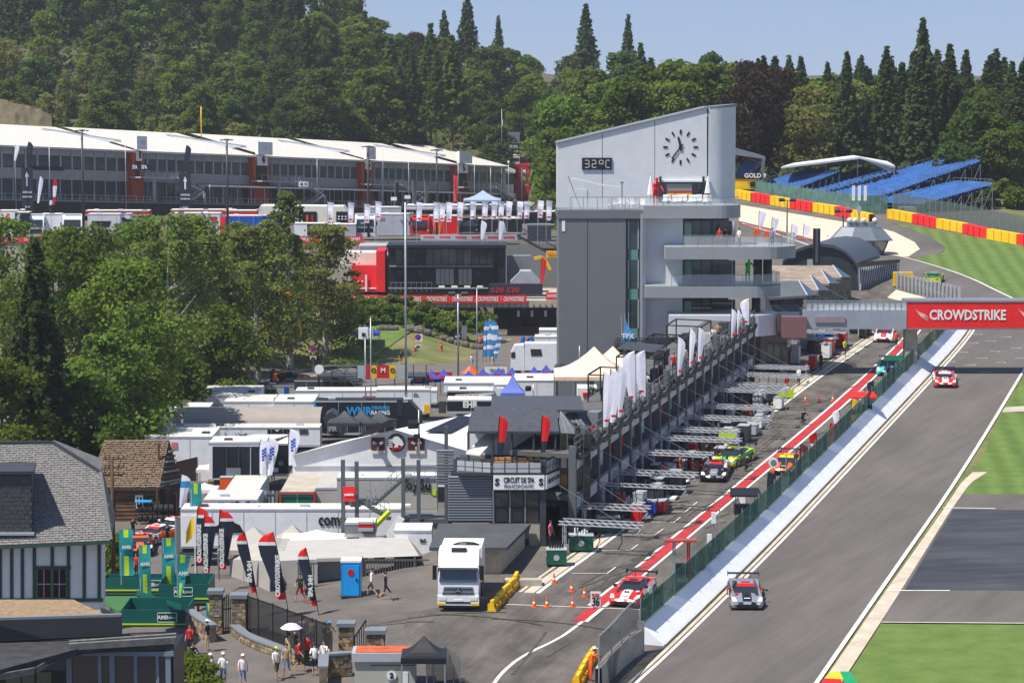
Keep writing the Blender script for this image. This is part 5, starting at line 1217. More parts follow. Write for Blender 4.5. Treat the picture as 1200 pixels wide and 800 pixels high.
forest(1000, 1215, [432, 446, 460], 5.6, [('spruce',4),('dark',1.5)], .76, .95)
forest(880, 1215, [480, 500, 520, 545], 5.6, [('spruce',5),('dark',1.6)], .86, .98)
forest(1120, 1225, [404, 416], 5.5, [('mid',3),('dark',1),('spruce',1)], .55, .8)
for w_ in sorted(set(p[0] for p in PLAN)):
  for ri, Y in enumerate(sorted(set(p[1] for p in PLAN if p[0] == w_))):
    cnt = {}
    for p in sorted(q for q in PLAN if q[0] == w_ and q[1] == Y):
      cnt[p[3]] = cnt.get(p[3], 0)+1
      tree(p[3], p[4], p[5], p[6], w_, wide=p[7], label='%s, %s from left in the %s row %s' % (KL[p[3]], ORD[min(17, cnt[p[3]]-1)], ROWW[min(21, ri)], w_))
# landmark trees
for kind, px, Y, s, lab in (('spruce',1078,428,1.12,'tallest dark spruce rising above the largest blue grandstand'),('spruce',686,640,1.28,'broad tall spruce standing clear on the skyline, left of a pair'),('fir',735,640,1.2,'slim tall spruce standing clear on the skyline, right of a pair'),
  ('copper',878,428,.96,'large purple brown beech directly right of the tower top'),('copper',905,440,.9,'purple brown beech behind the roofed grandstand end'),('copper',850,455,.85,'purple brown beech behind the sloping tower top'),('copper',489,700,.8,'dark purple beech on the skyline left of the tall conifers'),
  ('spruce',521,690,1.0,'dark pointed spruce on the skyline beside the purple beech'),('fir',584,690,1.05,'thin pointed fir alone on the skyline left of the tower'),('pine',548,690,1.15,'tall open crowned conifer on the skyline right of the dark pointed spruce'),
  ('mid',783,600,1.05,'rounded green tree on the skyline above the clock'),('mid',1170,398,.7,'green tree leaning over the right edge above the wire fence'),('olive',945,425,1.15,'pale olive tree behind the white canopy'),('olive',1000,436,1.2,'pale olive tree above the largest grandstand')):
  tree(kind, (px-600)*Y/3000, Y, s, label=lab, grp='landmark trees')
for i, (px, Y) in enumerate(((1085,396),(1105,394),(1125,391),(1140,389),(1158,386),(1172,384),(1186,382),(1200,380),(1150,400),(1180,396))):
  tree(['bush','bush','scrub'][i%3], (px-600)*Y/3000, Y, R.uniform(.8,1.25), '', label='bush behind the right wire fence, %s of ten counted from the left' % ORD[i], grp='bushes behind the right wire fence')
# understorey as one mass
V, F = [], []
for i in range(42000):
  px = RT.uniform(-60, 1260); Y = RT.uniform(480, 780) if px < 640 else RT.uniform(415, 560); x = (px-600)*Y/3000
  if px < 620 and Y < 600-0.9*(5-x)-18: continue
  z = H(x, Y); c = Vector((x, Y, z+RT.random()**2*3.2)); card(V, F, c, (rdir()+Vector((0,-.4,.8))).normalized(), RT.uniform(.6,1.5))
o = ob('undergrowth', mk('undergrowth', V, F, LF_DRK)); o['kind'] = 'stuff'; o['label'] = 'dark leafy undergrowth between the forest trees'; o['category'] = 'undergrowth'
# ---------------------------------------------------------------- near trees at the left (large)
def near(label, px, py, Y, h, rx, m, kind='broad', nc=11000, cs=.30, z0=.18, nb=46, bark=BARK, droop=0., wide=1.):
  x = (px-600)*Y/3000; z = H(x, Y); t = thing({'conifer':'spruce_tree','birch':'birch_tree'}.get(kind,'broadleaf_tree'), label, 'tree', (x, Y, z-.1), RT.random()*6, 'large trees at the left of the paddock')
  if kind == 'conifer': me = crown_conifer(rx, h*.05, h*.95, 30, nc, cs, m)
  else: me = crown_broad(rx, h*z0, h*(1-z0), nb, nc, cs, m, droop=droop)
  ob('crown', me, t); ob('trunk', trunk_mesh(h*.85, .16+h*.014, bark, 12, rx, h*z0), t); return t
near('dark spruce with pale new shoots standing above the slate roofed house', 40, 520, 214, 22.3, 5.0, LF_SPR, 'conifer', 16000, .34)
near('bright green maple at the left edge above the slate roof', -2, 520, 206, 13.0, 4.6, LF_BRI, nc=12000)
near('leafy green tree between the dark spruce and the log cabin', 92, 520, 216, 10, 4.4, LF_BRI, nc=12000, z0=.1)
near('tall green tree directly behind the log cabin with trunk above its ridge', 152, 520, 236, 18.5, 6.4, LF_BRI, nc=15000, z0=.22, nb=54)
near('tall green tree behind the spruce at the left', 92, 460, 268, 20.5, 6.5, LF_MID, nc=13000)
near('green tree at the far left edge behind the spruce', 2, 440, 285, 20, 7, LF_MID, nc=11000)
near('weeping birch with white trunk left of centre above the white trailers', 196, 470, 262, 22.3, 5.4, LF_BIR, 'birch', 13000, .28, .12, 50, BARKW, 1.6)
near('weeping birch in the middle of the row of birches', 244, 455, 282, 18.5, 5.2, LF_BIR, 'birch', 12000, .28, .12, 46, BARKW, 1.6)
near('broad green tree between the weeping birches', 225, 440, 305, 19, 6, LF_MID, nc=11000, droop=.6)
near('tallest birch of the row beside the yellow flag', 300, 445, 296, 20.0, 5.4, LF_BIR, 'birch', 12000, .28, .14, 46, BARKW, 1.6)
near('slender pointed birch top rising in front of the blue container', 338, 440, 312, 22.5, 3.4, LF_BIR, 'birch', 8000, .28, .12, 34, BARKW, 1.4)
near('rounded drooping birch right of the row next to the red truck unit', 380, 425, 322, 17.0, 5.8, LF_BIR, 'birch', 12000, .28, .08, 46, BARKW, 1.8)
near('dark green tree low behind the row of birches', 330, 420, 335, 13, 5.5, LF_MID, nc=9000)
near('dark green tree behind the birches near the left trucks', 150, 420, 318, 18, 6.5, LF_MID, nc=9000)
near('dark leafy tree filling the gap above the left trailers', 268, 420, 330, 14, 6.5, LF_MID, nc=9000)
near('dark green tree closing the gap left of the weeping birches', 165, 440, 292, 19.5, 6.2, LF_MID, nc=11000)
near('dense green tree between the spruce and the tall trees at the left', 62, 450, 276, 19.5, 6.2, LF_MID, nc=11000)
near('round green tree behind the tallest birch of the row', 282, 430, 318, 17.5, 6.2, LF_MID, nc=10000, droop=.6)
near('low dense green tree beneath the row of birches', 256, 462, 275, 11, 5.2, LF_MID, nc=9000, z0=.05)
near('low dense green tree right behind the log cabin roof', 120, 500, 228, 13, 5.4, LF_MID, nc=10000, z0=.05)
near('small bright tree beside the access road under the birches', 208, 480, 258, 8, 3.4, LF_BRI, nc=6000, z0=.06)
near('small green tree behind the round direction sign', 170, 470, 250, 9, 3.6, LF_BRI, nc=6000, z0=.06)
# hedge bank below the first terrace
ORD2 = ORD+['nineteenth','twentieth','twenty first','twenty second','twenty third','twenty fourth','twenty fifth','last']
for i in range(26):
  px = 398+i*6.9; Y = 347+RT.uniform(-2,2); k = 'bush' if i < 8 or i > 22 else ('scrub' if i%3 else 'bush')
  tree(k, (px-600)*Y/3000, Y, RT.uniform(.78,1.0), 'in the hedge below the red terrace banner', z=max(H((px-600)*Y/3000, Y), 1.6)-.2, label=KL[k]+', %s from left in the hedge below the red terrace banner' % ORD2[i], grp='hedge bushes below the red terrace banner')
for i in range(14):
  px = 404+i*10; Y = 341+RT.uniform(-1,2); tree('bush', (px-600)*Y/3000, Y, RT.uniform(.6,.85), '', label='low bright bush, %s from left at the foot of the hedge above the lawn rocks' % ORD[i], grp='low bushes above the lawn rocks')
for i in range(11):
  px = 236+i*7.2; Y = 284-i*.4; tree('bush', (px-600)*Y/3000, Y, RT.uniform(.35,.5), '', z=0, label='small clipped bush, %s from left along the near side of the access road' % ORD[i], grp='bushes along the access road')
rk = mat('grey_boulder', lin((112,106,96)), .95, 0, .3, 2, .4)
for i, (px, py) in enumerate(((454,399),(461,401),(490,402),(499,400),(507,403),(519,405),(527,407),(536,409),(543,411),(555,410),(563,409),(570,410),(480,403),(446,398))):
  b = MB(); b.sphere((0,0,.3), R.uniform(.45,.85), 7, 5, 1.3, 1, .75)
  b.v = [tuple(Vector(v)*(1+.18*noise.noise(Vector(v)*1.7+Vector((i*3,0,0))))) for v in b.v]
  Y = 338; x = (px-600)*Y/3000; solo('boulder', b, rk, 'rough grey boulder, %s of the row at the foot of the hedge above the lawn' % ORD[i], 'boulder', 'boulders below the hedge', loc=(x, Y, H(x, Y)))
# brown rock face above the left hall roof
b = MB(); rows = []
for j in range(19):
  rows.append([PY(-12+i*2.2, 165-j*2.6-6*noise.noise(Vector((i*.12,j*.2,0)))*(j>8)+(max(0,i-14)*.9)*(j/18), 497+j*.9+.9*noise.noise(Vector((i*.35,j*.4,3)))) for i in range(34)])
b.grid(rows); struct('rock_face', b, mat('brown_rock', lin((112,96,76)), .95, 0, .3, 1.5, .8, rgb2=lin((70,72,44)), detail=9), True)
for i in range(16): px = 50+i*17; Y = 500+R.uniform(-4,6); tree(R.choice(['bush','scrub','bush']), (px-600)*Y/3000, Y, R.uniform(1.0,1.8), '', label='bush on the bank just above the white hall roofs, %s from the left' % ORD[i], grp='bushes above the hall roofs')

for i in range(9): px = -6+i*8; tree(['bush','scrub'][i%2], (px-600)*492/3000, 492, R.uniform(.5,.95), '', label='bush against the brown rock face at the left, %s from the left' % ORD[i], grp='bushes at the rock face')
for i, (px, py, s_) in enumerate(((126,668,.75),(134,655,.6),(128,682,.6))): p = G(px, py); tree('bush', p.x, p.y, s_, '', label='green shrub at the right corner of the slate roofed house, %s from the top' % ['second','first','third'][i], grp='shrubs beside the slate roofed house')
# ================================================================ UPPER PADDOCK
# hall with saw-tooth white roofs: slopes gently down towards the right
HA, HB = PY(-60, 233, 424), PY(592, 246, 540)
HA = Vector((HA.x, 424, 15.9)); HB = Vector((HB.x, 540, 8.2)); HU = (HB-HA); HL = hypot(HU.x, HU.y)
def hq(u, v, z):   # u along in metres, v back, z above local base
  f = u/HL; d = Vector((HU.x/HL, HU.y/HL, 0)); n_ = Vector((-d.y, d.x, 0)); p = HA+d*u+n_*v; return Vector((p.x, p.y, HA.z+(HB.z-HA.z)*f+z))
def hu_px(px):      # u for a pixel column on the front
  lo, hi = -20, HL+40
  for _ in range(40):
    m = (lo+hi)/2; p = hq(m, 0, 0)
    if 600+p.x/p.y*3000 < px: lo = m
    else: hi = m
  return lo
def hbox(b, u0, u1, v0, v1, z0, z1):
  P_ = [hq(u0,v0,z0), hq(u1,v0,z0), hq(u1,v1,z0), hq(u0,v1,z0), hq(u0,v0,z1), hq(u1,v0,z1), hq(u1,v1,z1), hq(u0,v1,z1)]
  i = len(b.v); b.v += [tuple(p) for p in P_]
  for q in ((0,3,2,1),(4,5,6,7),(0,1,5,4),(1,2,6,5),(2,3,7,6),(3,0,4,7)): b.f.append(tuple(i+k for k in q)); b.m.append(b.mi)
hall = thing('paddock_hall', 'long grey paddock hall with white saw-tooth roofs, brick red stair shafts and window bands', 'building')
HG = paint('hall_grey_cladding', (162,156,150), .6); HR = paint('brick_red_shaft', (184,70,36), .6); HROOF = paint('white_membrane_roof', (206,200,190), .7); HGL = gl('hall_glass', (.09,.11,.12))
BAYS = [(-40,150,'3'),(162,292,'4'),(309,419,'5'),(430,528,'6'),(543,588,'7')]
EAV = 9.3
ulast = hu_px(590)
b = MB(); hbox(b, 0, ulast, .3, 22, -4, EAV-.2); part('core_wall', b, BLACK, hall)
for bi, (xa, xb, num) in enumerate(BAYS):
  ua, ub = hu_px(xa), hu_px(xb)
  b = MB(); hbox(b, ua, ub, 0, .25, 3.75, 5.6); part('cladding_band', b, HG, hall)
  n_ = 12 if bi else 14
  if bi == 4: n_ = 5
  for k in range(n_):
    u0 = ua+(ub-ua)*k/n_; u1 = ua+(ub-ua)*(k+1)/n_; b = MB(); hbox(b, u0+.25, u1-.12, .1, .2, 5.75, 8.9); w_ = part('window', b, HGL, hall)
    b = MB(); hbox(b, u0-.05, u0+.25, -.05, .25, 5.6, EAV); part('window_frame', b, LGREY, w_)
    b = MB(); hbox(b, u0+.25, u1-.12, .05, .12, 7.9, 8.9); part('blind', b, LGREY, w_)
  b = MB(); hbox(b, ua, ub, .3, .5, .3, 3.7); part('ground_glazing', b, HGL, hall)
  for k in range(n_): u0 = ua+(ub-ua)*k/n_; b = MB(); hbox(b, u0, u0+.15, .1, .3, .2, 3.74); part('glazing_post', b, LGREY, hall)
  # sloping white roof with triangular cheek on the right
  e0, e1 = hq(ua-.4, -1.6, EAV), hq(ub+.6, -1.6, EAV); r0, r1 = hq(ua-.4, 19, EAV+4.0), hq(ub+.2, 19, EAV+3.9)
  b = MB(); b.face([e0, e1, r1, r0]); b.ext([e0, e1, e1-ZV(.35), e0-ZV(.35)], (0,.2,0)); part('roof', b, HROOF, hall)
  FC('roof_cheek', GREY, hall, [e1, hq(ub+.6, 19, EAV), r1])
  if bi < 4:
    uc = hu_px(BAYS[bi+1][0]); EX('duct_housing', LGREY, hall, [hq(ub-4, 6, EAV+.3), hq(uc+1.5, 6, EAV+.3), hq(uc+1.5, 6, EAV+1.9), hq(ub-6, 16, EAV+3.6)], (0,.6,0))
    b = MB(); hbox(b, ub, uc+.4, -1.2, 3, .2, EAV); sh = part('stair_shaft', b, HR, hall)
    b = MB(); hbox(b, ub+.7, uc-.3, -1.3, -1.15, 4.4, 7.4); part('shaft_window', b, BLACK, sh)
    b = MB(); hbox(b, ub+.6, uc+.6, -1.9, -1.2, EAV+.2, EAV+2.6); part('number_box', b, WHITE, sh)
    b = MB(); hbox(b, ub+.9, uc-.2, -1.4, -1.3, 7.5, EAV+.1); nb = part('number_plate', b, WHITE, sh)
    c = hq((ub+uc)/2+.3, -1.5, 8.5); text(num, 1.9, BLACK, nb, facing(c), bold=.06)
    c = hq((ub+uc)/2+.5, -1.95, EAV+1.4); text('PITS', .8, GREY, nb, facing(c))
    # landing and zigzag stairs to the right
    s_ = 1.0; z1_ = 4.7
    b = MB(); hbox(b, ub-.6, uc+7, -4.0, -1.3, z1_-.25, z1_); part('landing', b, LGREY, hall)
    for (u0, z0, u1, z2) in ((uc+6, z1_, uc+12, 2.5), (uc+12.5, 2.2, uc+4, -1.6)):
      for v_ in (-3.9, -2.6):
        CYL('stair_stringer', LGREY, hall, hq(u0, v_, z0), hq(u1, v_, z2), .2, n=4)
        b = MB(); b.bar(hq(u0, v_, z0+1), hq(u1, v_, z2+1), .09)
        for k in range(9): b.bar(hq(u0+(u1-u0)*k/8, v_, z0+(z2-z0)*k/8), hq(u0+(u1-u0)*k/8, v_, z0+(z2-z0)*k/8+1), .06)
        part('stair_railing', b, GALV, hall)
      for k in range(12): BX('stair_tread', GREY, hall, hq(u0+(u1-u0)*(k+.5)/12, -3.2, z0+(z2-z0)*(k+.5)/12), (.5,1.3,.08))
    b = MB();
    for k in range(8): u = ub-.6+(uc+7-ub+.6)*k/7; b.bar(hq(u,-4,z1_), hq(u,-4,z1_+1.05), .06)
    b.bar(hq(ub-.6,-4,z1_+1.05), hq(uc+7,-4,z1_+1.05), .08); part('landing_railing', b, GALV, hall)
    for u in (uc+.5, uc+13): b = MB(); hbox(b, u, u+.4, -3.6, -3.2, -4, z1_ if u < uc+2 else 2.2); part('landing_post', b, LGREY, hall)
b = MB(); hbox(b, 0, ulast, -4.5, .3, .05, .25); part('deck', b, GREY, hall)
b = MB(); hbox(b, 0, ulast, -4.4, -4.2, -4, .05); part('deck_front', b, BLACK, hall)
for z_ in (.6, 1.25): BA('deck_rail', GALV, hall, hq(0,-4.4,z_), hq(ulast,-4.4,z_), .07)
for k in range(90): u = ulast*k/89; BA('deck_baluster', GALV, hall, hq(u,-4.4,.2), hq(u,-4.4,1.3), .08)
b = MB(); hbox(b, hu_px(232), ulast, -3.2, -.2, 3.3, 3.6); part('canopy', b, WHITE, hall)
for k in range(26): u = hu_px(232)+(ulast-hu_px(232))*k/25; b = MB(); hbox(b, u, u+.12, -3.1, -2.95, .2, 3.3); part('canopy_post', b, LGREY, hall)
b = MB(); hbox(b, hu_px(38), hu_px(75), -.1, .05, 5.3, 6.0); part('name_strip', b, NAVY, hall)
# white + red end pavilion
b = MB(); pb(b, 585, 200, 602, 233, 541, 10); o = solo('end_pavilion', b, WHITE, 'white end pavilion with dark window between the hall and the red block', 'building'); PB('window', GLASS, o, 593, 204, 602, 216, 540.9, .2); PP('roof', HROOF, o, [(570,196),(588,193),(604,200),(604,203),(585,199)], 540, 12)
b = MB(); pp(b, [(602,196),(605,194),(621,193),(621,233),(602,233)], 545, 12); o = solo('red_block', b, paint('crimson_wall', (172,18,44), .5), 'crimson square block marked with black digits at the end of the hall', 'building')
w_ = PB('sign_plate', WHITE, o, 612, 199, 616, 210, 544.9, .1); text('8', 1.2, BLACK, w_, facing(PY(614,204.5,544.8)), bold=.04)
b = MB(); pb(b, 595, 155, 609, 168, 560, .5); o = solo('grey_sign_top', b, GREY, 'grey blank panel on top of the black hillside sign', 'sign')
signboard('black hillside sign with white letters above a parked truck', 595, 168, 609, 180, 560, BLACK, words=[('BEYOND', .9, 602, 172, 10), ('BEST HOSPITAL', .9, 602, 177, 12)], foot=196)
t, p, q_ = trailer('white truck front seen under the black hillside sign', 597, 182, 609, 192, 562, dep=6, m=TRW, cat='truck', name='parked_truck'); facequad(t, 'windscreen', [(598.5,185),(608,185),(608,189),(598.5,189)], 562, GLASS)
b = MB(); pp(b, [(622,192),(652,190),(652,199),(622,200)], 545, 4); o = solo('beige_wall', b, CONC, 'beige retaining wall between the crimson block and the tower', 'wall')
for k, (x_, m_, nm) in enumerate(((626,GREY,'grey'),(634,RED,'red'),(644,TRW,'white'))):
  t = thing('parked_car', nm+' small car parked above the beige wall left of the tower', 'car', PY(x_+2, 189.5, 546)); BB('body', m_, t, -1.7,0,0,1.7,1.6,.8); BB('cabin', GLASS, t, -1,.1,.8,.9,1.5,1.35)
  for u in (-1.1, 1.1): CYL('wheel', RUB, t, (u,-.05,0),(u,.15,0),.34,n=8)
b = MB(); pb(b, 620, 234, 656, 240, 470, 6); o = solo('cream_wall', b, CREAM, 'cream low wall above the black trailers left of the tower', 'wall')
b = MB(); p = PY(641, 231, 476); b.box((0,0,.9), (3.4,2,1.8)); b.box((.2,0,2.2), (1.8,1.8,1.0)); o = solo('yellow_loader', b, YEL, 'yellow loader vehicle parked above the cream wall beside the tower', 'vehicle', loc=p); BX('window', GLASS, o, (.2,-.95,2.2), (1.2,.06,.6)); BX('bucket', ORG, o, (1.8,0,.8), (1.6,1.4,.5))
# ---- terrace 2 edge wall with red banner, terrace 1 with hospitality unit
T2Y, T2Z = 379.0, 11.5
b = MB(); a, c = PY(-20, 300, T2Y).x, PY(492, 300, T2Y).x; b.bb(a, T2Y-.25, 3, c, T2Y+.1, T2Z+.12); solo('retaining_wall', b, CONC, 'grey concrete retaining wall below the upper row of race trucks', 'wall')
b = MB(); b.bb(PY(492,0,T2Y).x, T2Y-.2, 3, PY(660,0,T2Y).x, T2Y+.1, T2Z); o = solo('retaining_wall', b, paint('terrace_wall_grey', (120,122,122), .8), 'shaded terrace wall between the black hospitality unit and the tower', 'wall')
bn = thing('terrace_banner', 'red sponsor banner on the railing in front of the upper race trucks', 'banner');
def bannerrow(root, x0, x1, yc, Y, h, step, m=CRED, word='CROWDSTRIKE', sz=.62, wf=.72, wm=WHITE):
  z = PY(600, yc, Y).z; n_ = int((x1-x0)/step)
  for k in range(n_):
    xa, xb = x0+k*step, x0+(k+1)*step; b = MB(); pa, pc = PY(xa, 0, Y).x, PY(xb, 0, Y).x; b.bb(pa+.02, Y-.1, z-h/2, pc-.02, Y, z+h/2); o = part('banner_panel', b, m, root)
    if word: text(word, sz, wm, o, facing(Vector(((pa+pc)/2, Y-.13, z))), bold=.02, width=(pc-pa)*wf)
bannerrow(bn, -8, 424, 280.5, T2Y-.3, .95, 27)
bn = thing('parapet_banner', 'white parapet banner with small red words right of the white sport cube', 'banner'); bannerrow(bn, 492, 606, 278, T2Y-.3, .8, 19, LGREY, 'CROWDSTRIKE', .4, .7, CRED)
b = MB(); pb(b, 422, 289, 534, 300, 373, 6); zg = solo('sport_cube', b, WHITE, 'white box unit lettered ziggo sport above the black hospitality unit', 'hospitality unit'); text('ziggo', 1.3, ORG, zg, facing(PY(466,294,372.9)), width=17*373/3000); text('sport', 1.3, RED, zg, facing(PY(486,294,372.9)), width=19*373/3000); PB('flame_mark', ORG, zg, 494, 291, 496, 298, 372.95, .05)
PB('edge_trim', LGREY, zg, 420, 287.8, 535, 289, 372.8, 6.4); PB('lower_fascia', CREAM, zg, 422, 300.5, 536, 305, 372.6, .2)
# black two storey hospitality
hq2 = thing('hospitality_unit', 'black two storey hospitality unit with glazed upper deck and flat canopy', 'hospitality unit'); QY2 = 363
PB('body', BLACK, hq2, 455, 288, 590, 350, QY2+.6, 6)
PB('canopy_roof', paint('blue_black', (30,40,50)), hq2, 453, 287, 593, 290.5, QY2-1.2, 8)
PB('end_wall', BLACK, hq2, 584, 289, 592.5, 349, QY2-.4, 1.2)
PB('floor_edge', GREY, hq2, 456, 311.5, 578, 313, QY2-.2, .9)
for k in range(13): b = MB(); x_ = 463+k*9.0; pb(b, x_, 292, x_+8.2, 311, QY2+.45, .1); w_ = part('upper_window', b, GLASS if k in (0,1,2,3,8,10,11,12) else gl('lit_glass', (.12,.12,.13)), hq2)
for k in range(8): PB('lower_window', gl('pale_glass', (.3,.32,.34)) if k != 4 else GLASS, hq2, 511+k*5.3, 315, 515.6+k*5.3, 333.5, QY2+.45, .1)
for x_ in (468, 493, 560): PB('wall_screen', DARK, hq2, x_-3, 317, x_+3, 322, QY2+.3, .2)
PB('counter', LGREY, hq2, 455, 337, 572, 338.2, QY2-2, .15)
for k in range(4): PB('serving_tray', CREAM, hq2, 514+k*15, 335, 521+k*15, 337, QY2-1.8, .5)
for k in range(9): BA('railing_post', GALV, hq2, PY(458+k*6, 342, QY2-2.1), PY(458+k*6, 331, QY2-2.1), .06)
BA('railing_bar', GALV, hq2, PY(458,331,QY2-2.1), PY(506,331,QY2-2.1), .07)
b = MB(); pp(b, [(396,311),(402,296),(441,296),(441,311)], 366, 5); o = solo('white_canopy_tent', b, CREAM, 'cream pitched roof directly left of the red hospitality unit', 'tent')
b = MB(); pb(b, 412, 311, 441, 342, 365, 6); o = solo('hospitality_unit', b, CRED, 'bright red hospitality unit beside the birch trees', 'hospitality unit'); PB('tall_panel', CRED, o, 441, 294, 451, 342, 364, 7); PB('white_line', WHITE, o, 418, 337, 448, 338.5, 364.9, .1)
for k in range(3): PB('white_dash', WHITE, o, 419+k*4.5, 329, 421+k*4.5, 330.5, 364.9, .1)
PB('white_post', WHITE, o, 428, 322, 430, 341, 364.7, .1)
b = MB(); pb(b, 451, 302, 457, 342, 364.5, 5); solo('dark_partition', b, BLACK, 'narrow black partition between the red and black hospitality units', 'partition')
b = MB(); pb(b, 594, 300, 622, 341, 368, 3); solo('grey_screen', b, GREY, 'grey panel box right of the black hospitality unit', 'screen')
b = MB(); pp(b, [(598,330),(610,318),(622,318),(633,330),(633,332),(598,332)], 361, 4); solo('silver_awning', b, LGREY, 'silver grey peaked awning right of the black hospitality unit', 'awning')
b = MB(); pb(b, 573, 333, 636, 345, 358, 1.5); cbx = solo('black_counter', b, NAVY, 'dark counter with red lettering at the right end of the terrace', 'counter'); text('S20 S20', 1.0, RED, cbx, facing(PY(592,340,357.9)), width=33*358/3000)
feather('upright red feather flag on the terrace beside the yellow sign', 634, 338, 357, 4.4, .7, [(1, CRED)])
b = MB(); pb(b, 640, 294, 654, 302, 369, .4); ys = solo('tyre_sign', b, YEL, 'yellow tyre maker sign fixed above the terrace at the tower edge', 'sign'); text('PIRELLI', .7, RED, ys, facing(PY(647,298,368.9)), width=11*369/3000); PB('black_frame', BLACK, ys, 637, 291, 656, 294, 369.2, .6)
b = MB(); b.path([PY(626,303,362), PY(634,301,362), PY(640,306,362), PY(645,316,362)], .5); solo('inflatable_arm', b, YEL, 'yellow and white curved inflatable arm on the terrace near the tower', 'inflatable')
# terrace deck slab, beams, banner
dk = thing('terrace_deck', 'concrete terrace deck on beams carrying the long red sponsor banner', 'deck'); DY = 355.0; DZ = 5.0
b = MB(); x0, x1 = PY(395,0,DY).x, PY(668,0,DY).x; b.bb(x0, DY-.6, DZ-.9, x1, DY+.4, DZ+.05); part('edge_beam', b, CONC, dk)
BB('slab', CONC, dk, PY(575,0,DY).x, DY+.3, DZ-.5, x1, DY+22, DZ)
for k, x_ in enumerate((606, 622, 638, 652)): PB('beam_end', LGREY, dk, x_, 364, x_+3, 371, DY-.2, .6)
bannerrow(dk, 404, 640, 350.5, DY-.7, 1.05, 30.5, CRED, 'CROWDSTRIKE', .85, .8)
bannerrow(dk, 640, 656, 347, DY-.5, 1.05, 16, CRED, 'CROWDSTRIKE', .6, .8)
for k in range(28): b = MB(); x_ = 452+k*7.2; pb(b, x_, 356, x_+.8, 361, DY-.75, .1); part('cable_clip', b, DARK, dk)
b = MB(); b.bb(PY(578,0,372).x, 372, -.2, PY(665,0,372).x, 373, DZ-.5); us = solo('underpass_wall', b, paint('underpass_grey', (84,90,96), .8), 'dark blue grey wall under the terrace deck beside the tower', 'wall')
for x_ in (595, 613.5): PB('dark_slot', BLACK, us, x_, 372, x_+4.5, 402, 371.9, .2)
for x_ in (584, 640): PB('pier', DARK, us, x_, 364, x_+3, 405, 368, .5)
b = MB(); pp(b, [(592,406),(594,398),(599,398),(602,406)], 350, .5); solo('salt_bin', b, YEL, 'yellow bin standing before the underpass wall', 'bin'); b = MB(); pb(b, 603, 397, 608, 406, 350, .5); solo('orange_bin', b, ORG, 'orange bin right of the yellow bin at the underpass', 'bin')
b = MB(); pb(b, 580, 397, 590, 406, 352, 1); solo('bus_shelter', b, GREY, 'small grey shelter box at the mouth of the underpass', 'shelter')
# right part: stairs down and dark slatted wall
b = MB(); pb(b, 618, 263, 646, 287, 384, 3); dw = solo('slatted_block', b, GREY, 'grey slatted block behind the outdoor stairs next to the tower', 'building')
for k in range(8): PB('slat', DARK, dw, 618, 264.5+k*2.8, 646, 265.3+k*2.8, 383.9, .1)
os_ = thing('outdoor_stairs', 'black outdoor stairs leading down from the upper trucks towards the tower', 'staircase')
CYL('stringer', DARK, os_, PY(606,276,374), PY(650,300,374), .25, n=4); CYL('handrail', DARK, os_, PY(612,268,374), PY(652,290,374), .1, n=4)
for k in range(10): BA('baluster', DARK, os_, PY(610+k*4.4, 279+k*2.4, 374), PY(610+k*4.4, 267.5+k*2.3, 374), .06)
# ---- upper race trucks
def cab(label, x0, y0, x1, y1, Y, m, grp=None):
  p, q_ = PY(x0, y1, Y), PY(x1, y0, Y); w = q_.x-p.x; h = q_.z-p.z; t = thing('truck', label, 'truck', ((p.x+q_.x)/2, Y, p.z), 0, grp)
  b = MB(); pr = [(0,.35),(0,h*.52),(.35,h*.86),(.8,h),(2.4,h*1.02),(2.4,.35)]; b.ext([Vector((-w/2, y_, z_)) for y_, z_ in pr], (w,0,0)); part('cab', b, m, t)
  EX('windscreen', GLASS, t, [(-w*.43,-.02,h*.50),(w*.43,-.02,h*.50),(w*.41,.27,h*.80),(-w*.41,.27,h*.80)], (0,-.04,.0))
  BB('grille', BLACK, t, -w*.38,-.05,h*.22,w*.38,.02,h*.42); BB('bumper', m if m is not TRW else LGREY, t, -w/2-.02,-.08,.1,w/2+.02,.3,h*.18)
  for s_ in (-1, 1):
    BB('headlight', gl('lamp_glass', (.7,.7,.7)), t, s_*w*.46-.16,-.1,h*.2,s_*w*.46+.16*0,-.03,h*.28) if s_ > 0 else b.bb(-w*.46,-.1,h*.2,-w*.46+.18,-.03,h*.28)
    CYL('wheel', RUB, t, (s_*(w/2-.15), .9, .45), (s_*(w/2-.45), .9, .45), .48, n=12); BX('mirror', BLACK, t, (s_*(w/2+.18), .05, h*.62), (.16,.12,.55))
  BB('roof_spoiler', m, t, -w*.4,.6,h,w*.4,1.6,h+.14); return t
UY2 = 386
cab('white race truck cab left of the lamp post, above the dark spruce', 33, 252, 51, 280, UY2, TRW); cab('white race truck cab right beside the tall lamp post', 73, 252, 96, 280, UY2, TRW)
def utr(label, x0, y0, x1, y1, m, Y=UY2, dep=2.6): return trailer(label, x0, y0, x1, y1, Y, dep=dep, m=m, wheels=False)
t, _, _ = utr('white trailer with orange wedge at the far left edge', -15, 247, 19, 275, TRW); facequad(t, 'orange_wedge', [(-2,272),(8,250),(11,250),(3,272)], UY2, ORG); facequad(t, 'orange_wedge', [(3,272),(9,258),(12,258),(8,272)], UY2, ORG)
t, _, _ = utr('black and white open team truck behind the flags at the left', 18, 249, 34, 275, BLACK); facequad(t, 'grey_panel', [(20,252),(24,250),(20,270),(16,270)], UY2, LGREY)
t, _, _ = utr('white trailer body behind the left white cab', 48, 251, 72, 278, TRW, UY2+1)
t, _, _ = utr('silver trailer with black running horse and dark slanted window', 103, 251, 153, 279, paint('silver_white', (206,208,214), .35)); facequad(t, 'slanted_window', [(108,259),(130,259),(128,266),(106,266)], UY2, BLACK); onface(t, 'GT3', .6, 123, 271, UY2, BLACK, .02, 8)
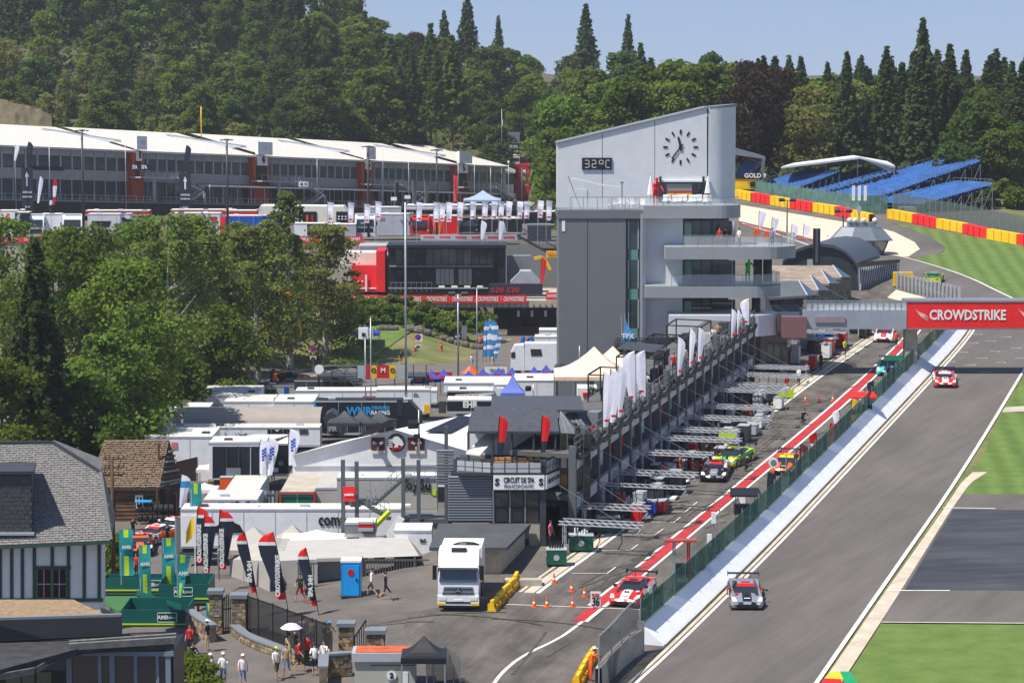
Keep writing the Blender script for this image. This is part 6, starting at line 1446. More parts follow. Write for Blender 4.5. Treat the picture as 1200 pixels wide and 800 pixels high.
facequad(t, 'horse_emblem', [(142,256),(145,254.5),(150,257),(154,255.5),(155,259),(152,260),(153,266),(151,266),(150,262),(147,262),(146,268),(144,268),(145,261)], UY2, BLACK); facequad(t, 'red_swoosh', [(123,275),(150,273),(150,277),(121,277)], UY2, RED)
t, _, _ = utr('white trailer with red lizard drawing and letter V', 200, 250, 258, 276, paint('silver_white', (0,0,0))); onface(t, 'V', 1.4, 250, 265, UY2, BLACK, .02); facequad(t, 'red_drawing', [(218,266),(224,263),(230,263),(235,260),(234,263),(228,265),(222,267)], UY2, RED); facequad(t, 'red_stamp', [(246,254),(254,254),(254,258.5),(246,258.5)], UY2, RED)
t, _, _ = utr('bright blue trailer with white car outline drawing', 264, 253, 330, 278, paint('vivid_blue', (12,84,190), .4));
b = MB()
for u, v in (((290,270),(296,265)),((296,265),(303,266)),((303,266),(306,262)),((306,262),(313,263)),((313,263),(318,270)),((318,270),(330,272)),((272,260),(280,260)),((280,260),(278,265))): b.bar(PY(*u,UY2-.1)-t.location, PY(*v,UY2-.1)-t.location, .12)
part('white_outline', b, WHITE, t); onface(t, 'SHELL', .8, 275, 264, UY2, WHITE, .02, 14)
t, _, _ = utr('low red roofed garage unit behind the silver trailers', 100, 247, 175, 252, RED, UY2+5); t, _, _ = utr('red garage unit behind the white V trailer', 200, 246, 263, 252, CRED, UY2+5); t, _, _ = utr('red upper garage unit behind the blue trailer', 262, 247, 301, 254, CRED, UY2+5); facequad(t, 'red_end', [(258,254),(264,254),(264,278),(258,278)], UY2, CRED)
w_ = thing('marquee', 'white pitched marquee in front of the hall right of the blue trailer', 'tent'); PP('canvas', CREAM, w_, [(300,252),(305,241),(402,242),(408,250),(408,262),(300,262)], 396, 5)
for x0_, x1_, m_ in ((350,371,BLACK),(394,410,BLACK)): PB('dark_panel', m_, w_, x0_, 248, x1_, 261, 395.9, .1)
for k in range(3): PB('orange_strip', [WHITE,ORG,RED][k], w_, 353+k*6, 252, 355+k*6, 260, 395.8, .1)
for k in range(6): PB('white_square', WHITE, w_, 396+(k%3)*4, 253+(k//3)*3, 398+(k%3)*4, 254.5+(k//3)*3, 395.8, .1)
t, _, _ = utr('small black stand with white brand lettering below the marquee', 360, 262, 383, 278, BLACK, 383); onface(t, 'HANKOOK', .7, 371, 267, 383, WHITE, .03, 15)
t, _, _ = utr('white low stand left of the black lettered stand', 345, 262, 361, 278, TRW, 384)
t, _, _ = utr('silver mesh fence box with yellow notice behind the red banner', 384, 263, 417, 278, LGREY, 384); facequad(t, 'yellow_notice', [(398,265),(404,265),(404,268),(398,268)], 384, YEL)
cab('pale grey race truck cab left of the grey trailer', 416, 252, 440, 278, UY2, paint('pale_grey_cab', (205,208,212), .4))
t, _, _ = utr('plain light grey trailer in the centre of the upper row', 441, 251, 480, 275, paint('light_grey_trailer', (176,178,188), .4)); onface(t, 'DAMP', .7, 448, 257, UY2, paint('pink_logo', (0,0,0)), .0, 6)
cab('bright red race truck cab with blue windscreen', 481, 254, 503, 275, UY2, paint('truck_red', (214,24,18), .35)); t, _, _ = utr('red and orange trailer behind the red truck cab', 503, 253, 537, 275, paint('truck_red', (0,0,0)), UY2+.8); facequad(t, 'orange_fade', [(507,255),(520,255),(516,274),(507,274)], UY2+.8, ORG)
cab('black race truck cab right of the red trailer', 538, 257, 560, 273, UY2, BLACK); t, _, _ = utr('black trailer with pale peak behind the white flags', 560, 256, 612, 273, BLACK, UY2+1); facequad(t, 'pale_sail', [(580,273),(590,257),(594,273)], UY2+1, LGREY); t, _, _ = utr('long dark trailer nearest the tower in the upper row', 612, 248, 650, 263, BLACK, 392); facequad(t, 'round_mark', [(640,253),(643,251),(646,253),(646,257),(643,259),(640,257)], 392, WHITE)
t, _, _ = utr('white canopy roof strip behind the white flags', 476, 241, 600, 245, TRW, 400, 5); t, _, _ = utr('light grey truck roof line behind the pale grey cab', 430, 243, 470, 251, LGREY, 396)
pagoda('pale blue grey peaked tent behind the white flags', PY(566,250,398), 6, 2.2, 3.6, paint('pale_blue_tent', (150,165,190), .7))
# ---- poles, lamp posts, flags of the upper paddock
for k, (x_, y0, y1, Y) in enumerate(((98,152,276,383),(267,163,278,383),(432,171,278,383))): mast(['dark lamp post between the two white truck cabs','dark lamp post in front of the blue trailer','brown lamp post left of the grey trailer'][k], x_, y1, y0, Y, .42, 'cross', paint('lamp_post_dark', (62,62,62)), grp='tall dark lamp posts of the upper paddock')
for k, (x_, y0, y1, Y) in enumerate(((512,175,276,384),(588,196,276,384),(612,196,258,400))): mast(['lamp post behind the red trailer','lamp post before the white end pavilion','lamp post before the crimson block'][k], x_, y1, y0, Y, .34, 'cross' if k < 2 else None, paint('lamp_post_dark', (0,0,0)), grp='thin dark lamp posts of the upper paddock')
mast('yellow pole standing at the bank behind the hall roof', 236, 160, 125, 480, .25, None, YEL, name='pole', cat='pole'); mast('thin white pole in the trees above the hall', 588, 196, 128, 545, .14, name='flag_pole', cat='pole')
for k, x_ in enumerate((571,577,589,618,623)): mast(['thin flag pole with white ball above the far hall end','green flag pole above the far hall end','tallest thin pole above the white pavilion','left thin pole above the crimson block','right thin pole with small flag above the crimson block'][k], x_, 200, [160,150,140,152,155][k], 548, .14, 'ball' if k == 0 else None, name='flag_pole', cat='pole')
WF = paint('white_flag', (238,236,246), .7, alpha=1)
def hangflag(label, x, y0, y1, Y, w=9, m=WF, foot=None, mark=True, grp='white flags along the upper terrace'):
  p = PY(x, foot or y1+12, Y); t = thing('banner_flag', label, 'flag', p, 0, grp); h = PY(x, y0, Y).z-p.z; hb = PY(x, y1, Y).z-p.z; wd = w*Y/3000
  BA('pole', LGREY, t, (0,0,0), (0,0,h+.2), .06)
  b = MB(); n_ = 6; b.grid([[(0,0,h-(h-hb)*k/n_) for k in range(n_+1)], [(wd*.5,.1*sin(k*1.3+x),h-(h-hb)*k/n_) for k in range(n_+1)], [(wd*(1-.25*(k/n_)),.14*sin(k+x),h-.1-(h-hb)*k/n_) for k in range(n_+1)]]); part('cloth', b, m, t)
  if mark: BX('red_mark', RED, t, (wd*.45,-.16,hb+.35), (.5,.03,.22))
  return t
FLX = [(384,237,259),(408,237,260),(427,239,261),(440,236,257),(488,237,259),(508,237,260),(515,238,259),(523,237,260),(536,237,258),(551,236,257),(565,236,257),(576,236,257),(584,236,256),(593,236,257),(606,236,256),(614,236,256),(630,235,255),(640,235,257)]
for k, (x_, y0, y1) in enumerate(FLX): hangflag('white flag on the upper terrace, %s of the row from the left' % ['first','second','third','fourth','fifth','sixth','seventh','eighth','ninth','tenth','eleventh','twelfth','thirteenth','fourteenth','fifteenth','sixteenth','seventeenth','eighteenth'][k], x_, y0, y1, 381, 7.5, foot=283)
for k, x_ in enumerate((560, 581)): feather(['pale blue white feather flag low before the parapet, left of two','pale blue white feather flag low before the parapet, right of two'][k], x_+3, 285, 374, 3.3, .9, [(1, WF)], curve=1, grp='feather flags below the parapet', z=PY(0,285,374).z)
for k, x_ in enumerate((26, 211)):
  t = thing('totem_banner', ['black supercar exhibition totem banner at the left in front of the hall','black supercar exhibition totem banner in front of the second hall bay'][k], 'banner', PY(x_+6.5, 250, 405)); h_ = 7.2 if k == 0 else 6.3
  BB('panel', NAVY, t, -.9,0,0,.9,.15,h_)
  for s_, z_, sz in (('SUPERCAR', h_*.46, .42), ('EXHIBITION', h_*.36, .36), ('2025', h_*.14, .35)): text(s_, sz, WHITE, t, facing((0,-.05,z_)), width=1.5 if sz > .35 else .8, bold=.01)
  EX('arrow_symbol', WHITE, t, [(-.12,-.04,h_*.6),(.12,-.04,h_*.6),(.12,-.04,h_*.8),(.3,-.04,h_*.8),(0,-.04,h_*.93),(-.3,-.04,h_*.8),(-.12,-.04,h_*.8)], (0,-.02,0))
  feather(['black curled feather flag above the left totem','black curled feather flag above the second totem'][k], x_+6, 203, 407, 5.0, .9, [(1, NAVY)], curve=1, z=PY(0,203+k*4,407).z, bend=.4)
for k, (x_, y_, h_, m_, l_) in enumerate(((43,244,5.0,WF,'white feather flag leaning left in front of the hall'),(62,246,5.0,RED,'thin red and white feather flag in front of the hall'),(57,247,2.2,NAVY,'small dark furled flag above the white trucks'),(16,192,3.0,WF,'white feather flag at the left stair landing of the hall'))): feather(l_, x_, y_, 402, h_, .7, [(.3,m_),(.4,WF),(.3,m_)], lean=.08 if k != 1 else 0, z=PY(0,y_,402).z)
for k, x_ in enumerate((19, 59, 148)): mast(['white thin flag pole at the left hall stairs','white thin flag pole before the hall windows','white thin flag pole beside the brick red shaft'][k], x_, 248, 170, 404, .14, name='flag_pole', cat='pole')
for k, (x_, y0) in enumerate(((372,186),(449,175),(537,190),(479,190),(556,193),(575,196),(596,190))): mast('thin pale pole before the hall, %s from the left'%['first','third','fifth','fourth','sixth','seventh','last'][k], x_, 246, y0, 408, .12, 'ball' if k == 6 else None, name='flag_pole', cat='pole')
for k, (x_, y0, y1, m_) in enumerate(((463,214,240,BLACK),(484,212,238,DARK),(498,212,238,DARK),(532,206,236,RED))): hangflag(['black tattered flag before the hall','dark flag before the fourth hall bay, left of two','dark flag before the fourth hall bay, right of two','red and white tall flag on the hall shaft'][k], x_, y0, y1, 405, 4.5, m_, mark=False, grp='dark flags before the hall')
for k, (x_, y_) in enumerate(((462,234),(478,232))): signboard(['small white sign on a post, left of two before the hall','small white sign on a post, right of two before the hall'][k], x_-4, y_-3, x_+3, y_+1, 400, WHITE, posts=1, foot=250)
signboard('white box sign with black marks on the stair landing of the hall', 350, 213, 361, 219, 462, WHITE, words=[('18 19', .8, 355.5, 216, 8, BLACK)])
signboard('black and white board on the landing by the brick red shaft', 153, 192, 175, 200, 425, BLACK, words=[('SPA', .9, 158, 196, 6), ('SPA', .9, 169, 196, 7)])
# ---- mid poles and signs around the road
mast('tall slender grey mast rising from the white trailers past the red banner', 476, 487, 237, 250, .26, name='tall_mast', cat='mast'); mast('street lamp with double heads below the terrace banner', 537, 452, 345, 300, .26, 'double'); mast('thin grey pole behind the wavy blue flags', 559, 450, 338, 305, .16, name='pole', cat='pole')
mast('left of two slim masts carrying a white box above the white trailers', 428.5, 500, 396, 262, .16, name='camera_mast', cat='mast'); mast('right of two slim masts beside the white boxes above the trailers', 435, 500, 372, 262, .16, name='camera_mast', cat='mast')
b = MB(); pb(b, 420, 384, 431, 397, 262, .5); o = solo('white_equipment_box', b, WHITE, 'white equipment box with dark marks on top of the slim mast', 'equipment box'); PB('dark_mark', BLACK, o, 424, 390, 428, 394, 261.9, .1); b = MB(); pb(b, 432, 385, 437, 396, 262, .5); solo('white_equipment_box', b, LGREY, 'smaller grey equipment box on the right slim mast', 'equipment box')
def nopark(label, x, y, foot, Y):
  p = PY(x, foot, Y); t = thing('no_parking_sign', label, 'road sign', p); h = PY(x, y, Y).z-p.z; BA('post', GALV, t, (0,.05,0),(0,.05,h+.3),.07)
  CYL('red_ring', RED, t, (0,0,h),(0,-.05,h),.4,n=18); CYL('blue_disc', BLUE, t, (0,-.05,h),(0,-.08,h),.3,n=18); BX('diagonal_bar', RED, t, (0,-.09,h),(.07,.03,.6),0,Matrix.Rotation(.78,3,'Y')); pl = BB('under_plate', WHITE, t, -.38,-.02,h-1.35,.38,.02,h-.95)
  b = MB(); b.bb(-.3,-.05,h-1.3,.3,-.02,h-1.2); b.bb(-.2,-.05,h-1.2,.2,-.02,h-1.05); part('truck_symbol', b, BLACK, pl)
nopark('round no parking sign on the bank right of the orange race car', 367, 408, 436, 308); nopark('round no parking sign on the lawn with white back plate', 490, 395, 424, 318)
b = MB(); pb(b, 487, 391, 495, 400, 319, .05); solo('white_back_plate', b, WHITE, 'white square plate directly behind the round sign on the lawn', 'sign')
signboard('white symbol sign panel beside the road under the birches', 287, 413, 293, 427, 296, WHITE, posts=2, foot=443, words=[('12', .5, 290, 418, 4, GREY)])
signboard('tall grey road sign stack at the end of the lawn', 541, 382, 547, 397, 330, GREY, posts=2, foot=402); signboard('dark direction sign pair left of the grey sign stack', 532, 391, 541, 398, 322, BLACK, posts=1, foot=412, words=[('<- P', .5, 536, 394.5, 6)])
b = MB(); pb(b, 326, 342, 342, 351, 302, .1); ob_ = solo('orange_board', b, paint('orange_board', (240,170,30)), 'orange yellow board with red letters among the birches', 'sign'); text('EAST', .75, RED, ob_, facing(PY(334,346.5,301.9)), width=1.25, bold=.02); BA('pole', GALV, ob_, PY(334,352,302.1), PY(334,372,302.1), .08)
t = hangflag('tall narrow yellow flag with dark letters among the birches', 350, 368, 396, 300, 4, YEL, foot=402, mark=False, grp=None)
BW = paint('blue_white_flag', (60,140,200), .7)
for k, (x_, y0) in enumerate(((566,376),(570,372),(574,374),(578,390))): feather('wavy blue and white flag, %s of the cluster behind the white low board'%['leftmost','second','third','rightmost'][k], x_, 424, 298, [5.0,5.3,5.1,3.6][k], .95, [(.15,BW),(.12,WF),(.14,BW),(.12,WF),(.16,BW),(.12,WF),(.19,BW)], curve=1, grp='blue and white flags by the road', z=PY(0,426,298).z)
# ================================================================ FOREGROUND LEFT
def onpl(x, y, P0, n):
  d = ray(x, y); return C0+d*((P0-C0).dot(n)/d.dot(n))
class Plane:
  def __init__(s, P0, u): s.P0 = Vector(P0); s.u = Vector(u).normalized(); s.n = Vector((s.u.y, -s.u.x, 0))   # n towards camera when u points right
  def pt(s, x, y, off=0.): return onpl(x, y, s.P0+s.n*off, s.n)
  def poly(s, b, pts, off, dep): b.ext([s.pt(x, y, off) for x, y in pts][::-1], -s.n*dep); return b
  def rect(s, b, x0, y0, x1, y1, off, dep): return s.poly(b, [(x0,y0),(x1,y0),(x1,y1),(x0,y1)], off, dep)
# half-timbered house
hs = thing('half_timbered_house', 'white half timbered house with green beams and grey slate roof', 'house')
HP = Plane(PY(0,700,139.5), (.99,.13,0)); BEAM = paint('dark_green_beam', (52,78,70), .7); PLAS = paint('white_plaster', (228,226,220), .85); SLG = mat('weathered_slate', lin((128,124,120)), .75, 0, .25, 2.2, .3, rgb2=lin((92,90,90)), detail=8, objvar=.0)
b = MB(); HP.poly(b, [(-30,625),(120,625),(120,760),(-30,760)], 0, 6); part('wall', b, PLAS, hs)
for x_, y0, y1 in ((0,636,704),(13.5,636,704),(26,636,704),(40,636,704),(61,636,664),(80,636,704),(98.5,636,704),(116,633,704),(-12,636,704)): b = MB(); HP.rect(b, x_-1.8, y0, x_+2.2, y1, .06, .1); part('beam', b, BEAM, hs)
b = MB(); HP.rect(b, 39, 663, 83, 667, .09, .1); part('lintel_beam', b, BEAM, hs); b = MB(); HP.rect(b, -20, 701, 121, 705, .10, .15); part('sill_beam', b, BEAM, hs)
b = MB(); HP.rect(b, 43, 667, 78, 700, .05, .03); w_ = part('window', b, gl('reddish_window_glass', (.06,.02,.025)), hs)
for x_ in (42.5, 59.5, 77): b = MB(); HP.rect(b, x_, 667, x_+(3 if x_ == 59.5 else 1.6), 701, .10, .06); part('window_frame', b, paint('bright_green_frame', (58,110,66)), w_)
for x_ in (51, 69): b = MB(); HP.rect(b, x_, 667, x_+.8, 700, .08, .03); part('glazing_bar', b, LGREY, w_)
b = MB(); HP.rect(b, 43, 683.5, 78, 684.5, .08, .03); part('glazing_bar', b, LGREY, w_)
# roof as an inclined plane
e0, e1 = HP.pt(-40, 640, .7), HP.pt(130, 633, .7); up_ = ZV(1)*.66 - HP.n*.75; up_.normalize()
RN = (e1-e0).cross(up_).normalized(); RN = RN if RN.z > 0 else -RN
def rf(x, y, off=0.): return onpl(x, y, e0+RN*off, RN)
outl = [(-40,641),(130.5,632.5),(118,553),(62,518),(-40,519)]
EX('roof_deck', SLG, hs, [rf(x, y) for x, y in outl], -RN*.2)
U = (e1-e0).normalized(); Vv = up_
sl_ = MB()
def inside(x, y, P_):
  c = False
  for (x0,y0),(x1,y1) in zip(P_, P_[1:]+P_[:1]):
    if (y0 > y) != (y1 > y) and x < (x1-x0)*(y-y0)/(y1-y0)+x0: c = not c
  return c
def proj(p):
  v = p-C0; d = v.dot(FV); return 600+3000*v.x/d, 400-3000*v.dot(UV)/d
RR = random.Random(5)
for j in range(48):
  for i in range(34):
    p = e0+U*(i*.36+(j%2)*.18)+Vv*(j*.165+.08)+U*.9
    x, y = proj(p)
    if not inside(x, y, outl) or (-40 < x < 38.5 and 553 < y < 627): continue
    w_ = .17*RR.uniform(.92,1.0); t0 = .02+RR.random()*.012; a = p-U*w_-Vv*.10; c = p+U*w_-Vv*.10
    P_ = [a+RN*(t0+.025), c+RN*(t0+.025), c+Vv*.2+RN*.005, a+Vv*.2+RN*.005]; sl_.face(P_); sl_.face([a, c, P_[1], P_[0]]); sl_.face([c, c+Vv*.2, P_[2], P_[1]])
part('roof_slate', sl_, mat('roof_slate', lin((138,134,130)), .7, 0, .35, 6, .2, rgb2=lin((96,94,94)), detail=3), hs, kind='stuff')
BA('gutter', BEAM, hs, rf(-40,641)+ZV(-.1), rf(130.5,633)+ZV(-.1), .18)
for A_, B_ in (((62,518),(118,553)),((118,553),(130.5,632.5)),((-40,519),(62,518))): BA('ridge_capping', DARK, hs, rf(*A_,.05), rf(*B_,.05), .2)
EX('side_roof', SLG, hs, [rf(118,553), rf(130.5,632.5), rf(130.5,632.5)-HP.n*9, rf(118,553)-HP.n*2][:4], ZV(-.15))
EX('hip_roof', SLG, hs, [rf(62,518), rf(118,553), rf(118,553)-HP.n*5, rf(62,518)-HP.n*1.0], ZV(-.1))
# dormer with slate hung front
b = MB(); DP = Plane(rf(38,627), (.99,.13,0)); DP.rect(b, -40, 555, 37.5, 624, .05, 3.2); dm = part('dormer', b, mat('dark_slate_hanging', lin((88,88,90)), .7, 0, .3, 7, .2, rgb2=lin((52,54,56))), hs); b = MB(); DP.rect(b, -42, 552, 39, 555.5, .25, 3.4); part('dormer_roof', b, DARK, dm)
b = MB()
for j in range(13):
  for i in range(11):
    x_ = -2+i*3.6+(j%2)*1.8; y_ = 557+j*5.1
    if x_ > 35: continue
    DP.rect(b, x_, y_, x_+3.3, y_+4.7, .08+RR.random()*.02, .04)
part('slate_tile', b, mat('dark_slate_hanging', (0,0,0)), dm, kind='stuff')
b = MB(); DP.rect(b, -40, 624, 40, 627, .25, .4); part('dormer_sill', b, LGREY, dm)
# restaurant with gravel roof and glazed bay
rs = thing('restaurant', 'dark flat roofed restaurant with gravel roof and glazed front', 'building')
def zpoly(b, pts, z, dep, m=None): return b.ext([PZ(x, y, z) for x, y in pts], (0,0,-dep))
b = MB(); zpoly(b, [(-60,702),(86,702),(122,719),(-60,727)], 9.3, .3); part('gravel_roof', b, mat('roof_gravel', lin((158,134,104)), .95, 0, .35, 3, .4, rgb2=lin((116,96,74)), detail=9), rs)
CHAR = paint('charcoal_fascia', (58,60,66), .6)
b = MB(); a, c, e = PZ(-60,728,9.35), PZ(142,719,9.35), PZ(122,712,9.35); b.ext([a, c, c-ZV(1.05), a-ZV(1.05)], (0,.25,0)); b.ext([c, e, e-ZV(1), c-ZV(1)], (-.2,.1,0)); part('fascia', b, CHAR, rs)
b = MB(); a, c = PZ(-60,724,9.5), PZ(143,718,9.5); b.ext([a, c, c-ZV(.12), a-ZV(.12)], (0,-.25,0)); part('fascia_capping', b, GREY, rs)
b = MB(); zpoly(b, [(-60,750),(142,742),(190,742),(204,752),(100,757),(72,765),(-60,800)], 8.2, .35); part('felt_roof', b, mat('roof_felt', lin((58,58,60)), .85, 0, .2, 1.5, .2), rs)
for k, (dz, dy) in enumerate(((0,0),(.25,.25))):
  a, c = PZ(80,759-k*3,8.25), PZ(206,751-k*4,8.25); EX('weathered_board', paint('weathered_board', (112,112,108), .9, var=.2, scale=3), rs, [a+ZV(.2-k*.0), c+ZV(.2), c-ZV(.12), a-ZV(.12)], (0,.3,0))
RY = PZ(140,764,7.7).y
BGF = paint('blue_grey_frame', (112,126,138), .6)
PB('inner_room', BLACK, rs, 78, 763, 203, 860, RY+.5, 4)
for x0_, x1_ in ((84,115),(120,131),(135,158),(160,183),(187,195)): PB('window_pane', GLASS, rs, x0_, 769, x1_, 850, RY+.1, .05)
for x_ in (79, 116, 129.5, 158, 183.5, 195): PB('window_frame', BGF, rs, x_, 763, x_+(4.5 if x_ in (79,129.5,195) else 2.4), 860, RY-.05, .2)
PB('frame_header', BGF, rs, 78, 763, 203, 768.5, RY-.1, .3)
b = MB(); a, c, e = PZ(76,761,8.0), PZ(40,782,8.0), PZ(-60,800,8.0);
for P_, Q_ in ((a,c),(c,e)): b.ext([P_, Q_, Q_-ZV(.3), P_-ZV(.3)], (.1,.25,0))
part('curved_eave', b, paint('weathered_board', (0,0,0)), rs)
PB('left_wall', BLACK, rs, -20, 785, 78, 860, RY+.8, 3)
for x0_, x1_ in ((8,24),(27,40),(44,60)): PB('window_pane', gl('greenish_glass', (.05,.07,.04)), rs, x0_, 787, x1_, 850, RY+.7, .08)
# log cabin
lc = thing('log_cabin', 'old brown log cabin with shingled roof behind the slate roofed house', 'cabin'); LY_ = 205
SHG = mat('brown_shingles', lin((138,118,96)), .9, 0, .3, 5, .3, rgb2=lin((96,80,64)), detail=4)
LOG = mat('log_wood', lin((110,82,58)), .9, 0, .3, 2, .3, sx=(.3,1,3)); LOGD = mat('dark_log', lin((70,56,46)), .9, 0, .3, 2, .3)
A_, B_, C_, D_ = PY(104,571,LY_-.5), PY(187,571,LY_-.5), PY(198,515,LY_+4), PY(122,516,LY_+4)
EX('roof_deck', SHG, lc, [A_, B_, C_, D_], (0,.1,-.25))
sb = MB(); U = (B_-A_); Vv = (D_-A_)
for j in range(22):
  for i in range(26):
    f, g = (i+RR.random()*.3)/26, j/22; p = A_.lerp(B_, f).lerp(D_.lerp(C_, f), g); q1 = A_.lerp(B_, f+.034).lerp(D_.lerp(C_, f+.034), g); r1 = A_.lerp(B_, f).lerp(D_.lerp(C_, f), g+.05); n_ = Vector((0,-.03,.03))*RR.uniform(.7,1.8)
    sb.face([p+n_*2, q1+n_*2, q1+(r1-p)+n_*.3, r1+n_*.3]); sb.face([p, q1, q1+n_*2, p+n_*2])
part('roof_shingle', sb, SHG, lc, kind='stuff')
for k in range(9): b = MB(); y_ = 574+k*4.6; b.cyl(PY(136,y_,LY_), PY(186,y_,LY_), .2, n=7); part('log', b, LOG, lc)
BB('wall', LOGD, lc, PY(110,0,LY_).x, LY_+.1, 0, PY(186,0,LY_).x, LY_+7, A_.z-.1)
w_ = PB('window', WHITE, lc, 158.5, 580, 167.5, 595.5, LY_-.25, .1); PB('window_pane', GLASS, w_, 160.2, 582, 166, 594, LY_-.28, .04); b = MB(); pb(b, 162.7, 582, 163.4, 594, LY_-.31, .04); pb(b, 160, 587.5, 166, 588.2, LY_-.31, .04); part('glazing_bar', b, WHITE, w_)
b = MB(); g0, g1, g2 = PY(187,571,LY_-.3), PY(212,566,LY_+6), PY(199,517,LY_+4); b.ext([g0, g1, g2], (-.3,.1,0)); part('gable', b, LOGD, lc)
for k in range(8):
  f = k/9; CYL('gable_board', GREY if k%2 else LOGD, lc, g0.lerp(g2, f)+Vector((.12,-.1,0)), g1.lerp(g2, f)+Vector((.12,-.1,0)), .09, n=5)
EX('side_wall', LOGD, lc, [g0, g1, Vector((g1.x,g1.y,-.3)), Vector((g0.x,g0.y,-.3))], (-.2,.1,0))
BB('door', paint('dark_red_door', (84,34,30)), lc, PY(197,0,LY_+1.7).x-.3, LY_+1.2, 0, PY(203,0,LY_+1.7).x-.2, LY_+1.6, PY(0,577,LY_+1.5).z)
for (x_, y0, y1, Y_) in ((184,572,610,LY_-.6),(186,519,570,LY_+2)): BA('post', WOODB, lc, PY(x_,y0,Y_), PY(x_,y1,Y_), .2)
BA('beam', GREY, lc, PY(186,570,LY_-.4), PY(212,564,LY_+6), .2)
# utility pole
up2 = thing('utility_pole', 'old wooden utility pole with cross arms and insulators in front of the log cabin', 'utility pole', PY(133,660,172)); ph = PY(133,535,172).z-PY(133,660,172).z
b = MB(); b.cyl((0,0,-1),(0,0,ph),.16,.12,n=8); part('pole', b, WOODB, up2, True)
for k, z_ in enumerate((ph-.15, ph-.75, ph-1.25)):
  BX('cross_arm', WOODB, up2, (.1,0,z_), (1.5-.1*k,.1,.1), .15)
  for s_ in (-.55,-.25,.35,.7): CYL('insulator', DARK, up2, (s_+.1,-.02,z_+.05),(s_+.1,-.02,z_+.22),.05,n=6)
# green platforms with teal banners
AMR = paint('teal_banner', (6,88,84), .5); GFL = paint('green_floor', (60,104,56), .8)
def platform(label, x0, y0, x1, y1, Y, dep, floory=None, posts=(), foot=None, txt=None):
  p, q_ = PY(x0, y1, Y), PY(x1, y0, Y); t = thing('viewing_platform', label, 'platform', ((p.x+q_.x)/2, Y, p.z)); w = q_.x-p.x; h = q_.z-p.z
  BB('deck', GFL, t, -w/2, 0, -.25, w/2, dep, 0); BB('deck_edge', BLACK, t, -w/2-.03, -.03, -.3, w/2+.03, .05, -.12)
  for nm, a in (('banner_front',(-w/2,0,0,w/2,.06,h)),('banner_side',(w/2-.06,.07,0,w/2,dep,h)),('banner_side',(-w/2,.07,0,-w/2+.06,dep,h)),('banner_rear',(-w/2,dep-.05,0,w/2,dep,h))):
    BB(nm, AMR, t, *a)
  BB('lime_stripe', LIME, t, -w/2, -.04, .12, w/2, -.005, .2)
  if txt:
    for f in txt:
      b = MB(); z_ = h*.55; cxx = -w/2+w*f
      for a in ((cxx-.55,-.03,z_+.26,cxx+.55,-.005,z_+.29),(cxx-.55,-.03,z_-.29,cxx+.55,-.005,z_-.26),(cxx-.58,-.03,z_-.26,cxx-.55,-.005,z_+.26),(cxx+.55,-.03,z_-.26,cxx+.58,-.005,z_+.26)): b.bb(*a)
      part('logo_frame', b, WHITE, t); text('AMR', .32, WHITE, t, facing((cxx-.25,-.04,z_)), bold=.01); text('aramco', .22, WHITE, t, facing((cxx+.25,-.04,z_)))
  for f in posts:
    x_ = -w/2+w*f; pz = H(p.x+w*f, Y)-p.z; BA('post', paint('green_post', (70,100,72)), t, (x_,.3,pz), (x_,.3,-.25), .16)
    BA('post', paint('green_post', (0,0,0)), t, (x_,dep-.3,pz), (x_,dep-.3,-.25), .16)
  return t
platform('rear green viewing platform with teal banners beside the half timbered house', 121, 677, 200, 694, 163, 1.5, posts=(.1,.9), txt=(.75,))
platform('right green viewing platform with rounded teal banner nearest the stone pillars', 186, 684, 244, 704, 156, 3.5, posts=(.78,), txt=(.5,))
platform('front green viewing platform directly above the standing spectators', 142, 714, 219, 734, 149.5, 3.6, posts=(.85,.35), txt=(.7,))
b = MB(); b.ext([PY(121,698,157), PY(161,698,157), PY(161,716,153), PY(140,716,153), PY(121,706,155)], (0,0,-.1)); solo('green_walkway', b, GFL, 'bright green walkway floor joining the platforms beside the house', 'walkway')
b = MB(); b.ext([PY(160,697,157.5), PY(212,714,151), PY(212,708,151), PY(160,691,157.5)], (0,.06,0)); solo('teal_banner_strip', b, AMR, 'slanting teal banner between the rear and front platforms', 'banner')
TLM = paint('teal_flag', (28,140,144), .65)
for k, (x_, yb_, yt, Y_, lab, w_, cv) in enumerate(((142,674,620,160,'teal and lime flag leftmost beside the house corner',.9,1),(165,697,638,157,'teal and lime flag second from the left on the platforms',.75,1),(192,686,630,159,'teal and lime flag between the orange race cars and the platform',.85,1),(208,706,650,155,'teal and lime pointed flag hanging over the front platform',.95,1),(225,640,566,185,'tall teal and lime flag above the yellow flag',.85,1),(244,763,706,152,'teal and lime pointed flag hanging beside the stone pillar',.75,1))):
  t = thing('teal_flag', lab, 'flag', PY(x_, yb_, Y_), 0, 'teal and lime flags around the green platforms'); h = PY(x_, yt, Y_).z-PY(x_, yb_, Y_).z
  BA('pole', LGREY, t, (0,0,-.6),(0,0,h),.05)
  taper = .15 if k in (3,) else (1 if k != 5 else 1); b = MB(); N = 12
  def P_(f, g): ww = w_*((taper+(1-taper)*f) if k != 5 else (1.15-.75*f)); return Vector((-.1+ww*g+(.15*(1-f) if k==3 else 0), .1*sin(f*6+k)*g-.02, h*f))
  for j in range(N):
    f0, f1 = j/N, (j+1)/N
    for g in range(3):
      b.mi = 1 if (g == 1 and (j in (N-1,N-2) or j < 5)) else 0; b.face([P_(f0,g/3), P_(f0,(g+1)/3), P_(f1,(g+1)/3), P_(f1,g/3)])
  part('cloth', b, [TLM, LIME], t); text('AMR', .3, WHITE, t, facing((w_*.42,-.12,h*.62)), bold=.01)
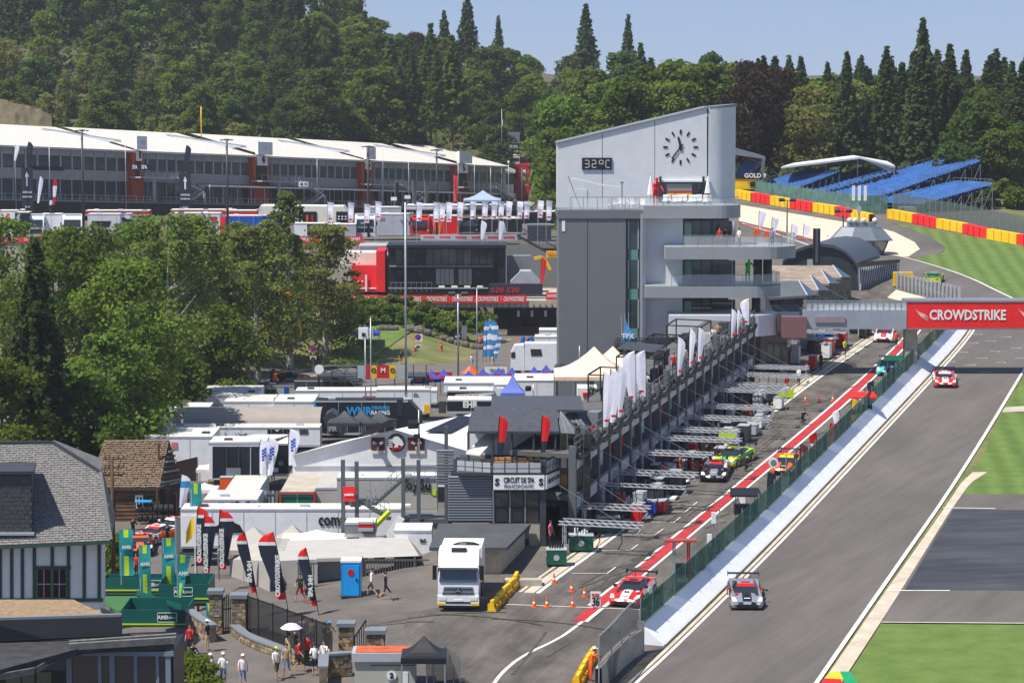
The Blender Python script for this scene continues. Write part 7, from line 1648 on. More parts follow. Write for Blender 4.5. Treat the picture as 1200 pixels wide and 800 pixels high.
# yellow flag
t = thing('yellow_flag', 'yellow flag hanging from a white pole above the platforms', 'flag', PY(229,684,165)); h = PY(229,604,165).z-PY(229,684,165).z
BA('pole', WHITE, t, (0,0,0),(0,0,h),.08); b = MB(); b.grid([[(0,0,h),( 0,0,h-.9)],[(-.25,.1,h-.2),(-.2,.1,h-1.5)],[(-.55,-.05,h-1.0),(-.6,0,h-1.9)]]); part('cloth', b, YEL, t)
# white-blue flag by cabin
feather('white and blue feather flag beside the log cabin door', 209, 602, 196, 3.1, .8, [(.2,WF),(.2,BW),(.6,WF)], curve=1, lean=.06)
for k, (x_, yb_, h_, l_) in enumerate(((304,563,3.6,'leftmost white flag with blue squares before the dark glass front'),(313,565,3.9,'middle white flag with blue squares before the dark glass front'),(338,553,3.7,'white flag with blue squares right of the dark stall'))):
  t = feather(l_, x_, yb_, 215, h_, .95, [(.12,WF),(.13,WF),(.75,WF)], curve=1 if k == 2 else 1, grp='white flags with blue squares')
  for j in range(7): BX('blue_square', BLUE, t, (.45+(j%2)*.2-.1, -.2, h_*.72-(j//2)*.26+(j%2)*.13), (.2,.03,.2))
# red and black feather flags
RB = [(.17,CRED),(.03,WHITE),(.72,NAVY),(.08,CRED)]
for k, (x_, yb_, h_, Y_, sd, ln) in enumerate(((231,672,4.5,167,1,0),(239,686,4.6,160,1,0),(257,680,4.6,161,1,.0),(303,708,4.2,152,-1,0),(338,717,4.6,151,-1,0),(374,723,4.0,151,-1,0))):
  feather(['red topped black feather flag farthest left above the platforms','red topped black feather flag second from the left over the stone pillar','broad red topped black feather flag left of the grey gabled tent','red topped black feather flag at the left end of the mesh fence','broad red topped black feather flag in the middle of the mesh fence','slim red topped black feather flag at the right end of the mesh fence'][k],
    x_, yb_, Y_, h_*(1 if k < 3 else 1.06), [.85,.75,.95,.65,1.1,.65][k], RB, lean=0 if k < 3 else -.16, curve=sd, bend=.15, words=[('CROWDSTRIKE', .46, .36, .22),('SPA 24H', .46, .28, .26)] if k not in (3,5) else [('SPA 24H', .46, .36, .26)], grp='red topped black feather flags', wsz=.3)
# stone pillars, gates, walls
STONE = [mat('sandstone_%s' % n_, lin(c), .95, 0, .25, 3, .3) for n_, c in (('tan',(176,150,112)),('brown',(128,104,76)),('grey',(132,126,116)))]; MORT = mat('mortar', lin((120,108,90)), .95, 0, .2, 4)
def pillar(label, x0, yt, x1, yb_):
  c = G((x0+x1)/2, yb_); w = (x1-x0)/3000*c.y; h = PY(x0, yt, c.y).z-c.z; t = thing('stone_pillar', label, 'pillar', c)
  BB('core', MORT, t, -w/2+.03, -w/2+.03, -.2, w/2-.03, w/2-.03, h-.2); BB('capstone', GREY, t, -w/2-.1, -w/2-.1, h-.22, w/2+.1, w/2+.1, h)
  z = 0; r = random.Random(int(x0))
  while z < h-.3:
    hh = r.uniform(.13,.22); hh = min(hh, h-.24-z)
    for ax in (0, 1):
      x_ = -w/2
      while x_ < w/2-.05:
        ww = min(r.uniform(.18,.38), w/2-x_); b = MB()
        if ax == 0: b.bb(x_+.01, -w/2-r.uniform(.0,.03), z+.01, x_+ww-.01, -w/2+.05, z+hh-.01)
        else: b.bb(w/2-.05, x_+.01, z+.01, w/2+r.uniform(.0,.03), x_+ww-.01, z+hh-.01)
        part('stone', b, r.choice(STONE), t); x_ += ww
    z += hh
pillar('stone pillar left of the wrought iron gate under the platforms', 246, 690, 261, 741); pillar('tall stone pillar right of the wrought iron gate', 272, 695, 289, 740)
pillar('stone pillar behind the crowd at the end of the mesh fence', 397, 728, 415, 762); pillar('stone pillar right of the crowd with the small iron gate', 430, 736, 451, 768)
ig = thing('iron_gate', 'ornate dark iron gate between the two tall stone pillars', 'gate'); GA, GB_ = G(262,741), G(272,740)
for k in range(6): p = GA.lerp(GB_, k/5); BA('gate_bar', BLACK, ig, p, p+ZV(2.3-.12*abs(k-2.5)), .07)
for z_ in (.25, 1.4): BA('gate_rail', BLACK, ig, GA+ZV(z_), GB_+ZV(z_), .08)
ig = thing('iron_gate', 'small ornate iron gate curving up between the two right stone pillars', 'gate'); GA, GB_ = G(416,764), G(429,766)
for k in range(6): p = GA.lerp(GB_, k/5); BA('gate_bar', BLACK, ig, p, p+ZV(.9+.2*k), .06)
BA('gate_rail', BLACK, ig, GA+ZV(.9), GB_+ZV(1.95), .09)
def stonewall(label, pts, h, th=.4, cap=GREY):
  t = thing('stone_wall', label, 'wall'); W_ = [G(*p) for p in pts]; r = random.Random(len(label))
  for a, c in zip(W_, W_[1:]):
    d = (c-a).normalized(); n_ = Vector((d.y,-d.x,0)); L_ = (c-a).length; EX('core', MORT, t, [a-ZV(.2), c-ZV(.2), c+ZV(h-.12), a+ZV(h-.12)], -n_*th)
    EX('coping', cap, t, [a+ZV(h-.12)+n_*.08, c+ZV(h-.12)+n_*.08, c+ZV(h)+n_*.08, a+ZV(h)+n_*.08], -n_*(th+.16))
    rows = max(1, int((h-.15)/.2))
    for j in range(rows):
      x_ = 0
      while x_ < L_-.05:
        ww = min(r.uniform(.2,.5), L_-x_); z_ = j*(h-.14)/rows; b = MB(); P0 = a+d*(x_+.01)+ZV(z_); P1 = a+d*(x_+ww-.01)+ZV(z_); hz = Vector((0,0,(h-.14)/rows-.02)); b.ext([P0, P1, P1+hz, P0+hz], n_*r.uniform(.02,.06)); part('stone', b, r.choice(STONE), t); x_ += ww
stonewall('low curved stone wall with dark coping below the mesh fence', [(271,742),(283,752),(300,760),(325,769),(356,778)], .55)
stonewall('stone wall at the bottom behind the shirtless spectator', [(383,808),(384,793),(413,791)], 1.3)
stonewall('low dark stone wall under the green platforms', [(218,733),(232,743),(246,752)], 1.0)
f3 = thing('mesh_fence', 'black mesh fence with posts above the curved stone wall', 'fence'); F_ = [G(x_, y_-3) for i, (x_, y_) in enumerate(((290,742),(303,747),(320,753),(337,760),(354,766),(371,773),(388,778)))]
BMESH = mat('black_mesh', lin((52,52,54)), .6, .2, .1, 3, alpha=.62)
for a, c in zip(F_, F_[1:]): EX('mesh_panel', BMESH, f3, [a, c, c+ZV(2.1), a+ZV(2.1)], (0,.02,0)); b = MB(); b.bar(a, a+ZV(2.2), .08).bar(a+ZV(2.1), c+ZV(2.1), .06); part('fence_post', b, BLACK, f3)
# hedge, kiosk, gazebo
cf = crown_broad(1.6, .0, 1.5, 18, 3200, .14, LF_BRI)
for k, (x_, y_, l_) in enumerate(((212,786,'clipped bright green bush at the bottom beside the restaurant'),(232,792,'second clipped green bush at the bottom edge of the street'))):
  t = thing('bush', l_, 'bush', G(x_, y_+12)); ob('foliage', cf, t)
kb = thing('kiosk', 'grey container kiosk with orange roof and a round number two', 'kiosk', (0,0,0)); KY = 135.5
PB('body', paint('kiosk_grey', (172,172,160), .6), kb, 416, 771, 487, 850, KY, 1.5); b = MB(); a = PY(412,775,KY-.15); c = PY(490,765,KY-.15); b.bb(a.x, KY-.15, a.z, c.x, KY+1.7, c.z); part('rim', b, LGREY, kb)
BB('roof', paint('rusty_orange_roof', (196,92,52), .8, var=.2, scale=2), kb, a.x+.2, KY, c.z, c.x-.2, KY+1.5, c.z+.05); b = MB(); c = PY(459,791,KY-.03); b.cyl(c, c+Vector((0,-.04,0)), .26, n=18); nd = part('number_disc', b, WHITE, kb); text('2', .4, BLACK, nd, facing(c+Vector((0,-.06,0))), bold=.02)
PB('seam_line', DARK, kb, 434, 778.5, 486, 779.5, KY-.02, .02); PB('notice', WHITE, kb, 472, 787, 478, 800, KY-.03, .03)
bt = pagoda('black peaked gazebo at the bottom beside the grey kiosk', G(497,808), 2.4, 2.0, 3.0, BLACK)
wire_fence('mesh_fence', 'short steel fence with wooden posts right of the black gazebo', [(500,812),(512,800),(524,797),(540,812)], 4, 1.9, MESHM, gnd=G)
# yellow plastic barriers
def plastic(label, pts, n):
  W_ = resamp([G(*p) for p in pts], n)
  for i, (a, c) in enumerate(zip(W_, W_[1:])):
    t = thing('plastic_barrier', label % ['nearest','second','third','fourth','fifth','sixth','seventh'][i], 'barrier', (a+c)/2, atan2((c-a).y, (c-a).x), 'yellow plastic barriers'); L_ = (c-a).length*.95
    b = MB(); b.ext([(-L_/2,-.28,0),(-L_/2,.28,0),(-L_/2,.14,.45),(-L_/2,.1,.95),(-L_/2,-.1,.95),(-L_/2,-.14,.45)], (L_,0,0)); b.v = [(x, y, z*.7) for x, y, z in b.v]; part('block', b, YEL, t)
    for k in (-1,0,1): BB('rib', paint('dark_yellow', (205,150,10)), t, k*L_*.3-.08,-.3,.05,k*L_*.3+.08,.3,.4)
plastic('yellow plastic barrier beside the white truck, %s of the curved line', [(576,717),(583,709),(592,699),(603,688),(606,680)], 5)
plastic('yellow plastic barrier by the orange marshal, %s from the bottom', [(676,806),(683,792),(690,779),(697,769)], 5)
# traffic cones and timing board
cone0 = None
for k, (x_, y_, l_) in enumerate(((626,711,'leftmost of the near row below the line'),(641,711,'second in the near row'),(671,711,'right one of the near row beside the number board'),(670,693,'upper left of the pair above the number board'),(685,699,'upper right of the pair above the number board'),(649,683,'far single one at the concrete strip'),(944,470,'left of three far up the pit lane'),(960,470,'middle of three far up the pit lane'),(976,470,'right of three far up the pit lane'))):
  p = PT(x_, y_); lab = 'orange and white traffic cone, '+l_
  if cone0 is None:
    t = cone0 = thing('traffic_cone', lab, 'traffic cone', p, 0, 'orange cones in the pit lane'); BB('base', ORG, t, -.22,-.22,0,.22,.22,.05); CYL('cone', ORG, t, (0,0,.05),(0,0,.8),.16,.04,n=10)
    CYL('white_band', WHITE, t, (0,0,.3),(0,0,.48),.125,.09,n=10)
    t.scale = (.8,.8,.8)
  else: dup(cone0, p, label=lab)
t = signboard('white number board standing at the start of the red lane', 692, 693, 704, 712, PT(698,713).y, WHITE, words=[('PIT EXIT', .2, 698, 697, 9, RED), ('36', .75, 698, 705, 9, BLACK)], name='number_board')
# ================================================================ RACE CARS, TRUCK, PEOPLE
def loft(secs):
  b = MB(); b.grid(secs); return b
def race_car(label, p, rz, body, second, accent=None, wing=True, grp='race cars', number='', slope=True, w2=0):
  t = thing('race_car', label, 'race car', p, rz, grp); accent = accent or second
  if slope:   # follow the rising track plane
    q_ = Vector((-sin(rz), cos(rz))); gy = GS; t.rotation_euler = (atan(gy)*cos(rz), atan(gy)*sin(rz)*0, rz)
  st = [(-2.32,.80,.42,.30),(-2.2,.93,.56,.22),(-1.85,1.0,.70,.12),(-1.4,1.01,.78,.10),(-.95,.97,.80,.10),(-.4,.94,.84,.10),(.5,.95,.86,.10),(1.1,1.0,.92,.10),(1.6,1.02,.95,.10),(2.0,1.0,.93,.16),(2.3,.94,.88,.30)]
  def sec(y, w, zt_, zb_):
    k = [(-w*.93,zb_),(-w,zb_+.12),(-w,zt_-.20),(-w*.90,zt_+.01),(-w*.62,zt_-.02 if y < -.9 else zt_),(-w*.28,zt_+.03),(0,zt_+.045)]
    k = k+[(-a, c) for a, c in reversed(k[:-1])]; return [(a, y, c) for a, c in k]
  b = MB(); i0 = 0
  S_ = [sec(*s) for s in st]
  for j in range(len(S_)-1):
    for i in range(12):
      b.mi = 0
      if i in (5,6) and j < 5: b.mi = 1
      if i in (1,2,9,10) and 3 < j < 8: b.mi = 1
      if j < 1: b.mi = 0 if i not in (4,7) else 1
      if j > 8: b.mi = 1
      b.face([S_[j][i], S_[j][i+1], S_[j+1][i+1], S_[j+1][i]])
  b.mi = 0; b.face([(a,c,d) for a,c,d in S_[0]]); b.mi = 1; b.face([(a,c,d) for a,c,d in S_[-1]][::-1])
  part('body', b, [body, second], t, False)
  # greenhouse
  base = [(-.72,-.95,.83),(.72,-.95,.83),(.80,.3,.88),(.70,1.55,.95),(-.70,1.55,.95),(-.80,.3,.88)]; top = [(-.50,-.12,1.20),(.50,-.12,1.20),(.52,.45,1.23),(.46,.95,1.17),(-.46,.95,1.17),(-.52,.45,1.23)]
  FC('roof', body, t, top)
  for nm, q in (('windscreen',(0,1)),('rear_window',(3,4)),('side_window',(1,2)),('side_window',(2,3)),('side_window',(4,5)),('side_window',(5,0))):
    FC(nm, GLASS, t, [base[q[0]], base[q[1]], top[q[1]], top[q[0]]])
  EX('sun_strip', accent, t, [(-.56,-.40,1.07),(.56,-.40,1.07),(.51,-.16,1.195),(-.51,-.16,1.195)], (0,-.01,.012))
  b = MB(); b.face([(-.62,-2.335,.28),(.62,-2.335,.28),(.55,-2.29,.46),(-.55,-2.29,.46)][::1]); b.bb(-.62,-2.36,.25,.62,-2.3,.44); part('grille', b, BLACK, t)
  BB('splitter', BLACK, t, -1.0,-2.45,.06,1.0,-1.9,.11); BB('diffuser', BLACK, t, -.95,2.0,.12,.95,2.42,.3)
  for s_ in (-1, 1):
    EX('headlight', mat('headlight_lens', (.75,.75,.68), .1, 0, .02), t, [(s_*.60,-2.20,.60),(s_*.90,-2.12,.58),(s_*.93,-1.72,.74),(s_*.72,-1.80,.74)][::s_], (0,0,.015))
    BB('tail_light', RED, t, s_*.55-.16,2.28,.66,s_*.55+.16,2.33,.74)
    b = MB(); b.box((s_*.98,-.55,.98), (.2,.12,.14)); b.bar((s_*.85,-.5,.85),(s_*.95,-.55,.98),.04); part('mirror', b, accent, t)
    for y_ in (-1.42, 1.38):
      w_ = CYL('wheel', RUB, t, (s_*.70,y_,.34),(s_*1.03,y_,.34),.345,n=16); CYL('rim', GALV, w_, (s_*1.0,y_,.34),(s_*1.045,y_,.34),.22,n=12)
  if wing:
    b = MB(); b.bb(-.95,2.08,1.22,.95,2.42,1.26); b.bb(-.97,2.0,1.1,-.94,2.46,1.34); b.bb(.94,2.0,1.1,.97,2.46,1.34); wg = part('rear_wing', b, BLACK if not w2 else second, t)
    for s_ in (-.4,.4): BA('wing_support', BLACK, wg, (s_,2.1,.9),(s_,2.2,1.22),.05)
  for k, (x_, y_, w_, l_, m_) in enumerate(((0,-1.95,.36,.16,WHITE),(-.62,-1.25,.2,.3,accent),(.62,-1.25,.2,.3,second),(0,.15,.5,.3,accent))): z_ = .735 if k == 0 else (.845 if k < 3 else 1.235); BB('sponsor_decal', m_, t, x_-w_/2, y_-l_/2, z_, x_+w_/2, y_+l_/2, z_+.012)
  for s_ in (-1, 1): BB('side_decal', accent, t, s_*.985-.012, -.7, .3, s_*.985+.012, .5, .5)
  if number:
    nb = BB('number_panel', WHITE, t, -1.012,.0,.35,-1.0,.6,.72); BB('number_panel', WHITE, t, 1.0,.0,.35,1.012,.6,.72)
    text(number, .34, BLACK, t, Matrix.Translation((0,-1.5,.855)) @ Matrix.Rotation(radians(8),4,'X'), bold=.01)
  return t
CSIL = paint('race_silver', (158,160,168), .25, metal=.4); CRD = paint('race_red', (205,34,28), .25); CWH = paint('race_white', (230,230,232), .25); COR = paint('race_orange', (238,92,16), .25); CGR = paint('race_green', (40,150,70), .25); CYE = paint('race_lime', (196,214,40), .25); CCY = paint('race_cyan', (70,196,196), .25); CBK = paint('race_black', (26,28,34), .25)
def gp(x, y): return PT(x, y)+ZV(.03)
race_car('silver race car with red mirrors coming down the main straight', gp(877,714)+Vector((0,2.2,0)), -.03, CSIL, CBK, CRD, number='9');
race_car('red race car with white hood stripe on the straight below the bridge', gp(1111,454)+Vector((0,2,0)), -.12, CRD, CWH, number='50')
race_car('green and lime race car far up the track beyond the bridge', gp(1096,332)+Vector((0,1,0)), 2.9, CGR, CYE)
race_car('red and white race car at the start of the red lane', gp(737,711)+Vector((.35,2.2,0)), -.30, CRD, CWH, CBK, number='36')
race_car('orange race car with dark bonnet driving down the pit lane', gp(918,556)+Vector((.5,2,0)), -.25, COR, CBK, CYE)
race_car('grey and red race car stopped at its pit box', gp(836,564)+Vector((.3,2,0)), -.15, CBK, CSIL, CRD)
race_car('green and yellow race car being worked on behind the grey one', gp(862,548)+Vector((0,2,0)), -.5, CYE, CGR, CBK, number='')
race_car('small blue and red race car half inside its garage', PT(790,556)+Vector((0,2,.03)), -.2, BLUE, CRD)
race_car('cyan race car beside the bridge pillar in the pit lane', gp(1047,440)+Vector((-.2,2,0)), -.2, CCY, CBK)
race_car('white race car far up the pit lane under the bridge', gp(1039,400)+Vector((0,1.5,0)), -.2, CWH, CRD)
race_car('orange race car seen from the side on the paddock road', PZ(341,447,0), 1.5, COR, CBK, CCY, slope=False)
race_car('orange roofed black race car parked by the teal flags', PZ(164,645,0), .15, CBK, COR, COR, slope=False)
race_car('white and orange race car parked behind the black one', PZ(183,634,0), -.5, CWH, COR, CRD, slope=False)
race_car('orange race car with open door beside the log cabin', PZ(203,624,0), -.7, COR, CWH, slope=False)
# ---- white truck
tp_ = PT(537, 716); tk = thing('truck', 'white truck with dark windscreen and yellow bumper corners facing the camera', 'truck', tp_+ZV(.02), -.04)
def bx(nm, *a, m=TRW, par=None): b = MB(); b.bb(*a); return part(nm, b, m, par or tk)
b = MB(); pr = [(.0,.55),(-.04,1.15),(0,1.75),(.12,2.55),(.45,3.15),(.9,3.55),(2.2,3.6),(2.2,.55)]; b.ext([Vector((-1.22,y_,z_)) for y_, z_ in pr], (2.44,0,0)); cbn = part('cab', b, TRW, tk)
EX('windscreen', gl('truck_windscreen', (.03,.06,.08)), cbn, [(-1.14,-.03,1.78),(1.14,-.03,1.78),(1.08,.1,2.55),(-1.08,.1,2.55)], (0,-.04,0))
EX('sun_visor', BLACK, cbn, [(-1.2,.06,2.58),(1.2,.06,2.58),(1.2,-.22,2.5),(-1.2,-.22,2.5)], (0,0,.05))
bx('roof_hatch', -.45,.75,3.38,.45,1.1,3.66, m=DARK, par=cbn)
for k in range(4): bx('grille_bar', -.95+.03*k,-.09,1.02+k*.13,.95-.03*k,-.02,1.10+k*.13, m=GREY if k%2 else DARK, par=cbn)
sr_ = CYL('round_emblem', DARK, cbn, (0,-.10,1.28),(0,-.13,1.28),.19,n=18); b = MB();
for a in (pi/2, pi/2+2.094, pi/2+4.189): b.bar((0,-.14,1.28),(cos(a)*.17,-.14,1.28+sin(a)*.17),.035)
part('three_point_star', b, LGREY, sr_)
bx('bumper', -1.25,-.14,.38,1.25,.25,.95, m=TRW); bx('lower_lip', -1.1,-.16,.25,1.1,.2,.38, m=BLACK); bx('number_plate', -.26,-.17,.62,.26,-.14,.74, m=WHITE); bx('bumper_intake', -.75,-.16,.5,.75,-.13,.6, m=BLACK)
for s_ in (-1,1):
  bx('bumper_corner', s_*1.26 if s_<0 else .8, -.16, .36, -.8 if s_<0 else 1.26, .3, .52, m=YEL); bx('headlight', min(s_*.72,s_*1.15), -.165, .68, max(s_*.72,s_*1.15), -.13, .88, m=mat('headlight_lens', (0,0,0)))
  b = MB(); b.bb(s_*1.42-.12,.0,1.9,s_*1.42+.12,.18,2.75); b.bar((s_*1.2,.2,2.7),(s_*1.42,.1,2.7),.05); part('mirror', b, BLACK, cbn)
  bx('side_window', min(s_*1.225,s_*1.24), .3, 1.85, max(s_*1.225,s_*1.24), 1.3, 2.6, m=GLASS, par=cbn)
  for y_ in (1.1, 4.4, 5.6): w_ = CYL('wheel', RUB, tk, (s_*.9,y_,.5),(s_*1.22,y_,.5),.5,n=18); CYL('rim', GALV, w_, (s_*1.2,y_,.5),(s_*1.25,y_,.5),.28,n=12)
bx('chassis', -.5,1.8,.6,.5,6.3,.95, m=BLACK); bx('trailer_body', -1.27,3.0,1.15,1.27,6.4,3.25); bx('trailer_roof', -1.25,3.05,3.25,1.25,6.3,3.3, m=CREAM)
SPH('air_fairing_cover', BLACK, tk, (.35,2.5,3.55),.5,8,5,1.7,.6,.45)
t, _, _ = trailer('grey covered trailer parked beside the white truck under the annexe roof', 567, 660, 589, 700, 163, dep=6, m=LGREY, roofm=TENTG)
# ---- people
def skinned(name, V_, E_, Rd):
  me = bpy.data.meshes.new(name); me.from_pydata([tuple(v) for v in V_], E_, []); o = bpy.data.objects.new(name, me); COL.objects.link(o)
  sk = o.modifiers.new('s', 'SKIN'); o.modifiers.new('b', 'SUBSURF').levels = 1
  for d, r in zip(me.skin_vertices[0].data, Rd): d.radius = (r, r) if not isinstance(r, tuple) else r
  me.skin_vertices[0].data[0].use_root = True
  dg = bpy.context.evaluated_depsgraph_get(); dg.update(); m2 = bpy.data.meshes.new_from_object(o.evaluated_get(dg)); bpy.data.objects.remove(o); return m2
def body_mesh(pose):
  """1.75 m tall figure facing -Y; pose: stride, arm angles"""
  st_ = pose.get('stride', 0); al = pose.get('al', .12); ar = pose.get('ar', .12); el = pose.get('el', .15); er = pose.get('er', .15); crouch = pose.get('crouch', 0); lean = pose.get('lean', 0)
  V_, E_, Rd = [], [], []
  def add(p, r, par=None):
    V_.append(Vector(p)); Rd.append(r)
    if par is not None: E_.append((par, len(V_)-1))
    return len(V_)-1
  hz = .95-crouch*.42; P0 = add((0,0,hz), (.15,.11)); sp = add((0,-lean*.1,hz+.2), (.135,.10), P0); ch = add((0,-lean*.25,hz+.40), (.165,.11), sp); nk = add((0,-lean*.33,hz+.53), .055, ch); hb = add((0,-lean*.38-.01,hz+.60), (.07,.08), nk); hd = add((0,-lean*.42-.015,hz+.70), (.078,.095), hb); add((0,-lean*.42,hz+.77), .05, hd); add((0,-lean*.42-.115,hz+.665), .014, hd)
  for s_, sgn, a, e in ((-1,1,al,el),(1,-1,ar,er)):
    sh = add((s_*.19, -lean*.27, hz+.46), .058, ch); eb = add((s_*(.22+.04*abs(a)), -lean*.27-sin(a)*.28, hz+.46-cos(a)*.28), .04, sh); fx = a+e; wr = add((s_*(.22-.10*max(0,e-.8)), V_[eb].y-sin(fx)*.25, V_[eb].z-cos(fx)*.25), .027, eb)
    d = Vector((0,-sin(fx),-cos(fx))); pm = add(V_[wr]+d*.07, (.034,.018), wr); side = Vector((0,-cos(fx),sin(fx)))*1.0
    for k in range(4): add(V_[pm]+d*(.085-.008*abs(k-1.5))+side*(.022*(k-1.5)), .009, add(V_[pm]+d*.04+side*(.020*(k-1.5)), .010, pm))
    add(V_[wr]+d*.075+side*.055, .009, add(V_[wr]+d*.03+side*.035, .011, wr))
    g = st_*sgn; hp = add((s_*.095, 0, hz-.06), .085, P0); kn = add((s_*.10, -.20*g-.12*abs(st_)-.35*crouch, .50-crouch*.12), .058, hp); an = add((s_*.10, -.34*g+(.10*abs(g) if g < 0 else 0), .09+(.06*abs(st_) if g < 0 else 0)), .038, kn); add((s_*.11, V_[an].y-.15, V_[an].z-.045), .034, an)
  return skinned('body', V_, E_, Rd), hz, Vector((0,-lean*.42-.015,hz+.70))
BM = {}
def person(label, p, rz=0, pose='stand', top=WHITE, legs=None, shorts=True, hat=None, hair=None, h=1.0, sleeves=.2, grp='people in the paddock'):
  poses = {'stand':{}, 'walk':dict(stride=.9, al=.35, ar=-.35, el=.4, er=.3), 'fold':dict(al=.5, ar=.5, el=1.7, er=1.7), 'reach':dict(al=.9, ar=.7, el=.6, er=.5, lean=.5), 'crouch':dict(crouch=1, al=.8, ar=.8, el=.7, er=.7, lean=.8), 'hip':dict(al=.15, ar=.6, el=.3, er=1.6), 'phone':dict(al=.1, ar=.7, el=.2, er=1.9)}
  if pose not in BM: BM[pose] = body_mesh(poses[pose])
  me0, hz, hd = BM[pose]; me = me0.copy(); legs = legs or NAVY; me.materials.clear()
  for m_ in (SKIN, top, legs, DARK): me.materials.append(m_)
  for pg in me.polygons:
    c = pg.center; i = 0
    if hz-.02 < c.z < hz+.51 and abs(c.x) < .185: i = 1
    elif abs(c.x) >= .16 and c.z > hz+.46-sleeves-.06 and c.z < hz+.56: i = 1
    elif c.z <= hz-.02 and abs(c.x) < .17 and c.z > (.46 if shorts else .12) and not (abs(c.x) > .19): i = 2
    elif c.z <= .10: i = 3
    pg.material_index = i; pg.use_smooth = True
  t = thing('person', label, 'person', p, rz, grp); t.scale = (h,h,h); ob('body', me, t)
  b = MB(); b.sphere((0, hd.y+.018, hd.z+.025), .103, 10, 7, .92, 1.06, 1.0); b.f = [f for f in b.f if sum(b.v[i][2] for i in f)/len(f) > hd.z-.005+(.05 if sum(b.v[i][1] for i in f)/len(f) < hd.y-.03 else -.03)]; b.m = b.m[:len(b.f)]; part('hair', b, hair or paint('dark_brown_hair', (56,42,32), .8), t, True)
  for s_ in (-.03,.03): SPH('eye', BLACK, t, (s_, hd.y-.092, hd.z+.005), .009, 5, 4)
  if hat:
    b = MB(); b.sphere((0, hd.y+.01, hd.z+.05), .115, 10, 6, .95, 1.05, .8); b.f = [f for f in b.f if sum(b.v[i][2] for i in f)/len(f) > hd.z+.05]; b.m = b.m[:len(b.f)]; b.box((0, hd.y-.13, hd.z+.055), (.15,.13,.015)); part('cap', b, hat, t)
  return t
KH = paint('khaki_cloth', (188,170,130), .8); DNM = paint('denim_cloth', (112,140,178), .8); CAMO = paint('camouflage_cloth', (84,78,60), .8, var=.3, scale=9); WSH = paint('white_shirt', (232,230,226), .8); PKS = paint('pale_pink_shirt', (236,214,218), .8); TAN = paint('tan_shirt', (160,136,108), .8); RSH = paint('red_shirt', (186,36,34), .8); BSH = paint('black_shirt', (28,28,30), .8); GSH = paint('green_shirt', (50,70,44), .8); ORS = paint('orange_overall', (240,92,20), .8)
SP = 'spectators walking and standing on the street'
def gs(x, y): p = G(x, y); return p
for (lab, x_, y_, rz, pose, top, legs, hat, kw) in (
  ('man in white shirt, cream shorts and white cap walking, leftmost of three', 247, 803, .1, 'walk', WSH, KH, WHITE, {}),
  ('man in white shirt and denim shorts with dark strap, middle of three walkers', 262, 802, 0, 'fold', WSH, DNM, WHITE, {}),
  ('man in pale shirt and light denim shorts walking, right of three', 285, 804, 0, 'walk', PKS, DNM, WHITE, {}),
  ('person in white shirt with lime yellow cap and camouflage shorts', 324, 795, .4, 'walk', WSH, CAMO, LIME, {}),
  ('man in tan shirt and denim shorts beside the lime capped walker', 336, 791, -.1, 'walk', TAN, DNM, None, {}),
  ('person in khaki clothes under the pale lilac parasol', 339, 778, 2.6, 'stand', KH, KH, None, {}),
  ('person in black clothes beside the parasol', 346, 772, 2.2, 'stand', BSH, BSH, None, {'shorts':False}),
  ('man in white shirt seen from behind beside the mesh fence', 355, 757, 3.0, 'stand', WSH, BSH, None, {}),
  ('person in red shirt and black shorts with a backpack', 351, 786, 1.2, 'walk', RSH, BSH, None, {}),
  ('person in red and green clothes behind the red shirted one', 360, 779, 2.5, 'stand', RSH, GSH, None, {'shorts':False}),
  ('person in cream shirt with dark hair at the fence', 366, 760, 2.8, 'hip', KH, NAVY, None, {}),
  ('man in white shirt and black shorts with dark cap facing the camera', 369, 790, 0, 'fold', WSH, BSH, NAVY, {}),
  ('person in blue patterned shorts beside the white shirted man', 380, 787, -.4, 'phone', WSH, DNM, None, {}),
  ('person in dark shirt leaning at the stone pillar', 381, 765, 1, 'stand', NAVY, NAVY, None, {}),
  ('person in cream shirt and pale blue cap at the stone pillar', 387, 764, .6, 'fold', KH, KH, CY, {}),
  ('person with bare arms in orange shorts sitting on the stone wall', 385, 780, -.5, 'crouch', SKIN, ORG, None, {}),
  ('woman in red top and black skirt standing under the front platform', 223, 766, -.3, 'hip', RSH, BSH, None, {}),
  ('person in dark blue holding a white bag beside the teal flag', 243, 762, 1.2, 'stand', NAVY, KH, WHITE, {}),
  ('person in black with red bag sitting under the front platform', 224, 779, .5, 'crouch', BSH, BSH, None, {})):
  person(lab, gs(x_, y_), rz, pose, top, legs, hat=hat, grp=SP, h=1.02 if 'woman' not in lab else .98, **kw)
t = thing('parasol', 'pale lilac parasol held among the spectators by the mesh fence', 'parasol', gs(340,778)+Vector((.1,-.2,0))); BA('shaft', GREY, t, (0,0,1.2),(0,0,2.25),.03)
b = MB();
for k in range(8): a0, a1 = k*pi/4, (k+1)*pi/4; b.face([(0,0,2.4),(.34*cos(a0),.34*sin(a0),2.31),(.34*cos(a1),.34*sin(a1),2.31)]); b.face([(.34*cos(a0),.34*sin(a0),2.31),(.62*cos(a0),.62*sin(a0),2.1),(.62*cos(a1),.62*sin(a1),2.1),(.34*cos(a1),.34*sin(a1),2.31)])
part('canopy', b, paint('lilac_cloth', (222,216,240), .7), t)
b = MB(); b.box((0,.16,1.25),(.28,.14,.4)); solo('backpack', b, paint('brown_bag', (110,72,44)), 'brown backpack on the red shirted spectator', 'backpack', loc=gs(351,786), rz=1.2)
person('marshal in orange overalls and white cap at the grey mesh fence', PT(692,798), 1.9, 'reach', ORS, ORS, False, WHITE, h=1.06, sleeves=.7, grp='marshals')
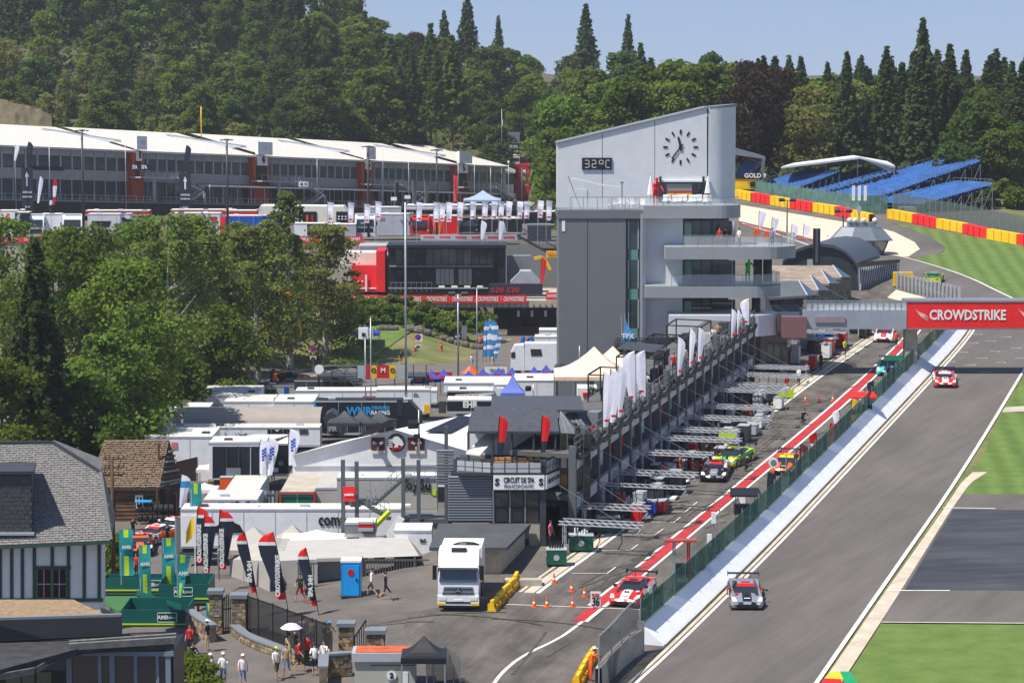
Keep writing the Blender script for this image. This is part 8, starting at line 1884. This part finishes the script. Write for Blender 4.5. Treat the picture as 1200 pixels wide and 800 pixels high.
b = MB(); b.ext([PY(691,752,152), PY(703,739,153.5), PY(712,737,151.5), PY(712,750,150.5)], (0,0,.08)); t = solo('awning', b, BLACK, 'black tilted shade panel above the orange marshal', 'awning'); BA('leg', GALV, t, PY(692,752,152), PY(692,770,152), .04)
b = MB()
for k in range(12): b.bar(PY(725+k*1.6,768-k*2.2,150.4)+Vector((0,0,R.uniform(-.2,.3))), PY(727+k*1.6,763-k*2.2,150.2)+Vector((0,0,R.uniform(0,.6))), .22)
solo('flag_bundle', b, [YEL], 'bundle of yellow and orange marshal flags hanging on the grey mesh fence', 'flags')
for (lab, x_, y_, rz, top, legs) in (('runner in orange vest and shorts on the road beyond the lawn',517,417,.4,ORS,ORG),('person in red shirt at the edge of the lawn',376,0,0,RSH,BSH),('person in pale shirt and denim walking on the paddock road',553,431,.5,WSH,DNM),('person in white shirt beside the blue white flags',578,428,2.9,WSH,KH),('person with black shirt and red shorts by the poster platform',470,427,0,BSH,RED),('person in orange top standing at the blue flags',563,409,.2,ORS,NAVY)):
  if y_ == 0: x_, y_ = 516, 420; x_ = 515; p = PZ(516,419,0)+Vector((-3.2,0,0));
  else: p = PZ(x_, y_, 0)
  person(lab, p, rz, 'walk', top, legs, grp='people on the paddock road')
PC = 'crew members in the pit lane'
for (lab, x_, y_, rz, pose, top) in (('crouching mechanic in dark clothes with trolley in the pit lane',940,497,.5,'crouch',BSH),('marshal in yellow far up the pit lane at the boxes',990,418,.4,'walk',LIME),('crew member in black left of a pair by the white cabinets',860,515,.2,'stand',BSH),('crew member in black right of a pair by the white cabinets',869,514,-.2,'stand',BSH),('crew member in dark green behind the grey race car',815,552,1.2,'reach',GSH),('crew member in black left of the green race car',828,545,1.0,'hip',BSH),('crew member in white at the rear of the grey race car',850,562,2.4,'reach',WSH),('crew member in grey crouching by the green race car',872,552,2.0,'crouch',BSH),('crew member in red beside the blue race car',797,560,1.2,'stand',RSH),('crew member in pink at the nearest green cabinet',645,640,1,'stand',paint('pink_shirt',(220,80,120))),('crew member in red near the second gantry',725,603,1,'stand',RSH),('marshal in black at the bridge pillar',1071,427,1.4,'stand',BSH),('crew member in orange beside the white car under the bridge',1050,408,.4,'stand',ORS)):
  person(lab, PT(x_, y_), rz, pose, top, BSH, False, grp=PC)
# costumed figures on the tower
for lab, x_, y_, col, Y_, hh in (('tall plain red figure standing on the top terrace of the tower',768,247,paint('figure_red',(214,26,24)),TY+.6,1.75),('tall plain green figure with orange collar on the tower balcony',876,336,paint('figure_green',(36,178,52)),TY-1.2,1.55)):
  p = PY(x_, y_, Y_); t = person(lab, p, .3, 'reach', col, col, False, None, col, h=hh, sleeves=2, grp='coloured figures on the tower')
  for o in t.children:
    for i in range(len(o.data.materials)): o.data.materials[i] = col
for k, (x_, y_, Y_) in enumerate(((843,289,TY-1),(850,289,TY),(866,289,TY-1),(905,289,TY),(826,247,TY+2),(790,247,TY+2.4))): person(['visitor in red on the upper balcony','visitor in dark clothes on the upper balcony','visitor in white on the upper balcony','visitor in blue at the far end of the upper balcony','visitor in black on the top terrace','visitor in white on the top terrace'][k], PY(x_, y_, Y_), R.uniform(-1,1), 'stand', [RSH,BSH,WSH,DNM,BSH,WSH][k], NAVY, False, grp='visitors on the tower balconies')
# ================================================================ PIT LANE EQUIPMENT AND ROOF TERRACE
TRUSS = paint('white_truss', (176,178,182), .4)
def truss(b, a, c, w=.24, n=None, r=.038):
  a, c = Vector(a), Vector(c); L_ = (c-a).length; n = n or max(3, int(L_/.5)); d = (c-a).normalized(); s_ = d.cross(ZV(1))
  s_ = s_.normalized() if s_.length > .1 else Vector((1,0,0)); u = s_.cross(d).normalized(); cs = [s_*w/2, -s_*w/2, u*w*.85]
  for o_ in cs: b.bar(a+o_, c+o_, r*1.6)
  for k in range(n):
    p0 = a.lerp(c, k/n); p1 = a.lerp(c, (k+1)/n)
    for i in range(3): b.bar(p0+cs[i], p1+cs[(i+1)%3], r)
lp = None
def gantry(label, u, L_=6.4, h=2.75, two=True, m=TRUSS, pos=None):
  t = thing('pit_gantry', label, 'gantry', grp_ := None or (0,0,0), 0, 'white truss gantries over the pit boxes')
  if pos is None: A_ = pq(u, .2, 0); out = -PV
  else: A_ = pos; out = -PV
  for j in range(2 if two else 1):
    o_ = PU*(1.1*j); b = MB(); truss(b, A_+o_+ZV(h), A_+o_+out*L_+ZV(h)); part('boom', b, m, t)
    if not j: BA('stay_cable', GALV, t, A_+o_+ZV(h+2.6), A_+o_+out*L_*.85+ZV(h), .025)
  b = MB(); truss(b, A_+out*.4, A_+out*.4+ZV(h)); part('mast', b, m, t)
  b = MB(); truss(b, A_+out*(L_-.2)+ZV(h-.5), A_+out*(L_-.2)+PU*1.0+ZV(h-.5)); part('end_bar', b, m, t)
  for k in range(3):
    PTH('hanging_hose', BLACK, t, [A_+out*(1.2+k*1.5)+ZV(h), A_+out*(1.3+k*1.5)+ZV(h-1.0), A_+out*(1.0+k*1.5)+ZV(h-1.5)], .07)
  return t
ordn = ['first','second','third','fourth','fifth','sixth','seventh','eighth','ninth','tenth','eleventh','twelfth','thirteenth','fourteenth','fifteenth','sixteenth','seventeenth','eighteenth','nineteenth','twentieth']
us = [3.5, 8.5, 13.5, 17.5, 22.5, 28.5, 33.5, 39.5, 44.5, 49.5, 53.5, 57.5, 61.5]
for k, u in enumerate(us): gantry('white truss gantry over the pit boxes, %s from the near end' % ordn[k], u, R.uniform(4.6,6.4) if k < 2 else R.uniform(5.8,7.8), 1.9 if k < 2 else R.uniform(2.4,3.0), k != 2)
for k in range(6):
  i = (240+k*4.0); p = Vector((XL(i)-7.0, i, zt(i))); gantry('white truss gantry beyond the footbridge, %s from the tower' % ordn[k], 0, 6.2, 2.6, True, pos=p)
CABG = paint('cabinet_green', (6,82,62), .4)
def cabinet(label, p, w, d, h, m, rz=RZP, crest=True, name='tool_cabinet'):
  t = thing(name, label, 'cabinet', p, rz, 'pit lane cabinets'); BB('body', m, t, -d/2,-w/2,.12,d/2,w/2,h); BB('top', LGREY, t, -d/2-.02,-w/2-.02,h,d/2+.02,w/2+.02,h+.06)
  for a in (-1,1):
    for c in (-1,1): CYL('castor', BLACK, t, (a*(d/2-.1),c*(w/2-.1)-.03,.08),(a*(d/2-.1),c*(w/2-.1)+.03,.08),.08,n=8)
  if crest:
    CYL('crest', LGREY, t, (0,-w/2-.01,h*.55),(0,-w/2-.03,h*.55),.2,n=8); CYL('crest', LGREY, t, (-d/2-.01,0,h*.55),(-d/2-.03,0,h*.55),.2,n=8)
  return t
for k, (x_, y_, w, d) in enumerate(((652,662,.9,1.3),(681,645,1.0,1.6),(712,623,1.0,1.6),(741,606,.8,1.2))):
  p = PT(x_, y_); cabinet(['dark green crested cabinet nearest the pavilion corner','wide dark green crested cabinet second from the pavilion','dark green crested cabinet third from the pavilion','dark green cabinet fourth from the pavilion'][k], p, w, d, 1.05, CABG, rz=0)
  b = MB();
  for j in range(6): b.cyl(p+Vector((-.4+j*.16,.1*(j%2),1.1)), p+Vector((-.4+j*.16,.1*(j%2),1.1+R.uniform(.15,.45))), .06, n=5)
  solo('bottles_and_tools', b, [WHITE if k%2 else BLACK], 'bottles and small tools standing on the %s green cabinet' % ['nearest','second','third','fourth'][k], 'tools')
for k, (x_, y_) in enumerate(((719,622),(757,606),(786,585))): b = MB(); b.ext([PT(x_-7,y_+1), PT(x_+5,y_+1), PT(x_+8,y_-2.5), PT(x_-3,y_-2.5)], (0,0,.12)); t = solo('pit_board_mat', b, WHITE, 'white and green pit board lying on the line, %s from the near end' % ordn[k], 'board'); EX('green_end', GRN, t, [PT(x_+5,y_+1), PT(x_+8,y_+.5), PT(x_+10,y_-2.5), PT(x_+8,y_-2.5)], (0,0,.13))
MX = [WHITE, LGREY, BLACK, DARK, RED, GREY, CABG, LGREY, BLUE, WHITE]
rr = random.Random(3); CN = {}; CN2 = {}
kinds = [('white equipment cabinet',WHITE),('light grey flight case',LGREY),('black flight case',BLACK),('dark grey wheeled case',DARK),('red tool chest',RED),('blue tool chest',BLUE)]
for k in range(46):
  u = 14+k*1.12+rr.uniform(-.3,.3); v = -rr.uniform(.8,4.2); nm2, m_ = kinds[rr.randrange(6)] if rr.random() < .5 else kinds[rr.randrange(4)]; p = pq(u, v, .0); hh = rr.uniform(.8,1.7)
  CN[nm2] = CN.get(nm2, -1)+1; cabinet(nm2+', %s of its kind from the near end before the garages' % ordn[CN[nm2]], p, rr.uniform(.5,.9), rr.uniform(.8,1.5), hh, m_, crest=False)
for k in range(26):
  Y_ = 236+k*1.05; p = Vector((XL(Y_)-rr.uniform(1.2,6.5), Y_, zt(Y_))); nm2, m_ = kinds[rr.randrange(6)]; CN2[nm2] = CN2.get(nm2, -1)+1; cabinet(nm2+', %s of its kind from the bridge on the far apron' % ordn[CN2[nm2]], p, rr.uniform(.6,1), rr.uniform(.8,1.8), rr.uniform(.8,1.7), m_, crest=False)
# stacks of tyres
for k in range(14):
  u = 16+k*3.4+rr.uniform(-1,1); p = pq(u, -rr.uniform(1.2,3.6), 0); t = thing('tyre_stack', 'stack of black racing tyres on the pit apron, %s from the near end' % ordn[k], 'tyres', p, 0, 'tyre stacks on the pit apron')
  for j in range(4): CYL('tyre', RUB, t, (0,0,.02+j*.31),(0,0,.30+j*.31),.35,n=14)
p = PT(872,538);
for k, (x_, y_, m_, l_) in enumerate(((852,527,LIME,'bright yellow board raised over the green race car'),(921,477,LIME,'green and yellow pit board held out over the pit lane'))): b = MB(); b.box((0,0,1.9),(1.3,.08,.7)); t = solo('pit_board', b, m_, l_, 'board', loc=PT(x_, y_+10)); BA('pole', GALV, t, (0,0,0),(0,0,1.6),.06)
# shaded garage fronts: lift canopies
# feather flags on the roof terrace
RFW = [('white roof flag, leftmost beside the glass gables',706,503,438),('white roof flag next to the leftmost one',714,496,434),('white roof flag third from the left on the pit roof',723,490,430),('broad white roof flag, left one of the tallest pair',745,477,413),('broad white roof flag, right one of the tallest pair',757,472,412),('white roof flag left of the black marquee',793,450,396),('white roof flag, left of the pair before the balconies',807,440,386),('white roof flag, right of the pair before the balconies',817,434,385),('tall white roof flag left of a pair under the lowest balcony',856,416,363),('slim white roof flag between two taller ones',863,412,363),('tallest white roof flag in front of the lowest balcony',878,403,351)]
for k, (lab, x_, yb_, yt) in enumerate(RFW):
  lo, hi = -5, PLEN+10
  for _ in range(30):
    mu = (lo+hi)/2; q5 = pq(mu, -.25, 6)
    if 600+3000*q5.x/q5.y < x_: lo = mu
    else: hi = mu
  q5 = pq(mu, -.25, 5.9); Yt = q5.y; h = (PY(x_, yt, Yt).z-q5.z)
  feather(lab, x_, yb_, Yt, h*1.03, [.82,.82,.66,.95,.95,.62,.5,.6,.5,.32,.8][k], [(.93,WF),(.07,WF)], curve=-1 if k in (3,4,10) else 1, bend=.12, z=q5.z, grp='white feather flags along the pit roof'); t = S.collection.objects[-1]
  BX('red_mark', RED, [o for o in S.collection.objects if o.get('label') == lab][0], ((-.35 if k in (3,4,10) else .3), -.16, h*.27), (.34,.03,.16))
for k, (x_, yb_, yt) in enumerate(((584,540,492),(634,538,491))):
  Yt = 170; h = PY(x_, yt, Yt).z-PY(x_, yb_, Yt).z; feather(['red feather flag with dark foot, left one on the pavilion terrace','red feather flag with dark foot, right one on the pavilion terrace'][k], x_, yb_, Yt, h*1.1, .62, [(.7,CRED),(.3,NAVY)], curve=1, bend=.2, grp='red feather flags on the pavilion')
feather('small red flag at the near corner of the pit gallery', 697, 528, 176, 1.8, .45, [(1,CRED)], curve=-1)
# pagodas and lighting rigs behind the pit roof
BEI = paint('peach_canvas', (232,204,178), .75)
for k, (x_, yb_) in enumerate(((700,478),(722,476))): pagoda(['beige peaked pavilion on the pit roof, left of two','beige peaked pavilion on the pit roof, right of two'][k], PY(x_-4, yb_, 205+k*5), 6.4, 2.9, 5.0, BEI, grp='beige peaked pavilions')
b = MB(); b.ext([PY(664,447,208), PY(690,440,208), PY(690,432,211), PY(672,440,213)], (0,0,-.1)); solo('beige_awning', b, BEI, 'flat beige awning left of the beige peaked pavilions', 'awning')
RIG = paint('black_truss', (44,44,48), .5)
def rig(label, x0, y0, x1, yb_, Y, dep=4):
  t = thing('lighting_rig', label, 'truss rig'); a, c = PY(x0, y0, Y), PY(x1, y0, Y); z0 = PY(x0, yb_, Y).z
  for P0, P1 in ((a,c),(a+Vector((0,dep,0)),c+Vector((0,dep,0))),(a,a+Vector((0,dep,0))),(c,c+Vector((0,dep,0)))): b = MB(); truss(b, P0, P1, .3, r=.04); part('truss_beam', b, RIG, t)
  for P0 in (a, c, a+Vector((0,dep,0)), c+Vector((0,dep,0))): b = MB(); truss(b, (P0.x,P0.y,z0), P0, .26, r=.04); part('truss_leg', b, RIG, t)
  for k in range(5): b = MB(); p = a.lerp(c, (k+.5)/5); b.box(p+ZV(-.4), (.35,.3,.4), 0, Matrix.Rotation(.5,3,'X')); part('spotlight', b, BLACK, t)
  return t
rig('black lighting rig left of the beige pavilions against the dark tower wall', 652, 437, 694, 480, 210); rig('black lighting rig in front of the lower tower facade', 724, 405, 771, 450, 222); rig('black lighting rig right of the tall white flags', 768, 401, 840, 440, 224)
b = MB(); pp(b, [(797,412),(819,388),(842,402),(842,412)], 224, 4); solo('black_marquee_roof', b, BLACK, 'black peaked marquee roof under the lowest tower balcony', 'tent')
b = MB(); pb(b, 771, 412, 842, 440, 228, 3); t = solo('black_stage', b, DARK, 'dark stage box behind the pit roof railing in front of the tower', 'stage')
for k in range(7): PB('stage_post', BLACK, t, 773+k*9.6, 414, 774+k*9.6, 440, 227.9, .1)
b = MB(); pb(b, 746, 425, 770, 443, 226, 3); t = solo('grey_stage_container', b, GREY, 'grey panelled container beneath the middle lighting rig', 'container')
for k in range(3): PB('panel', LGREY, t, 748+k*7.5, 427, 754+k*7.5, 441, 225.9, .1)
b = MB(); pb(b, 677, 455, 700, 475, 214, 3); t = solo('bar_stand', b, WHITE, 'white bar stand with red emblem under the beige pavilion', 'stall'); PB('red_emblem', RED, t, 683, 460, 688, 465, 213.9, .1)
b = MB(); pb(b, 700, 461, 726, 482, 209, 3); solo('dark_bar', b, BLACK, 'dark bar counter under the right beige pavilion', 'stall')
b = MB(); pb(b, 683, 474, 713, 500, 196, 3); solo('rusty_drum_box', b, paint('olive_tank', (112,104,88)), 'olive grey box behind the glass gables', 'container')
for k in range(10):
  x_ = 664+k*10; b = MB(); Y_ = 205;
rl = thing('terrace_railing', 'grey railing in front of the beige pavilions', 'railing'); BA('top_rail', GALV, rl, PY(668,473,203), PY(770,470,203), .07)
for k in range(34): BA('baluster', GALV, rl, PY(668+k*3,473,203), PY(668+k*3,486,203), .05)
for k in range(7):
  u = 30+k*4.6+rr.uniform(-1.6,1.6); person('guest leaning at the pit roof railing, %s from the near end' % ordn[k], pq(u, .8, 5.85), RZP+pi/2*0-1.2, rr.choice(['stand','fold','hip']), [WSH,BSH,RSH,PKS,DNM,WSH,TAN][k%7], NAVY, grp='guests on the pit roof terrace')
for k in range(4):
  u = U0+19+k*8.5; t = thing('roof_frame', 'dark steel canopy frame on the pit roof, %s from the near end' % ordn[k], 'frame', (0,0,0), 0, 'dark steel frames on the pit roof')
  for du in (0, 3.6):
    for v_ in (1.2, 4.2): BA('frame_post', RIG, t, pq(u+du,v_,5.85), pq(u+du,v_,7.9), .13)
  for A_, B_ in (((0,1.2),(3.6,1.2)),((0,4.2),(3.6,4.2)),((0,1.2),(0,4.2)),((3.6,1.2),(3.6,4.2))): BA('frame_beam', RIG, t, pq(u+A_[0],A_[1],7.9), pq(u+B_[0],B_[1],7.9), .12)
  if k % 3 == 1: EX('canopy_sheet', [BLACK,DARK,GREY][k%3], t, [pq(u,1.2,8.35), pq(u+3.6,1.2,8.35), pq(u+3.6,4.2,8.5), pq(u,4.2,8.5)], (0,0,.06))
  b = MB(); pbox(b, u+.6, u+2.8, 2.6, 3.4, 5.85, 6.9); part('counter', b, [BLACK,GREY,DARK,BLACK][k%4], t)
for k in range(9):
  u = U0+4+k*6.3; b = MB(); pa_ = pq(u, 1.4, 5.85); b.box(pa_+ZV(.5), (1.2,.8,1.0), RZP); solo('roof_crate', b, [DARK,GREY,BLACK,LGREY][k%4], ['dark','grey','black','pale'][k%4]+' crate on the pit roof terrace, %s from the near end' % ordn[k], 'crate')
mast('thin grey pole with floodlight between the EHR unit and the marquee roofs', 625, 482, 450, 236, .16, name='floodlight_mast', cat='mast'); b = MB(); b.box((0,0,0),(.5,.3,.4),.3,Matrix.Rotation(.5,3,'X')); solo('floodlight', b, BLACK, 'black floodlight beside the thin grey pole above the slate roof', 'floodlight', loc=PY(619,455,236))
mast('slim grey mast with white lamp on the dark tower wall', 679, 440, 405, 215, .12, name='lamp_mast', cat='mast')
t = thing('corner_flags', 'three blue and white curled flags in front of the stair windows of the tower', 'flag', PY(729,403,226))
for k in range(3): BA('pole', LGREY, t, (k*.32,0,-.5),(k*.32-.1,0,2.6+.1*k),.05)
b = MB(); b.grid([[(0,0,0),(.1,0,1.0),(.3,0,2.3)],[(.45,-.1,0),(.6,-.05,.9),(.5,0,1.7)],[(1.0,0,0),(1.0,-.1,.7),(.6,0,1.6)]]); part('cloth', b, BW, t); text('TPX', .6, WHITE, t, facing((.5,-.16,.7), 0), bold=.02)
# vertical stacked panel building left of louvres handled in pavilion; small flags row along the pit fence
PF = [(899,584,553,NAVY,'dark blue feather flag on the pit side of the fence beside the orange car'),(874,598,572,WF,'white feather flag above the black canopy stand'),(937,553,520,paint('dark_red_flag',(120,40,44)),'dark red feather flag right of the orange race car'),(957,537,507,RED,'red and white feather flag along the pit fence'),(972,525,495,CRED,'thin red feather flag along the pit fence'),(984,510,480,WF,'white feather flag in the middle of the pit fence row'),(997,497,467,YEL,'yellow and black curved feather flag along the pit fence'),(1013,480,455,WF,'white feather flag below the red canopy stand'),(1034,462,436,GREY,'grey feather flag left of the cyan race car'),(1024,472,446,NAVY,'thin dark feather flag left of the grey one'),(1089,408,386,YEL,'yellow feather flag under the red bridge banner'),(1075,412,393,WF,'white feather flag beside the bridge pillar')]
for k, (x_, yb_, yt, m_, lab) in enumerate(PF):
  p = PT(x_, yb_); h = (yb_-yt)*p.y/3000*1.02; feather(lab, x_, yb_, p.y, h, .6, [(.5,m_),(.25,m_ if k not in (3,6) else [WF,BLACK][k==6]),(.25,m_)], curve=-1 if k%2 else 1, z=p.z, grp='feather flags along the pit fence')
for k in range(16):
  x_, y_ = [(770,572),(782,566),(800,549),(818,536),(834,528),(846,520),(884,492),(897,484),(910,476),(926,462),(940,452),(953,442),(966,434),(760,590),(735,602),(700,618)][k]
  person('pit crew member on the apron, %s from the far end of the group' % ordn[k], PT(x_-4, y_), rr.uniform(-3,3), rr.choice(['stand','hip','fold','reach','crouch']), [BSH,RSH,WSH,GSH,BSH,NAVY,ORS,BSH][k%8], BSH, False, grp='pit crew on the apron')
for k in range(10):
  x_, y_ = [(263,604),(272,601),(281,607),(236,610),(229,604),(300,604),(352,704),(436,698),(452,702),(360,706)][k]
  p = PZ(x_, y_, 0) if y_ < 620 else G(x_, y_); person(['visitor in white by the stalls','visitor in red by the stalls','visitor in black by the stalls','visitor in blue before the log cabin','visitor in tan before the log cabin','visitor in green by the slatted boxes','visitor in black beside the red bags','visitor in white at the steel gate','visitor in dark clothes at the steel gate','visitor in tan beside the red bags'][k], p, rr.uniform(-2,2), rr.choice(['stand','walk','fold']), [WSH,RSH,BSH,DNM,TAN,GSH,BSH,WSH,BSH,TAN][k], NAVY, True, grp='visitors among the tents')
# start light frame, poles, stands on the pit side
lf = thing('light_frame', 'red and silver light frame with roof beside the fence in the pit lane', 'signal frame', PT(797,688));
for x_ in (-.45,.45): b = MB(); b.bar((x_,0,0),(x_,0,2.9),.12); b.bar((x_+.12,0,0),(x_+.12,0,2.9),.1); part('post', b, GALV if x_ < 0 else RED, lf)
BB('roof', paint('faded_red_roof', (168,70,62)), lf, -1.0,-.3,2.9,1.0,.5,3.02); BB('monitor', BLACK, lf, -.3,-.1,.8,.4,.3,1.5); BB('shelf', WHITE, lf, -.2,-.2,.4,.5,.2,.6)
for k, (x_, yb_, yt, hd) in enumerate(((836,635,602,'box'),(843,637,594,None),(831,648,628,'box'),(906,577,541,'ball'),(921,560,532,None),(1060,446,431,'box'))):
  p = PT(x_, yb_); t = thing('signal_post', ['slim post with white light box beside the fence','tall slim grey pole beside the fence behind the light frame','short post with white head behind the fence','post with round white ring sign before the orange race car','slim dark pole in front of the orange race car','post with white box near the bridge pillar'][k], 'post', p); h = (yb_-yt)*p.y/3000; BA('pole', GALV, t, (0,0,0),(0,0,h),.09)
  if hd == 'box': BX('light_box', WHITE, t, (0,-.05,h-.2),(.3,.2,.75))
  if hd == 'ball': CYL('ring_sign', WHITE, t, (0,-.04,h),(0,.04,h),.36,n=16); CYL('inner_disc', GREY, t, (0,-.06,h),(0,-.04,h),.22,n=14)
for k, (x_, yb_, m_, w_) in enumerate(((873,612,BLACK,2.2),(1010,492,CRED,2.3),(1047,447,CABG,1.9))):
  p = PT(x_, yb_); t = thing('timing_stand', ['black canopy timing stand behind the fence left of the orange race car','red canopy timing stand behind the middle of the fence','green timing stand below the cyan race car'][k], 'stand', p); EX('canopy', m_, t, [(-w_/2,-.7,1.9),(w_/2,-.7,1.9),(w_/2*.9,.7,2.2),(-w_/2*.9,.7,2.2)],(0,0,.12))
  for a in (-1,1): BA('post', GALV, t, (a*w_/2*.6,0,0),(a*w_/2*.6,0,2),.08)
  BB('desk', BLACK, t, -w_/2*.7,-.3,.6,w_/2*.7,.3,1.3)
b = MB(); pb(b, 1052, 446, 1058, 453, 231, .1); o = solo('fence_notice', b, WHITE, 'white notice panel on the green fence near the bridge pillar', 'sign')
b = MB(); pb(b, 750, 722, 756, 731, 153.5, .05); o = solo('fence_notice', b, WHITE, 'white number notice at the near end of the green fence', 'sign'); text('1', .4, BLACK, o, facing(PY(753,726.5,153.4)), bold=.02)
# small white flags beyond the track buildings
for k, (x_, yb_, yt) in enumerate(((889,270,247),(904,278,254),(927,288,262),(941,290,262),(969,291,275),(973,292,276))): feather('white feather flag at the hairpin track edge, %s from the tower' % ordn[k], x_, yb_, 345, (yb_-yt)*345/3000, .95, [(1,WF)], curve=1, grp='white feather flags at the hairpin')
mast('thin dark lamp post at the hairpin behind the tower balcony', 922, 292, 235, 340, .22, 'double', DARK); mast('dark lamp post beside the race control roof', 988, 272, 248, 330, .2, 'double', DARK)
for k, x_ in enumerate((887,899)): b = MB(); c = PY(x_, 272+k*3, 332); b.cyl(c, c+Vector((0,-.2,0)), .5, n=12); t = solo('round_red_sign', b, ORG, ['round orange red umbrella top, left of two beyond the upper balcony','round orange red umbrella top, right of two beyond the upper balcony'][k], 'umbrella'); BA('pole', GALV, t, c, c-ZV(2.5), .1)
# tyre rack, awnings and clutter by the log cabin
for k, (x_, y_, m_, l_) in enumerate(((186,612,RUB,'long rack of black tyres in front of the log cabin'),)):
  p = PZ(x_, y_, 0); t = thing('tyre_rack', l_, 'tyre rack', p)
  for j in range(2):
    for i in range(7): CYL('tyre', RUB, t, (-1.6+i*.42,-.3,.45+j*.75),(-1.28+i*.42,-.3,.45+j*.75),.34,n=12)
  for x2 in (-1.8,1.5): BA('upright', DARK, t, (x2,-.3,0),(x2,-.3,1.8),.08)
  BB('blue_top', CY, t, -1.8,-.7,1.75,-.5,.2,1.82)
for k, (x_, y_, top) in enumerate(((156,632,BSH),(160,676,RSH),(196,640,BSH),(222,597,WSH),(246,597,RSH),(252,596,BSH),(243,600,WSH),(320,566,RSH))): person(['mechanic in black standing behind the black race car','marshal in red vest in front of the black race car','mechanic in dark clothes between the orange cars','person in white beside the teal flag','person in red at the stalls beyond the log cabin','person in black at the stalls beyond the log cabin','person in white at the stalls beyond the log cabin','person in red beside the blue square flags'][k], PZ(x_, y_, 0), R.uniform(-1,1), 'fold', top, NAVY, False, grp='people around the parked race cars')
for k, (x_, y_, w, m_, l_) in enumerate(((248,560,2.4,CREAM,'small cream flat parasol tent at the stalls'),(240,585,2.2,TENT,'small white tent left of the open trailer'))): pagoda(l_, PZ(x_, y_+14, 0), w, 2.0, 2.4, m_)
for k in range(9): t = cabinet(['yellow topped stall crate','black stall crate','orange stall crate','grey stall crate','dark trolley','blue stall crate','black trolley','white stall crate','grey trolley'][k]+' among the stalls before the dark glass front', PZ(252+k*7, 575+(k%3)*2, 0), .9, 1.1, .9+.3*(k%3), [YEL,BLACK,ORG,GREY,BLACK,BLUE,BLACK,WHITE,GREY][k], crest=False, rz=0, name='stall_crate'); t['group'] = 'crates among the stalls'
b = MB(); b.ext([PZ(205,650,0), PZ(248,655,0), PZ(248,655,0)+ZV(1.9), PZ(205,640,0)+ZV(2.4)], (0,.1,0)); solo('grey_hoarding', b, DARK, 'dark grey hoarding behind the platforms right of the orange cars', 'hoarding')
# ================================================================ LIGHT SUMMER HAZE
b = MB(); b.bb(-700, -90, -40, 700, 1250, 190); hz = ob('haze', mesh('haze', b, [])); hm = bpy.data.materials.new('haze_air'); hm.use_nodes = True; hn = hm.node_tree.nodes; hn.clear()
ho = hn.new('ShaderNodeOutputMaterial'); hv = hn.new('ShaderNodeVolumePrincipled'); hv.inputs['Color'].default_value = (.86,.90,.96,1); hv.inputs['Density'].default_value = .00013; hv.inputs['Anisotropy'].default_value = .2
hm.node_tree.links.new(hv.outputs[0], ho.inputs['Volume']); hz.data.materials.append(hm); hz['kind'] = 'stuff'; hz['label'] = 'thin pale summer haze over the valley'
S.cycles.volume_bounces = 0
